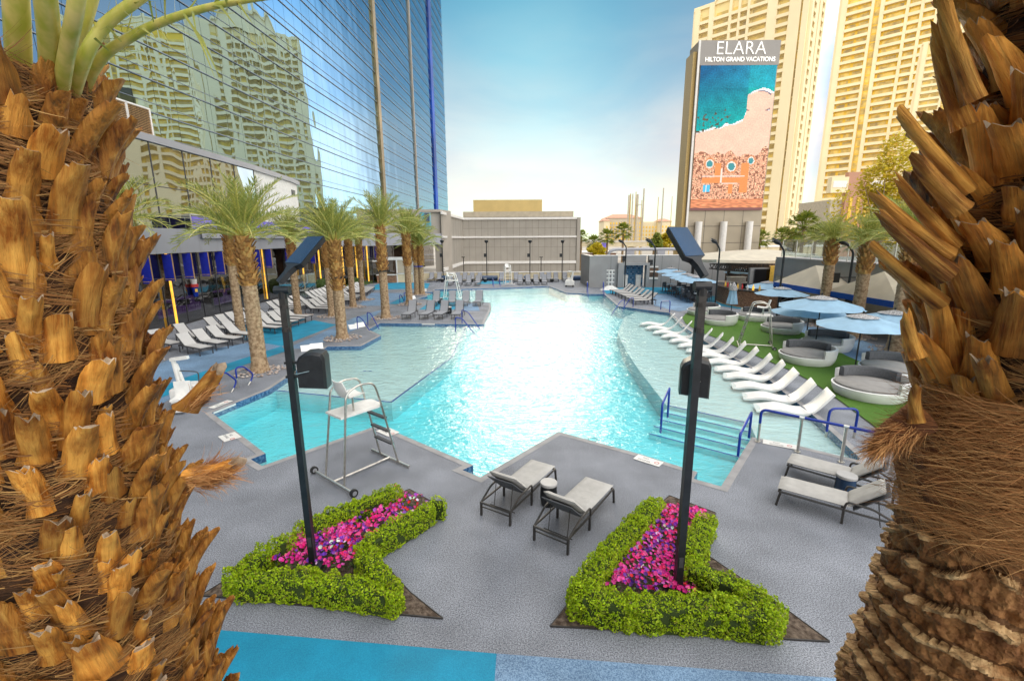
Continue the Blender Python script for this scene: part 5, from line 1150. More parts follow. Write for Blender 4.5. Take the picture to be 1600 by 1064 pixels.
# --- street type lamps (right, far)
def arm_lamp(bx, by, hx, hy, label, big=1.):
    p = G(bx, by); Y = p.y; q = AT(hx, hy, Y); h = q.z; t_ = thing('arm_lamp', label, 'street lamp', (p.x, p.y, 0), 0, 'black arm lamps on the right')
    L_ = -max(.6, min(1.5, abs(p.x - q.x))); MB().tube(arc_pts([(0, 0, 0), (0, 0, h - .55), (L_ * .5, 0, h - .12)], .2), .06 * big, 8).build('pole', m_black, t_, True)
    o = MB().tube([(L_ * .4, 0, h - .17), (L_ * .75, 0, h - .02), (L_ * 1.12, 0, h + .1)], [.06, .14, .1], 8).build('lamp_head', m_black, t_); o.scale = (1, 1.3, 1); MB().box((L_ * .85, 0, h + .12), (.5, .26, .02), ry=.35).build('solar_panel', m_panel, t_)
for a in ((975.5, 453, 968, 377, 'arm lamp in front of the tiled alcove'), (1019, 476, 1011, 376, 'arm lamp at the end of the striped lounger group'), (1117, 478, 1116, 377, 'arm lamp rising through the dining umbrellas'), (1213, 500, 1210, 378, 'arm lamp behind the middle daybeds'), (1316, 512, 1311, 378, 'arm lamp in front of the blue awning')): arm_lamp(*a)
def ball_lamp(x, yb_, yt, lab, sp=True, Y=None):
    p = G(x, yb_); q = AT(x, yt, p.y); t_ = thing('pole_lamp', lab, 'street lamp', (p.x, p.y, 0), 0, 'thin black pole lamps along the far wall')
    MB().tube([(0, 0, 0), (0, 0, q.z - .15)], .055, 8).build('pole', m_black, t_); MB().lathe([(0, -.18), (.1, -.15), (.22, 0), (.24, .16), (.18, .2), (0, .22)], 12, 0, (0, 0, q.z)).build('lamp_head', m_black, t_, True)
    if sp: s = thing('pole_speaker', 'black speaker on the ' + lab.split(' pole')[0] + ' pole lamp from the left', 'speaker', (p.x - .18, p.y, AT(x, 399, p.y).z), 0, 'speakers on the far pole lamps'); MB().box((0, 0, 0), (.3, .25, .42)).build('cabinet', m_black, s); MB().box((.15, 0, 0), (.1, .06, .06)).build('bracket', m_frame, s)
for x, lab in ((693, 'first pole lamp from the left along the far wall'), (761, 'second pole lamp from the left along the far wall'), (828, 'third pole lamp from the left along the far wall'), (878, 'fourth pole lamp from the left along the far wall')): ball_lamp(x, 438.5, 378, lab)
for x, Y, lab in ((845.5, 68, 'short thin pole beyond the far wall in front of the hall'), (724, 72, 'short thin pole beyond the far wall near the hall corner')):
    q = AT(x, 402, Y); o = MB().tube([(0, 0, 0), (0, 0, q.z)], .07, 6).build('light_pole', m_bronze, None); o.location = (q.x, Y, 0); tag(o, lab, 'pole'); b_ = MB().box((0, 0, q.z), (.5, .3, .12)).build('lamp_head', m_bronze, o)

# --- lifeguard chair
def lifeguard_chair(m_steel=m_steel, R_=.024):
    t_ = thing('lifeguard_chair', 'x', 'lifeguard chair', group='mobile lifeguard chairs')
    # frame: x along length (seat back at -x, ladder at +x), y across
    HW = .34
    for s in (-1, 1):
        b = MB(); b.tube(arc_pts([(-.62, s * HW * 1.08, .08), (-.42, s * HW * .9, 1.55), (-.36, s * HW * .86, 2.02), (-.05, s * HW * .84, 2.14), (.33, s * HW * .84, 2.08), (.45, s * HW * .9, 1.62), (.78, s * HW * 1.0, .08)], .14), R_, 8); b.build('side_frame', m_steel, t_, True)
    for s in (-1, 1): pass
    b = MB(); b.tube([(-.66, -.72, .07), (-.66, .72, .07)], .03, 8); b.tube([(.80, -.72, .05), (.80, .72, .05)], .03, 8); b.tube([(-.66, 0, .07), (.80, 0, .06)], .024, 8); b.build('base_rail', m_steel, t_)
    for y in (-.78, .78): w_ = MB().tube([(-.66, y - .03, .085), (-.66, y + .03, .085)], .085, 18).build('wheel', m_rubber, t_); MB().tube([(-.66, y - .035, .085), (-.66, y + .035, .085)], .05, 12).build('hub', m_fascia, w_)
    for z in (.55, .88, 1.22): x = .78 - (z - .08) / 1.54 * .33; MB().box((x, 0, z), (.09, HW * 1.85, .035)).build('rung', m_frame, t_)
    b = MB(); P_ = [(-.52, -.3), (.42, -.3), (.56, -.2), (.56, .2), (.42, .3), (-.52, .3)]; b.prism(P_, 1.50, 1.545); b.build('footboard', m_whitepaint, t_)
    for s in (-1, 1): MB().tube([(-.12, s * .14, 1.54), (-.12, s * .14, 1.86)], .02, 6).build('seat_post', m_steel, t_)
    b = MB(); n = 9; W_ = .23; prof = [(-.40, 2.24), (-.365, 2.12), (-.33, 1.98), (-.27, 1.89), (-.16, 1.86), (0, 1.865), (.10, 1.885), (.14, 1.87)]; vs = []
    for th in (0, .02):
        for i, (x, z) in enumerate(prof):
            for j in range(n): y = (j / (n - 1) * 2 - 1); wv = W_ * (.8 if i == 0 else 1); vs.append((x + (.05 * y * y if i < 4 else 0) - (th if i < 4 else 0), y * wv, z + (.04 * y * y if i > 3 else 0) - (th if i >= 3 else 0)))
    K = len(prof); fs = []
    for i in range(K - 1):
        for j in range(n - 1): a = i * n + j; fs.append((a, a + 1, a + n + 1, a + n)); a += K * n; fs.append((a, a + n, a + n + 1, a + 1))
    for j in range(n - 1): fs += [(j + 1, j, j + K * n, j + 1 + K * n), ((K - 1) * n + j, (K - 1) * n + j + 1, (2 * K - 1) * n + j + 1, (2 * K - 1) * n + j)]
    for i in range(K - 1): fs += [(i * n, (i + 1) * n, (i + 1) * n + K * n, i * n + K * n), ((i + 1) * n + n - 1, i * n + n - 1, i * n + n - 1 + K * n, (i + 1) * n + n - 1 + K * n)]
    b.add(vs, fs); b.build('seat', m_whitepaint, t_, True); return t_
lc = lifeguard_chair()
b0, b1 = G(490, 742), G(545, 778); e0, e1 = G(580, 708), G(632, 732); mid = (b0 + b1 + e0 + e1) / 4; ax = ((e0 + e1) / 2 - (b0 + b1) / 2); L_lc = ax.length
place(lc, ST, (mid.x, mid.y, 0), atan2(ax.y, ax.x), 'steel lifeguard chair with wheels on the near deck beside the left lamp', scale=L_lc / 1.46)
p = G(1182, 541); place(lc, ST, (p.x, p.y, 0), radians(158), 'lifeguard chair standing on the turf among the daybeds')
lw = lifeguard_chair(m_whitepaint, .04)
p = G(706, 466); place(lw, ST, (p.x, p.y, 0), radians(-8), 'white lifeguard chair behind the island loungers')
lw2 = lw
p = G(793, 444); clone(lw2, (p.x, p.y, 0), radians(-80), 'lifeguard chair at the far pool edge, ladder towards the water')
# --- pool lift
def pool_lift():
    t_ = thing('pool_lift', 'x', 'pool lift', group='white pool lifts')
    b = MB(); b.box((0, 0, .38), (.95, .62, .5)); b.box((.05, 0, .68), (.7, .56, .12)); bo = b.build('base_box', m_whitepaint, t_); md = bo.modifiers.new('b', 'BEVEL'); md.width = .06; md.segments = 3
    for x in (-.36, .36): MB().tube([(x, -.34, .09), (x, .34, .09)], .09, 12).build('wheel', m_rubber, t_)
    b = MB(); b.tube([(-.25, 0, .6), (-.33, 0, 1.55)], .07, 8); b.tube([(-.12, 0, .7), (-.26, 0, 1.4)], .05, 8); b.build('mast', m_whitepaint, t_)
    b = MB(); b.beam((-.4, 0, 1.55), (.15, -.1, 1.62), .12, .1); b.build('arm', m_whitepaint, t_)
    MB().tube(arc_pts([(.38, -.2, .6), (.42, -.2, 1.15), (-.1, -.2, 1.22)], .1), .02, 6).build('handle', m_frame, t_)
    b = MB(); b.box((0, -.62, .42), (.46, .42, .06)); b.box((0, -.42, .68), (.46, .06, .5)); b.box((0, -.85, .1), (.34, .2, .04)); b.tube([(0, -.8, .42), (0, -.86, .1)], .025, 6); b.build('seat', m_whitepaint, t_); return t_
pl_ = pool_lift(); p = G(300, 632); place(pl_, ST, (p.x, p.y, 0), radians(12), 'white pool lift at the left pool edge next to the near palm', scale=.95)
p = G(890, 448); place(pl_, ST, (p.x, p.y, 0), radians(170), 'white pool lift on the far deck right of centre', scale=1.0)
# white guard stand by the grey wall
p = G(953, 453); t_ = thing('guard_stand', 'white ladder-like stand on a wide foot against the grey wall', 'stand', (p.x, p.y, 0))
b = MB(); b.tube([(-.16, 0, .1), (-.16, 0, 1.9)], .06, 8); b.tube([(.16, 0, .1), (.16, 0, 1.9)], .06, 8); b.build('post', m_whitepaint, t_)
for z in (.75, 1.15, 1.55, 1.9): MB().box((0, 0, z), (.75, .2, .07)).build('rung', m_whitepaint, t_)
b = MB(); b.add([(-.95, -.45, 0), (.95, -.45, 0), (.95, .45, 0), (-.95, .45, 0), (-.25, -.12, .42), (.25, -.12, .42), (.25, .12, .42), (-.25, .12, .42)], [(3, 2, 1, 0), (4, 5, 6, 7), (0, 1, 5, 4), (1, 2, 6, 5), (2, 3, 7, 6), (3, 0, 4, 7)]); b.build('foot', m_whitepaint, t_)

# --- handrails
def railing(name, pts, r, mat_, label, group, posts=(), rad=.12, legs=None):
    t_ = thing(name, label, 'handrail', (0, 0, 0), 0, group); MB().tube(arc_pts(pts, rad), r, 8).build('rail', mat_, t_, True)
    for a, c in posts: MB().tube([a, c], r * .95, 8).build('post', m_steel, t_)
    return t_
def hoop(a_px, b_px, h, lab, grp='blue pool handrails', drop=0., leg=.35):
    a, b_ = G(*a_px), G(*b_px); d = (b_ - a); up_ = Vector((0, 0, 1))
    pts = [a + up_ * leg, a + up_ * h, a + d * .45 + up_ * h, b_ + up_ * (leg + drop), b_ - d * .22 + up_ * (.12 + drop)]
    railing('handrail', pts, .028, m_blue, lab, grp, [(a, a + up_ * leg), (b_ - d * .22 + up_ * (.12 + drop), b_ - d * .4 + up_ * drop)], .14)
hoop((345, 617), (372, 610), .72, 'left one of the two blue handrails beside the pool lift'); hoop((372, 606), (398, 599), .72, 'right one of the two blue handrails beside the pool lift')
def exit_rail(a_px, b_px, h, lab):
    a, b_ = G(*a_px), G(*b_px); b_.z = -.3; up_ = Vector((0, 0, 1)); d = b_ - a; railing('handrail', [a, a + up_ * h, a + d * .35 + up_ * h, b_ + up_ * .1, b_], .028, m_blue, lab, 'blue pool handrails', (), .18)
exit_rail((559, 514), (581, 517), .75, 'front one of the two blue rails at the pointed deck corner'); exit_rail((575, 508), (592, 509), .8, 'rear one of the two blue rails at the pointed deck corner')
exit_rail((712, 519), (742, 517), .85, 'front one of the two blue rails below the island loungers'); exit_rail((722, 505), (752, 512), .85, 'rear one of the two blue rails below the island loungers')
exit_rail((625, 474), (633, 471), .7, 'left blue rail behind the small cyan wedge'); exit_rail((632, 470), (641, 468), .7, 'right blue rail behind the small cyan wedge')
exit_rail((770, 446), (772, 450), .8, 'left blue rail at the far pool edge'); exit_rail((780.5, 445), (782, 449), .8, 'right blue rail at the far pool edge')
exit_rail((917, 458), (919, 462), 1.1, 'left blue rail at the far deck corner by the grey wall'); exit_rail((942, 457), (944, 461), 1.05, 'right blue rail at the far deck corner by the grey wall')
exit_rail((975, 481), (956, 487), .65, 'front blue rail entering the water at the striped loungers'); exit_rail((989, 480), (972, 482), .75, 'rear blue rail entering the water at the striped loungers')
def flat_hoop(a_px, b_px, h, lab, za=0., leg=.0, hb=None):
    a, b_ = G(*a_px, za), G(*b_px); up_ = Vector((0, 0, 1)); hb = h if hb is None else hb
    railing('handrail', [a + up_ * leg, a + up_ * h, b_ + up_ * hb, b_ + up_ * leg], .032, m_blue, lab, 'blue pool handrails', [(a, a + up_ * leg), (b_, b_ + up_ * leg)] if leg else (), .16)
flat_hoop((1032, 488), (1046, 488), .78, 'small blue hoop rail at the far end of the white in-pool loungers', -.2)
flat_hoop((1290, 683), (1334, 684), .78, 'blue hoop rail behind the long blue railing', 0, .16)
a, c = G(1032, 676, -.35), G(1043, 652, -.3); railing('handrail', [a, a + Vector((0, 0, .85)), c + Vector((0, 0, .95)), c], .032, m_blue, 'left blue rail on the submerged entry steps', 'blue pool handrails', (), .1)
a, c = G(1153, 712, -.05), G(1170, 684, -.05); railing('handrail', [a, a + Vector((0, 0, .55)), c + Vector((0, 0, .72)), c], .032, m_blue, 'right blue rail on the submerged entry steps', 'blue pool handrails', (), .1)
a, m1_, m2_, e_ = G(1184, 690), G(1246, 706), G(1314, 722), G(1392, 741); up_ = Vector((0, 0, .86))
lr = railing('handrail', [a + Vector((0, 0, .5)), a + up_, e_ + up_], .034, m_blue, 'long blue railing on steel posts in front of the right loungers', 'blue pool handrails', [(a, a + Vector((0, 0, .5))), (m1_, m1_ + up_), (m2_, m2_ + up_), (e_, e_ + up_)], .14)
for p in (a, m1_, m2_): MB().cyl((p.x, p.y, 0), .07, .02, 12).build('flange', m_steel, lr)
for q in (m1_, m2_): p = q + up_; d = (e_ - a).normalized(); MB().tube([p - d * .05, p + d * .05], .037, 8).build('collar', m_steel, lr)
# low metal rail round the far lounger curb
b = MB(); pts = [G(x, y, .45) for x, y in ((530, 437), (548, 433), (562, 434), (585, 431))]

# --- sling loungers
def sling_lounger(name, msl, back=radians(50), cat='sun lounger', lab='x'):
    t_ = thing(name, lab, cat); W_ = .56; z = .33
    b = MB()
    for s in (-1, 1): b.beam((-.55, s * W_ / 2, z), (1.2, s * W_ / 2, z), .035, .045)
    b.beam((1.2, -W_ / 2, z), (1.2, W_ / 2, z), .035, .045); b.beam((-.55, -W_ / 2, z), (-.55, W_ / 2, z), .035, .045); b.build('frame', m_frame, t_)
    for x in (-.5, .15, 1.12):
        for s in (-1, 1): MB().beam((x, s * W_ / 2, 0), (x, s * W_ / 2, z), .035, .035).build('leg', m_frame, t_)
    MB().box((.56, 0, z + .03), (1.24, W_ - .05, .022)).build('seat', msl, t_)
    bl_ = .78; c, s_ = cos(back), sin(back); b = MB(); P_ = []
    for f, sg in ((0, 0), (.5, -.025), (1, 0)): P_ += [(-.06 - c * bl_ * f + s_ * sg, y, z + .04 + s_ * bl_ * f + c * sg) for y in (-W_ / 2 + .03, W_ / 2 - .03)]
    P2 = [(x + .02 * s_ * -1, y, zz - .02 * c) for x, y, zz in P_]; b.add(P_ + P2, [(0, 1, 3, 2), (2, 3, 5, 4), (7, 6, 8, 9), (9, 8, 10, 11), (0, 2, 8, 6), (2, 4, 10, 8), (3, 1, 7, 9), (5, 3, 9, 11), (4, 5, 11, 10), (1, 0, 6, 7)]); b.build('backrest', msl, t_)
    b = MB()
    for s in (-1, 1): b.beam((-.06, s * W_ / 2, z + .02), (-.06 - c * bl_, s * W_ / 2, z + .02 + s_ * bl_), .03, .03); b.beam((-.06 - c * bl_ * .6, s * W_ / 2 * .9, z + .02 + s_ * bl_ * .6), (-.42, s * W_ / 2 * .9, z), .02, .02)
    b.build('back_frame', m_frame, t_); return t_
# row lounger: origin between legs; +x is the foot
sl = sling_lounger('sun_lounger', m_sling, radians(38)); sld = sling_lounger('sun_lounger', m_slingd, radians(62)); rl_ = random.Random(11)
def row(proto, feet, heading, labf, grp):
    for i, (x, y) in enumerate(feet):
        h = heading(i) if callable(heading) else heading; h += rl_.uniform(-.05, .05)
        place(proto, ST, (x - cos(h) * 1.12, y - sin(h) * 1.12, 0), h, labf(i), grp)
st_key = lambda o: o
hd = radians(-28)
front = [(-13.7, 20.1), (-13.6, 21.1), (-13.45, 22.1), (-13.3, 23.1)] + [(-12.8, y) for y in (24.9, 25.85, 26.8, 27.75, 28.7)] + [(-12.8, y) for y in (31.9, 32.8, 33.7, 34.6)] + [(-12.8, y) for y in (36.4, 37.2, 38.0, 38.8, 39.6)] + [(-13.2 - .12 * (k), 41.8 + .85 * k) for k in range(6)]
row(sl, front, lambda i: hd + radians(min(i, 12) * 1.6), lambda i: '%s sling lounger from the near end of the pool-side row by the podium' % ORD[i], 'grey sling loungers in rows along the podium')
backr = [(-15.9, 19.2), (-15.7, 21.0), (-15.6, 22.6)] + [(-15.3, 24.7), (-15.25, 25.7), (-15.2, 26.7), (-15.15, 27.6), (-15.1, 28.5), (-15.1, 29.4)] + [(-15.2, y) for y in (31.6, 32.5, 33.4, 34.3, 35.2, 36.1)] + [(-15.2, y) for y in (37.9, 38.7, 39.5, 40.3, 41.1)] + [(-15.6, 43 + .85 * k) for k in range(5)]
row(sl, backr, lambda i: hd + radians(min(i, 12) * 1.6), lambda i: '%s sling lounger from the near end of the row against the storefront glass' % ORD[i], 'grey sling loungers in rows along the podium')
isl = [G(x, y) for x, y in ((629, 499.5), (656, 499.5), (679, 499.5), (706, 499.5))]
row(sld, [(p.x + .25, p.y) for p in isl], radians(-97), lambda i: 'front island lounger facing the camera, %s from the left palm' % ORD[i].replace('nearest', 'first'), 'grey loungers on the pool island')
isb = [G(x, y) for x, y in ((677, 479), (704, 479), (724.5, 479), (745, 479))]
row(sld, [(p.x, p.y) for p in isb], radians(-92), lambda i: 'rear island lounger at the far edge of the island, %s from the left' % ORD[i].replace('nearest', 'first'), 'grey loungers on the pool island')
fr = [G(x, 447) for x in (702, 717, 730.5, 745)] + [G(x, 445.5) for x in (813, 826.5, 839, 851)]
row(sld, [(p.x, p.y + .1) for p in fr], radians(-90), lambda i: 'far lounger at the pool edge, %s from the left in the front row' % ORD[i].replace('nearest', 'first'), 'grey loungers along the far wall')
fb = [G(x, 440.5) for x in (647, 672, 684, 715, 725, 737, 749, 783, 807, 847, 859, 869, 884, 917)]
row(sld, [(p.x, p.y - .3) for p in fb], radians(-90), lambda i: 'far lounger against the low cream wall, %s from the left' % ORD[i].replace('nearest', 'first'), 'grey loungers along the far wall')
sll = sling_lounger('sun_lounger', m_sling, radians(42)); fa, fb_ = G(955, 459), G(991, 476)
row(sll, [tuple(fa.lerp(fb_, i / 7))[:2] for i in range(8)], radians(188), lambda i: 'pale striped lounger of the close group by the grey wall, %s from the far end' % ORD[i].replace('nearest', 'first'), 'pale loungers in a close group at the right end')
# side tables of the island
def drum(p, r, h, lab, mt=m_black, top=m_drumtop, grp='small drum side tables'):
    t_ = thing('side_table', lab, 'side table', (p.x, p.y, 0), 0, grp); MB().lathe([(0, 0), (r * .82, 0), (r, h * .35), (r * .92, h * .95), (0, h * .95)], 24).build('base', mt, t_, True); MB().lathe([(0, 0), (r, 0), (r, .035), (r * .96, .05), (0, .05)], 24, 0, (0, 0, h * .95)).build('table_top', top, t_)
drum(G(701, 490), .23, .45, 'dark side table between the island loungers'); drum(G(688, 474), .2, .42, 'dark side table behind the island loungers')
for i, x in enumerate((691, 709, 737, 758, 818, 832, 845, 862)): p = G(x, 441); drum(p, .2, .42, 'small dark table among the far loungers, %s from the left' % ORD[i].replace('nearest', 'first'))
# --- cushioned chaises
def chaise(name='chaise_lounge'):
    t_ = thing(name, 'x', 'chaise lounge', group='cushioned chaise lounges in front'); W_ = .64; z = .33
    b = MB(); sd_ = W_ / 2 + .03
    for s in (-1, 1): b.tube(arc_pts([(1.28, s * (sd_ - .02), z - .01), (.2, s * sd_, z - .02), (-.1, s * sd_, z - .03), (-.72, s * sd_, z - .03)], .06), .022, 6)
    b.tube([(1.28, -sd_ + .02, z - .01), (1.28, sd_ - .02, z - .01)], .022, 6); b.tube([(-.72, -sd_, z - .03), (-.72, sd_, z - .03)], .022, 6); b.tube([(-.7, -sd_, .2), (-.7, sd_, .2)], .014, 6); b.build('frame', m_bronze, t_)
    for x in (1.25, .15, -.7):
        for s in (-1, 1): MB().beam((x + (.05 if x > 1 else 0), s * sd_, 0), (x, s * sd_, z - .02), .045, .035).build('leg', m_bronze, t_)
    for s in (-1, 1): MB().tube(arc_pts([(.15, s * (sd_ + .01), z - .02), (.12, s * (sd_ + .02), z + .17), (-.3, s * (sd_ + .02), z + .15), (-.7, s * sd_, z - .03)], .07), .022, 6).build('armrest', m_bronze, t_)
    def pad(L_, th, name_, org, ang):
        b = MB(); nx, ny = 14, 9; vs = []
        for side in (0, 1):
            for i in range(nx + 1):
                for j in range(ny + 1):
                    u, v = i / nx, j / ny; e = min(1, min(u, 1 - u) * L_ / .05, min(v, 1 - v) * W_ / .05); h_ = th * (.5 + .5 * sqrt(1 - (1 - e) ** 2)) if side else th * (.5 - .5 * sqrt(1 - (1 - e) ** 2)); h_ += (.006 * noise.noise(Vector((u * 9, v * 5, L_ * 3))) if side else 0)
                    vs.append((u * L_, (v - .5) * W_, h_))
        K = (nx + 1) * (ny + 1)
        fs = []
        for i in range(nx):
            for j in range(ny): a = i * (ny + 1) + j; fs.append((a, a + 1, a + ny + 2, a + ny + 1)); a += K; fs.append((a, a + ny + 1, a + ny + 2, a + 1))
        T_ = Matrix.Translation(org) @ Matrix.Rotation(-ang, 4, 'Y') @ Matrix.Diagonal((1, 1, -1 if ang > 1 else 1, 1)); b.T = T_; b.add(vs, fs); return b.build(name_, m_cush, t_, 'all')
    pad(1.26, .10, 'seat_cushion', (.05, 0, z), 0.)
    pad(.74, .10, 'back_cushion', (.06, 0, z + .005), pi - radians(43)).name
    b = MB(); c, s_ = cos(radians(43)), sin(radians(43)); b.beam((0, 0, z - .01), (-c * .72, 0, z - .01 + s_ * .72), W_ * .96, .015); b.build('back_panel', m_greyplastic, t_)
    b = MB()
    for s in (-1, 1): b.tube([(-c * .5, s * .2, z + s_ * .5 - .03), (-.45, s * .2, z - .2)], .008, 5)
    b.tube([(-.45, -.3, z - .2), (-.45, .3, z - .2)], .01, 5); b.build('strut', m_bronze, t_); return t_
ch = chaise()
def put_ch(foot_px, rear_px, lab, k=1.0):
    a, c = G(*foot_px), G(*rear_px); d = a - c; place(ch, ST, (c.x + d.x * .36, c.y + d.y * .36, 0), atan2(d.y, d.x), lab, scale=d.length / 1.97)
# (midpoints between the two foot legs and between the two rear legs)
put_ch((847, 747), (774, 813), 'left chaise of the centre pair, back towards the left bed')
put_ch((934, 778), (860, 855), 'right chaise of the centre pair, next to the right bed')
put_ch((1234, 738), (1395, 783), 'rear chaise of the right pair, beside the blue railing')
put_ch((1219, 778), (1399, 828), 'front chaise of the right pair, nearest the right palm')
drum(G(857, 787), .165, .44, 'round grey drum table between the two centre chaises'); drum(G(1318, 775), .18, .44, 'round grey drum table between the two right chaises', m_panel)

# --- in-pool loungers
def ledge_lounger():
    b = MB(); prof = [(-.98, .76), (-.92, .68), (-.76, .45), (-.60, .24), (-.46, .12), (-.30, .065), (-.08, .075), (.14, .12), (.34, .14), (.54, .11), (.74, .05), (.92, .02)]; th = .055; W_ = .70; n = 5; P_ = arc_pts([(x, 0, z) for x, z in prof], .1, 3)
    top = [(p.x, p.z) for p in P_]; k = len(top); nr = []
    for i in range(k):
        a, c = top[max(i - 1, 0)], top[min(i + 1, k - 1)]; dx, dz = c[0] - a[0], c[1] - a[1]; l = hypot(dx, dz); nr.append((-dz / l, dx / l))
    vs = []
    for sgn in (0, 1):
        for i in range(k):
            x, z = top[i]; x -= nr[i][0] * th * sgn; z -= nr[i][1] * th * sgn
            for j in range(n): y = (j / (n - 1) - .5) * W_; vs.append((x, y, max(z, -.0) + (.015 * (2 * j / (n - 1) - 1) ** 2 if sgn == 0 else 0)))
    fs = []; K = k * n
    for i in range(k - 1):
        for j in range(n - 1): a = i * n + j; fs.append((a, a + 1, a + n + 1, a + n)); a += K; fs.append((a, a + n, a + n + 1, a + 1))
        fs += [(i * n, (i + 1) * n, (i + 1) * n + K, i * n + K), ((i + 1) * n + n - 1, i * n + n - 1, i * n + n - 1 + K, (i + 1) * n + n - 1 + K)]
    for j in range(n - 1): fs += [(j + 1, j, j + K, j + 1 + K), ((k - 1) * n + j, (k - 1) * n + j + 1, (k - 1) * n + j + 1 + K, (k - 1) * n + j + K)]
    b.add(vs, fs); o = b.build('in_pool_lounger', m_white, None, True); return tag(o, 'x', 'pool lounger', 'white in-pool loungers')
ll = ledge_lounger(); LP = [(1262, 652), (1236, 633), (1213, 614), (1194, 598), (1176, 586), (1157, 573.5), (1139, 563), (1121, 555), (1105, 547), (1089, 539), (1074, 531.5), (1059, 525), (1045, 517.5), (1034, 511)]
for i, (x, y) in enumerate(LP):
    p = G(x, y, -.12); h = radians(160 - i * .6 + rl_.uniform(-2.2, 2.2)); q = p + Vector((cos(h), sin(h), 0)) * .42 + Vector((cos(h - pi / 2), sin(h - pi / 2), 0)) * .33
    place(ll, ST, (q.x, q.y, -.115), h, 'white in-pool lounger on the right ledge, %s from the blue railing' % ORD[i].replace('nearest', 'first'))
for x, y, h, lab in ((484, 556, -60, 'left one of two white in-pool loungers behind the near left lamp'), (498, 553, -62, 'right one of two white in-pool loungers behind the near left lamp'), (562, 519, -45, 'left one of two white in-pool loungers at the blue corner rails'), (572, 516, -45, 'right one of two white in-pool loungers at the blue corner rails'),
        (648, 471, -45, 'white in-pool lounger beside the small cyan wedge'), (652, 470, -45, 'second white in-pool lounger in the alcove behind the island'), (662, 458, -80, 'white in-pool lounger at the twin palms')):
    p = G(x, y, -.1); place(ll, ST, (p.x, p.y, -.36), radians(h), lab, scale=.8)

# --- daybeds
def daybed():
    t_ = thing('daybed', 'x', 'daybed', group='round white daybeds on the turf'); R_ = 1.02
    MB().lathe([(0, 0), (R_ * .88, 0), (R_ * .90, .03), (R_ * .93, .08), (R_ * .975, .18), (R_, .30), (R_, .33), (R_ * .95, .34), (R_ * .94, .25), (0, .25)], 48).build('base', m_white, t_, True)
    a0, a1 = radians(-70), radians(134); n = 36
    prof = [(R_ * .985, .26), (R_ * 1.01, .40), (R_ * 1.02, .63), (R_ * 1.0, .65), (R_ * .93, .65), (R_ * .92, .63), (R_ * .92, .28)]
    b = MB(); b.lathe(prof, n, 0, (0, 0, 0), a0, a1)
    for a, fl in ((a0, 0), (a1, 1)): vs = [(r * cos(a), r * sin(a), z) for r, z in prof]; f = tuple(range(len(vs))); b.add(vs, [f if fl else f[::-1]])
    b.build('shell', m_white, t_, True)
    MB().lathe([(0, .26), (R_ * .88, .26), (R_ * .91, .30), (R_ * .91, .38), (R_ * .87, .42), (0, .425)], 48).build('seat_cushion', m_cushg, t_, True)
    b0, b1 = radians(14), radians(132); pr2 = [(R_ * .91, .43), (R_ * .91, .71), (R_ * .87, .74), (R_ * .80, .73), (R_ * .77, .68), (R_ * .76, .43)]; b = MB(); b.lathe(pr2, 28, 0, (0, 0, 0), b0, b1)
    for a, fl in ((b0, 0), (b1, 1)): vs = [(r * cos(a), r * sin(a), z) for r, z in pr2]; f = tuple(range(len(vs))); b.add(vs, [f if fl else f[::-1]])
    b.build('back_cushion', m_greyplastic, t_, True); return t_
m_cushg = mat('daybed_cushion', (.30, .29, .28), rough=.9, var=.08, scale=4, bump=.2, bscale=25)
db = daybed()
for i, (x, y, rz, s, lab) in enumerate(((1357, 618, 18, 1.02, 'front daybed beside the blue hoop rail, nearest the camera'), (1392, 588, 15, 1.0, 'daybed behind the front one, half hidden by the near right palm'), (1259, 565, 15, 1.0, 'daybed in the middle of the turf, below the largest near umbrella'), (1290, 545, 12, 1.0, 'daybed right behind the middle one, under the double umbrella'),
        (1220, 519, 12, .98, 'daybed right of the lifeguard chair'), (1177, 500, 10, .95, 'daybed behind the legs of the turf lifeguard chair'), (1123, 506, 8, .98, 'daybed left of the closed umbrella, close to the right lamp'), (1098, 492, 5, 1.0, 'farthest daybed, behind the right lamp post'))):
    p = G(x, y); place(db, ST, (p.x, p.y, .015), radians(rz - 32), lab, scale=s)
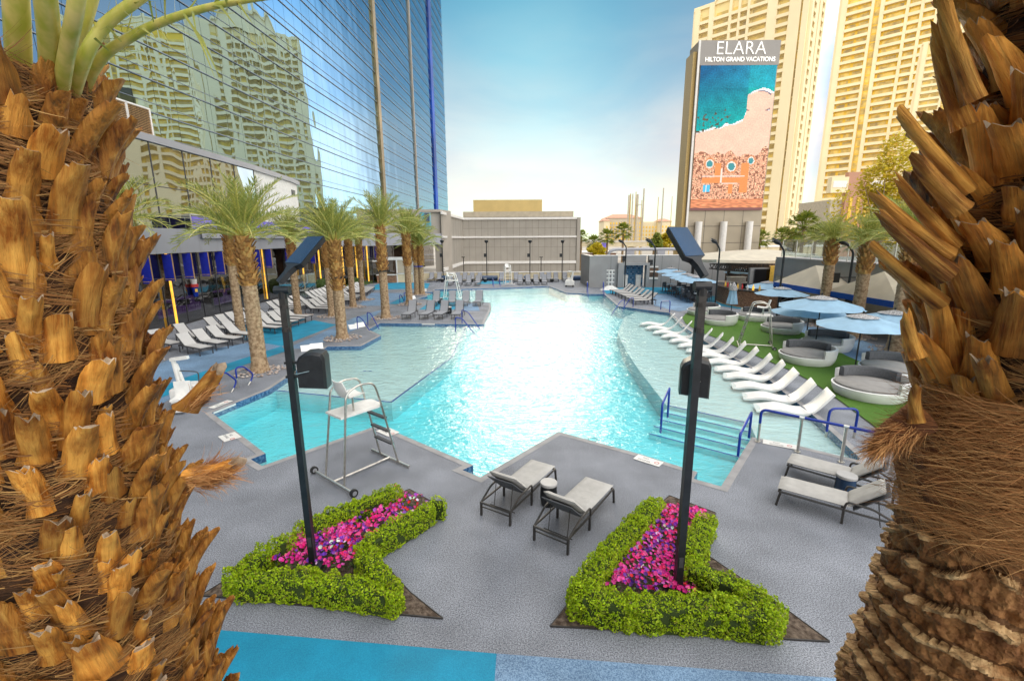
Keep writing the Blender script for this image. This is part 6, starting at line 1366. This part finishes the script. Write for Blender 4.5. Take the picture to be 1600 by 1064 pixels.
# --- umbrellas
def umbrella(p, za, r, lab, zr_=None, rot=0., stripes=False, tilt=0):
    t_ = thing('umbrella', lab, 'umbrella', (p.x, p.y, 0), rot, 'light blue market umbrellas'); zr_ = za - r * .27 if zr_ is None else zr_
    MB().tube([(0, 0, 0), (0, 0, za + .06)], .028, 8).build('pole', m_black, t_); MB().lathe([(0, 0), (.3, 0), (.3, .05), (.06, .09), (0, .09)], 18).build('base_plate', m_black, t_)
    n = 8; K = 6; b = MB(); vs = []
    for l in range(6):
        f = .2 + .8 * l / 5
        for j in range(n * K):
            a = 2 * pi * j / (n * K); seg = (j % K) / K; sag = 1 - .075 * sin(pi * seg) * f; rr = r * f * sag; z = za - (za - zr_) * f ** 1.12 - .05 * sin(pi * seg) * f; vs.append((rr * cos(a), rr * sin(a), z))
    M_ = n * K; fs = [(l * M_ + i, (l + 1) * M_ + i, (l + 1) * M_ + (i + 1) % M_, l * M_ + (i + 1) % M_) for l in range(5) for i in range(M_)]; b.add(vs, fs); b.build('canopy', m_canvas, t_, True)
    b = MB(); vs = []
    for l in range(3):
        f = .01 + .33 * l / 2
        for j in range(24): a = 2 * pi * j / 24; vs.append((r * f * cos(a), r * f * sin(a), za + .05 - (za - zr_) * f * .9))
    b.add(vs, [(l * 24 + i, (l + 1) * 24 + i, (l + 1) * 24 + (i + 1) % 24, l * 24 + (i + 1) % 24) for l in range(2) for i in range(24)]); b.build('vent', m_canvas2, t_, True)
    MB().lathe([(0, .1), (.035, .08), (.04, .02), (0, .0)], 8, 0, (0, 0, za + .05)).build('finial', m_black, t_)
    for j in range(n): a = 2 * pi * j / n; MB().beam((.03 * cos(a), .03 * sin(a), za - .06), (r * .97 * cos(a), r * .97 * sin(a), zr_ - .01), .018, .014).build('rib', m_frame, t_)
    return t_
for x, y, ax_, ay, r, lab in ((1335, 580, 1350, 492, 1.62, 'large light blue umbrella over the front daybeds'), (1386, 558, 1400, 486, 1.6, 'light blue umbrella partly behind the near right palm'), (1259, 532, 1277, 474, 1.62, 'front one of the double umbrellas in the middle of the daybeds'), (1273, 545, 1270, 463, 1.7, 'rear one of the double umbrellas in the middle of the daybeds'),
        (1216, 502, 1215, 449, 1.4, 'light blue umbrella above the daybed by the lifeguard chair'), (1196, 480, 1185, 440, 1.45, 'light blue umbrella beside the stone bar'), (1155, 455, 1155, 419, 1.45, 'small far umbrella in front of the grey wall'), (1243, 462, 1243, 418, 1.3, 'far umbrella under the right end of the pavilion')):
    p = G(x, y); q = AT(ax_, ay, p.y); q2 = AT(ax_, 600, p.y); umbrella(Vector((p.x, p.y, 0)), q.z, r * p.y / 17.9 * (1 if p.y < 19 else .9) if p.y < 22 else r * 1.05, lab, rot=x)
def closed_umbrella(p, h, lab):
    t_ = thing('closed_umbrella', lab, 'umbrella', (p.x, p.y, 0)); MB().tube([(0, 0, 0), (0, 0, h)], .028, 8).build('pole', m_black, t_); b = MB(); n = 32; vs = []
    prof = [(.33, .75), (.30, .95), (.24, 1.3), (.20, 1.6), (.19, 1.75)]
    for r, z in prof: vs += [(r * (1 + .16 * (i % 4 == 0) - .10 * (i % 4 == 2)) * cos(2 * pi * i / n), r * (1 + .16 * (i % 4 == 0) - .10 * (i % 4 == 2)) * sin(2 * pi * i / n), z * h / 2.3) for i in range(n)]
    b.add(vs, [(l * n + i, l * n + (i + 1) % n, (l + 1) * n + (i + 1) % n, (l + 1) * n + i) for l in range(4) for i in range(n)]); b.build('canopy', m_canvas, t_, True)
    MB().lathe([(.27, 1.70 * h / 2.3), (.25, 1.85 * h / 2.3), (.12, 2.15 * h / 2.3), (.03, 2.28 * h / 2.3)], 16).build('vent', m_canvas2, t_, True)
closed_umbrella(G(1142, 491), 2.15, 'closed blue umbrella standing in front of the stone bar'); closed_umbrella(G(1252, 482), 2.0, 'closed blue umbrella at the foot of the stair railing')
# --- dining group
def dining_chair():
    t_ = thing('dining_chair', 'x', 'chair', group='dark dining chairs by the grey wall'); MB().box((0, 0, .44), (.44, .44, .04)).build('seat', m_frame, t_)
    b = MB(); b.box((-.21, 0, .68), (.03, .42, .34)); b.build('backrest', m_frame, t_)
    for x in (-.2, .2):
        for y in (-.2, .2): MB().box((x, y, .22 if x > 0 else .3), (.03, .03, .44 if x > 0 else .6)).build('leg', m_frame, t_)
    for y in (-.22, .22): MB().beam((-.2, y, .64), (.2, y, .62), .03, .03).build('armrest', m_frame, t_)
    return t_
dc = dining_chair(); k = 0
for i, (x, y, ux, uy) in enumerate(((1049, 456, 1050, 419), (1060, 461, 1069, 424), (1074, 465, 1080, 428), (1083, 469, 1088, 434), (1092, 473, 1094, 441))):
    p = G(x, y); t_ = thing('dining_table', 'round dining table, %s from the far end of the umbrella group' % ORD[i].replace('nearest', 'first'), 'table', (p.x, p.y, 0), 0, 'round dining tables'); MB().cyl((0, 0, .70), .45, .03, 22).build('table_top', m_marker, t_); MB().cyl((0, 0, .04), .04, .66, 8).build('leg', m_frame, t_); MB().cyl((0, 0, 0), .28, .04, 16).build('base', m_frame, t_)
    q = AT(ux, uy, p.y); umbrella(Vector((p.x + .05, p.y + .6, 0)), max(2.0, q.z), 1.45, 'blue dining umbrella, %s from the far end of the cluster' % ORD[i].replace('nearest', 'first'), rot=.3 * i)
    for j in range(4):
        a = radians(25 + 90 * j) + i * .35; r = .75; place(dc, ST, (p.x + r * cos(a), p.y + r * sin(a), 0), a + pi, 'dark dining chair at table %s from the far end, on its %s side' % (ORD[i].replace('nearest', 'first'), ['rear right', 'rear left', 'front left', 'front right'][j]))
for i, (x, w_) in enumerate(((692.5, 1.2), (765, 2.0), (823, .8), (903.5, 1.9), (630, 1.1))):
    p = G(x, 438.5 + (1 if x < 640 else 0)); o = MB().tube([(p.x - w_ / 2, p.y, .33), (p.x + w_ / 2, p.y, .33)], .3, 14).build('pool_cover_roll', m_panel, None, True)
    tag(o, 'dark blue rolled pool cover at the low wall, %s' % ['first right of the twin palms', 'second, near the far lifeguard chair', 'short one between the far loungers', 'last one by the grey wall', 'one at the kiosk'][i], 'pool cover', 'dark blue rolls along the far wall')
# ---------------------------------------------------------------- the two near palms
def woody(name, c_dark, c_mid, c_light, stretch=(26, 26, 2.2), bump=.9, rand=.25):
    m = bpy.data.materials.new(name); m.use_nodes = True; t = m.node_tree; N = t.nodes; L = t.links; b = N['Principled BSDF']; b.inputs['Roughness'].default_value = .62; b.inputs['Specular IOR Level'].default_value = .35
    c = N.new('ShaderNodeTexCoord'); mp_ = N.new('ShaderNodeMapping'); mp_.inputs['Scale'].default_value = stretch; L.new(c.outputs['Object'], mp_.inputs[0])
    n1 = N.new('ShaderNodeTexNoise'); n1.inputs['Scale'].default_value = 1; n1.inputs['Detail'].default_value = 6; n1.inputs['Roughness'].default_value = .65; L.new(mp_.outputs[0], n1.inputs['Vector'])
    n2 = N.new('ShaderNodeTexNoise'); n2.inputs['Scale'].default_value = 9; n2.inputs['Detail'].default_value = 3; oi = N.new('ShaderNodeObjectInfo'); va_ = N.new('ShaderNodeVectorMath'); va_.operation = 'ADD'; L.new(c.outputs['Object'], va_.inputs[0]); L.new(oi.outputs['Random'], va_.inputs[1]); L.new(va_.outputs[0], n2.inputs['Vector'])
    r1 = N.new('ShaderNodeValToRGB'); e = r1.color_ramp.elements; e[0].position = .33; e[0].color = (*c_dark, 1); e[1].position = .70; e[1].color = (*c_light, 1); k = e.new(.5); k.color = (*c_mid, 1); L.new(n1.outputs[0], r1.inputs[0])
    r2 = N.new('ShaderNodeValToRGB'); e = r2.color_ramp.elements; e[0].position = .36; e[0].color = (*c_dark, 1); e[1].position = .62; e[1].color = (*c_light, 1); L.new(n2.outputs[0], r2.inputs[0])
    mm = N.new('ShaderNodeMixRGB'); mm.inputs[0].default_value = .38; L.new(r1.outputs[0], mm.inputs[1]); L.new(r2.outputs[0], mm.inputs[2])
    h = N.new('ShaderNodeHueSaturation'); mr = N.new('ShaderNodeMapRange'); mr.inputs['To Min'].default_value = 1 - rand; mr.inputs['To Max'].default_value = 1 + rand; L.new(oi.outputs['Random'], mr.inputs['Value']); L.new(mr.outputs[0], h.inputs['Value']); L.new(mm.outputs[0], h.inputs['Color']); L.new(h.outputs[0], b.inputs['Base Color'])
    bp = N.new('ShaderNodeBump'); bp.inputs['Strength'].default_value = bump; bp.inputs['Distance'].default_value = .012; L.new(n1.outputs[0], bp.inputs['Height']); L.new(bp.outputs[0], b.inputs['Normal']); return m
m_stub = woody('stub_wood', (.030, .008, .002), (.50, .155, .012), (.95, .50, .10), (42, 42, 2.4), 1.5, .42); m_cut = woody('stub_cut', (.12, .07, .04), (.32, .23, .15), (.55, .44, .31), (14, 14, 14))
m_fib = mat('palm_fibre', (.34, .17, .05), rough=.8, island=[(.18, .06, .012), (.34, .14, .03), (.07, .025, .006), (.55, .33, .11), (.22, .08, .016), (.11, .04, .010)], var=.2)
m_mat = mat('fibre_mat', (.09, .038, .012), rough=.95, scale=5, col2=(.03, .012, .005), stretch=(1, 1, 7), bump=1., bscale=25)  # darkened to stand in for the shadow between the stubs
m_redfib = mat('red_fibre_band', (.36, .14, .04), rough=.95, scale=4, col2=(.13, .042, .014), stretch=(1.5, 1.5, 12), bump=1., bscale=18)
m_tuft = mat('fibre_tuft', (.50, .22, .07), rough=.8, island=[(.60, .28, .09), (.28, .10, .025), (.78, .46, .18), (.40, .17, .045)])
m_bark = None
def stub_mesh(seed, L_, w0, w1, th, curve):
    """one cut leaf base; local +z along the stub, +x outwards from the trunk"""
    rnd = random.Random(seed); n = 14; K = 11; vs = []; b = MB(); ph = rnd.uniform(0, 9)
    for i in range(K + 1):
        f = i / K; w_ = (w0 + (w1 - w0) * f ** .7) * (1 + .05 * sin(f * 9 + ph)); t_ = th * (1 - .25 * f); z = L_ * f; xo = curve * L_ * f * f
        for j in range(n):
            a = 2 * pi * j / n; cx_, sy = cos(a), sin(a); x = (abs(cx_) ** .6 * (1 if cx_ > 0 else -1)); y = (abs(sy) ** .62 * (1 if sy > 0 else -1))
            ridge = 1 + (.45 * max(0, cx_) ** 6 if cx_ > 0 else 0); nz_ = noise.noise(Vector((x * 2.2 + ph, y * 2.2, f * 3))) * .14 + noise.noise(Vector((x * 7 + ph, y * 7, f * 1.6 + 4))) * .09
            zz = z + (th * (x * .6 + noise.noise(Vector((x * 2, y * 3, ph))) * 1.0 + noise.noise(Vector((x * 9, y * 9, ph))) * .6) if i == K else 0)
            vs.append((xo + x * t_ * ridge * (1 + nz_) * (1 if x > 0 else .6), y * w_ * (1 + nz_), zz))
    b.add(vs, [(i * n + j, i * n + (j + 1) % n, (i + 1) * n + (j + 1) % n, (i + 1) * n + j) for i in range(K) for j in range(n)])
    c = Vector((0, 0, 0)); e = vs[K * n:]
    for v in e: c += Vector(v)
    c /= n; c.z -= .012 + .01 * rnd.random(); ring = [Vector(v).lerp(c, .12) + Vector((0, 0, .004)) for v in e]; k = len(b.v); b.add(e + [tuple(r) for r in ring] + [tuple(c)], [(j, (j + 1) % n, n + (j + 1) % n, n + j) for j in range(n)] + [(n + j, n + (j + 1) % n, 2 * n) for j in range(n)], 1)
    return b
def make_variants(specs):
    out = []
    for i, s in enumerate(specs): o = stub_mesh(100 + i, *s).build('leaf_stub', [m_stub, m_cut], None, True); out.append(o.data); bpy.data.objects.remove(o)
    return out
VSH = make_variants([(.17, .054, .032, .026, .16), (.14, .058, .036, .030, .12), (.20, .048, .026, .024, .2), (.16, .066, .030, .032, .14), (.12, .044, .030, .026, .1), (.22, .052, .028, .026, .22), (.15, .030, .018, .018, .2), (.19, .060, .022, .026, .1)])
VLG = make_variants([(.23, .060, .030, .028, .12), (.25, .056, .028, .026, .10), (.21, .066, .034, .030, .12), (.26, .072, .030, .028, .14), (.21, .062, .028, .026, .1)])
def strand(b, p, d, up_, L_, w_, rnd, curl=.5, seg=5):
    d = d.normalized(); s = d.cross(up_).normalized(); vs = []; q = p.copy(); v = d.copy(); t_ = Vector((rnd.gauss(0, 1), rnd.gauss(0, 1), rnd.gauss(0, 1))) * curl
    for i in range(seg + 1):
        k = w_ * (1 - .8 * i / seg); vs += [q - s * k, q + s * k]; v = (v + t_ / seg).normalized(); q = q + v * L_ / seg
    b.add(vs, [(2 * i, 2 * i + 1, 2 * i + 3, 2 * i + 2) for i in range(seg)])
def near_palm(name, label, X, Y, R0, z0, z1, Rz, dens, variants, tiltf, seed, fib_n, seam=None, group=None):
    rnd = random.Random(seed); t_ = thing(name, label, 'palm tree', (X, Y, 0)); camd = Vector((-X, -Y, 0)).normalized()
    core = MB(); n = 48; rows = 60; vs = []
    for i in range(rows + 1):
        z = z0 + (z1 - z0) * i / rows
        for j in range(n): a = 2 * pi * j / n; r = Rz(z) * (1 + .07 * noise.noise(Vector((cos(a) * 3, sin(a) * 3, z * 5))) + .03 * noise.noise(Vector((cos(a) * 9, sin(a) * 9, z * 16)))); vs.append((r * cos(a), r * sin(a), z))
    core.add(vs, [(i * n + j, i * n + (j + 1) % n, (i + 1) * n + (j + 1) % n, (i + 1) * n + j) for i in range(rows) for j in range(n)]); core.build('fibre_sheath', m_mat, t_, True)
    items = []; N_ = int((z1 - z0) * dens)
    for i in range(N_):
        z = z0 + (z1 - z0) * (i + .5) / N_; a = i * 2.39996 + rnd.uniform(-.12, .12); o = Vector((cos(a), sin(a), 0)); tl = tiltf(z, rnd); zz = z + rnd.uniform(-.02, .02)
        zax = (Vector((0, 0, 1)) * cos(tl) + o * sin(tl) + Vector((-sin(a), cos(a), 0)) * rnd.uniform(-.18, .18)).normalized(); yax = zax.cross(o).normalized(); xax = yax.cross(zax).normalized(); sc__ = rnd.choice((.75, .9, 1.0, 1.1, 1.2)) * rnd.uniform(.92, 1.08)
        M_ = Matrix(((xax.x, yax.x, zax.x, 0), (xax.y, yax.y, zax.y, 0), (xax.z, yax.z, zax.z, 0), (0, 0, 0, 1)))
        M_ = Matrix.Translation(o * (Rz(z) - .015) + Vector((0, 0, zz))) @ M_ @ Matrix.Diagonal((sc__, sc__ * rnd.uniform(.8, 1.25), sc__, 1)); items.append((o.dot(camd), M_, rnd.choice(variants)))
    items.sort(key=lambda q: -q[0]); restv = MB(); rest = []
    for k, (_, M_, me) in enumerate(items):
        if k < 100: o = bpy.data.objects.new('leaf_stub', me); COL.objects.link(o); o.parent = t_; o.matrix_local = M_
        else: rest.append((M_, me))
    if rest:
        for M_, me in rest:
            k = len(restv.v); restv.T = M_; restv.add([v.co for v in me.vertices], [tuple(p.vertices) for p in me.polygons])
        restv.T = None; struct(restv.build('leaf_stub_rest', m_stub, t_, True), kind='stuff')
    fb = MB(); ca = atan2(camd.y, camd.x)
    def wrap(a, z, hh, dr, L_, w_, sl, cv, seg=6):
        vs = []
        for q in range(seg + 1):
            f = q / seg; R_ = Rz(z) + hh + .012 * sin(f * 5 + a * 7); aa = a + dr * L_ * f / R_; zz = z + sl * L_ * f + cv * L_ * f * f; k = w_ * (1 - .75 * f)
            for sg in (-1, 1): vs.append((R_ * cos(aa), R_ * sin(aa), zz + sg * k))
        fb.add(vs, [(2 * q, 2 * q + 1, 2 * q + 3, 2 * q + 2) for q in range(seg)])
    for i in range(fib_n // 14):
        a = ca + rnd.gauss(0, .95); z = rnd.uniform(z0, z1); dr = rnd.choice((-1, 1)); L0 = rnd.uniform(.08, .30); sl = rnd.gauss(0, .22); cv = rnd.gauss(0, .35); hh = rnd.uniform(.004, .03)
        for q in range(14): wrap(a + rnd.gauss(0, .05), z + rnd.gauss(0, .014), hh + rnd.gauss(0, .005), dr, L0 * rnd.uniform(.5, 1.15), rnd.choice((.0007, .0010, .0016, .0030)), sl + rnd.gauss(0, .07), cv + rnd.gauss(0, .08))
    for i in range(fib_n // 16):
        a = ca + rnd.gauss(0, .95); z = rnd.uniform(z0, z1); o = Vector((cos(a), sin(a), 0)); tg = Vector((-sin(a), cos(a), 0)) * rnd.choice((-1, 1)); p = o * (Rz(z) + .02) + Vector((0, 0, z)); strand(fb, p, tg + Vector((0, 0, rnd.gauss(0, .5))) + o * rnd.uniform(0, .5), o, rnd.uniform(.04, .14), rnd.choice((.0008, .0014, .003)), rnd, 1.4)
    fb.build('fibres', m_fib, t_)
    return t_
LX, LY = G(30, 532, 4.68).x, G(30, 532, 4.68).y
kL = 1.72 / LY; LX, LY = LX * kL, LY * kL
RL = lambda z: .345 + .05 * max(0, 3.6 - z)
lp = near_palm('near_date_palm', 'large near date palm trunk with golden cut leaf stubs filling the left side', LX, LY, .35, 2.3, 5.55, RL, 175, VSH, lambda z, r: r.uniform(.10, .50) + (.0 if z < 5.1 else .1), 21, 11000)
b = MB(); b.tube([(0, 0, 0), (0, 0, 2.4)], [.5, .42], 24); b.build('trunk', m_trunk, lp, True)
# green fronds leaving the top of the left palm
rnd = random.Random(8)
def petiole(parent, pts, r0, r1, spines=0, leaf=0, flat=.45, seed=0):
    rnd = random.Random(seed); P_ = [Vector(p) for p in pts]; Q_ = []
    for i in range(len(P_) - 1):
        p0, p1, p2, p3 = P_[max(i - 1, 0)], P_[i], P_[i + 1], P_[min(i + 2, len(P_) - 1)]
        for k in range(6): t = k / 6; Q_.append(.5 * ((2 * p1) + (p2 - p0) * t + (2 * p0 - 5 * p1 + 4 * p2 - p3) * t * t + (3 * p1 - p0 - 3 * p2 + p3) * t ** 3))
    Q_.append(P_[-1]); n = len(Q_) - 1
    o = MB().tube(Q_, [r0 + (r1 - r0) * (i / n) ** .6 for i in range(n + 1)], 10).build('frond_stalk', m_petiole, parent, True); b = MB()
    for k in range(spines + leaf):
        f = .28 + .7 * k / max(1, spines + leaf); q = Q_[int(f * n)]; d = (Q_[min(n, int(f * n) + 1)] - Q_[int(f * n)]).normalized(); s = d.orthogonal().normalized(); s.rotate(Matrix.Rotation(rnd.uniform(0, 6.28), 3, d)); lf_ = k >= spines; v = (s + d * rnd.uniform(.6, 1.3)); strand(b, q, v, d, rnd.uniform(.3, .5) if lf_ else rnd.uniform(.05, .13), .006 if lf_ else .004, rnd, .35)
    if b.v: b.build('leaflets', m_frond, o)
def LPt(x, y, off=0.):
    """a point near the left palm's axis plane seen at a pixel; off moves it towards the camera"""
    Yq = LY - off; return AT(x, y, Yq) - Vector((LX, LY, 0))
petiole(lp, [LPt(25, 270, -.2), LPt(30, 150, -.05), LPt(25, 0, .1), LPt(10, -160, .2)], .042, .03, seed=1)
petiole(lp, [LPt(60, 290, -.2), LPt(78, 130, .0), LPt(70, -10, .2), LPt(40, -160, .3)], .036, .026, seed=2)
petiole(lp, [LPt(85, 290, -.2), LPt(100, 130, -.05), LPt(130, 10), LPt(170, -120)], .045, .03, seed=3)
petiole(lp, [LPt(80, 260, -.2), LPt(100, 110, .05), LPt(120, 0, .2), LPt(125, -120, .2)], .026, .02, seed=4)
petiole(lp, [LPt(90, 230, -.25), LPt(125, 110), LPt(160, 45), LPt(215, 0), LPt(300, -60)], .027, .015, 14, seed=5)
petiole(lp, [LPt(100, 230, -.3), LPt(145, 110, -.1), LPt(205, 58, -.05), LPt(290, 22), LPt(390, 0, .05), LPt(560, -22, .1)], .026, .007, 16, 9, seed=6)
b = MB()
for (x0, y0, x1, y1) in ((286, 22, 350, 135), (288, 22, 338, 128), (322, 8, 372, 46), (355, 6, 396, 40), (300, 18, 308, 60), (240, 35, 232, 2), (258, 30, 262, 0), (190, 66, 150, 50), (170, 80, 130, 72), (205, 58, 245, 62)):
    p, q = LPt(x0, y0, .02), LPt(x1, y1, .08); m_ = p.lerp(q, .5) + Vector((0, 0, .03)); w_ = Vector((.004, 0, .002)); b.add([p - w_ * .6, p + w_ * .6, m_ + w_, q, m_ - w_], [(0, 1, 2, 4), (4, 2, 3)])
b.build('hanging_leaflets', m_frond, lp)
def tuft(parent, root, d, L_, R_, n, seed, stubv, name='fibre_tuft'):
    """bulky stub sticking out, wrapped in loose fibre"""
    rnd = random.Random(seed); d = d.normalized(); x = d.orthogonal().normalized(); y = d.cross(x)
    if stubv is not None:
        M_ = Matrix(((x.x, y.x, d.x, root.x), (x.y, y.y, d.y, root.y), (x.z, y.z, d.z, root.z), (0, 0, 0, 1))); o = bpy.data.objects.new('leaf_stub', stubv); COL.objects.link(o); o.parent = parent; o.matrix_local = M_
    b = MB()
    for i in range(n):
        f = rnd.random(); a = rnd.uniform(0, 2 * pi); o = x * cos(a) + y * sin(a); p = root + d * L_ * f + o * R_ * (.5 + .5 * sin(pi * min(1, f + .2))) * rnd.uniform(.35, 1); strand(b, p, d * 1 + o * rnd.uniform(-.1, .5), o, rnd.uniform(.04, .12), rnd.choice((.001, .0016, .0024)), rnd, .5, 4)
    b.build(name, m_tuft, parent)
tuft(lp, LPt(300, 748, .12), LPt(372, 735, .12) - LPt(300, 748, .12), .11, .055, 900, 3, VSH[0])
tuft(lp, LPt(290, 640, .05), LPt(330, 655, .05) - LPt(280, 700, .05), .08, .03, 120, 4, VSH[2])

RX, RY = 1.775, 1.50
RR = lambda z: .27
rpm = near_palm('near_date_palm', 'near right date palm trunk, long cut stubs above a red fibre band and peeled rings', RX, RY, .3, 4.40, 6.1, RR, 185, VLG[:3] + VSH[:4] + VSH[5:], lambda z, r: (.34 if z < 4.75 else .52) + r.uniform(-.15, .22), 33, 5000)
# long lower stubs pointing to the left
def rstub(x0, y0, x1, y1, off, me, parent=rpm):
    p = AT(x0, y0, RY - off); q = AT(x1, y1, RY - off + .05); d = q - p; o = bpy.data.objects.new('leaf_stub', me); COL.objects.link(o); o.parent = parent; L_ = d.length; d.normalize(); yv = d.cross(Vector((0, -1, 0))).normalized(); xv = yv.cross(d)
    k = L_ / .29; p = p - Vector((RX, RY, 0)); o.matrix_local = Matrix(((xv.x, yv.x, d.x, p.x), (xv.y, yv.y, d.y, p.y), (xv.z, yv.z, d.z, p.z), (0, 0, 0, 1))) @ Matrix.Diagonal((.9, .48, k * 1.12, 1))
for a in ((1470, 475, 1352, 383, .0, VLG[1]), (1480, 430, 1366, 340, .05, VLG[3]), (1478, 400, 1346, 300, .02, VLG[0]), (1490, 385, 1375, 265, .0, VLG[4]), (1500, 330, 1404, 235, .08, VLG[2]), (1510, 300, 1394, 178, .0, VLG[1]), (1505, 200, 1446, 60, .0, VLG[3]), (1520, 160, 1452, -10, .05, VLG[0]), (1430, 560, 1402, 478, .05, VLG[4]), (1432, 660, 1412, 590, .05, VSH[2])): rstub(*a)
tuft(rpm, AT(1440, 655, RY) - Vector((RX, RY, 0)), AT(1370, 700, RY) - AT(1440, 655, RY), .15, .05, 1600, 9, None); 
o = MB(); p, q = AT(1440, 652, RY) - Vector((RX, RY, 0)), AT(1362, 697, RY) - Vector((RX, RY, 0)); o.tube([p, p.lerp(q, .6), q], [.06, .045, .012], 12); o.build('fibre_cone', m_redfib, rpm, True)
# red fibre band and peeled ringed trunk
b = MB(); n = 260; rows = 230; vs = []; cols = []
zA, zB = 2.9, 4.06
for i in range(rows + 1):
    z = zA + (zB - zA) * i / rows
    for j in range(n):
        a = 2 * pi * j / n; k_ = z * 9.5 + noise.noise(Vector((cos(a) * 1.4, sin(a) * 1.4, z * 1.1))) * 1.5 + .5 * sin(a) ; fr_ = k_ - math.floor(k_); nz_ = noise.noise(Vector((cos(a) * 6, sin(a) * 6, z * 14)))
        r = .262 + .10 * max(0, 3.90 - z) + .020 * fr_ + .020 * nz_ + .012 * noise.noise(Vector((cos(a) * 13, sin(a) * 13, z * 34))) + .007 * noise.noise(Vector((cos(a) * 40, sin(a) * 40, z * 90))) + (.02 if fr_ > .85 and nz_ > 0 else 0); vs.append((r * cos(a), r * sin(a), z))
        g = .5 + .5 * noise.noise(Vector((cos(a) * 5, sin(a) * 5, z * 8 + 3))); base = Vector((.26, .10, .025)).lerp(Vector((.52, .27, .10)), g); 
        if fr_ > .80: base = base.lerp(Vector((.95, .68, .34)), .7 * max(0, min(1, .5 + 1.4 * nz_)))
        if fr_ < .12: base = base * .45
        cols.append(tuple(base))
for i in range(rows):
    for j in range(n): pass
fs = [(i * n + j, i * n + (j + 1) % n, (i + 1) * n + (j + 1) % n, (i + 1) * n + j) for i in range(rows) for j in range(n)]
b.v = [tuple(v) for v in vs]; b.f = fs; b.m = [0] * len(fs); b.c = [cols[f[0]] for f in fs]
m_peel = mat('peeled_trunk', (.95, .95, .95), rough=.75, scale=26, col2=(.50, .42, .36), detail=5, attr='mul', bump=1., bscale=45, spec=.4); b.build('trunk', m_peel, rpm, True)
b = MB(); b.tube([(0, 0, 0), (0, 0, 2.95)], [.5, .34], 30); b.build('trunk_base', m_trunk, rpm, True)
b = MB(); rows = 40; vs = []
for i in range(rows + 1):
    z = 4.02 + .46 * i / rows
    for j in range(n): a = 2 * pi * j / n; r = .285 + .02 * sin(pi * i / rows) + .035 * noise.noise(Vector((cos(a) * 2.2, sin(a) * 2.2, z * 3))) + .008 * noise.noise(Vector((cos(a) * 20, sin(a) * 20, z * 60))); r *= (.93 if i == 0 else 1); vs.append((r * cos(a), r * sin(a), z + .03 * noise.noise(Vector((cos(a) * 3, sin(a) * 3, 1)))))
b.add(vs, [(i * n + j, i * n + (j + 1) % n, (i + 1) * n + (j + 1) % n, (i + 1) * n + j) for i in range(rows) for j in range(n)]); b.build('fibre_band', m_redfib, rpm, True)
rnd = random.Random(4); fb = MB()
for i in range(4500):
    a = atan2(-RY, -RX) + rnd.gauss(0, .9); z = rnd.uniform(4.0, 4.5); o = Vector((cos(a), sin(a), 0)); tg = Vector((-sin(a), cos(a), 0)) * rnd.choice((-1, 1)); strand(fb, o * (.295 + rnd.uniform(0, .02)) + Vector((0, 0, z)), tg + Vector((0, 0, rnd.gauss(-.15, .25))) + o * .05, o, rnd.uniform(.05, .2), rnd.choice((.0010, .0016)), rnd, .4)
fb.build('band_fibres', m_tuft, rpm)
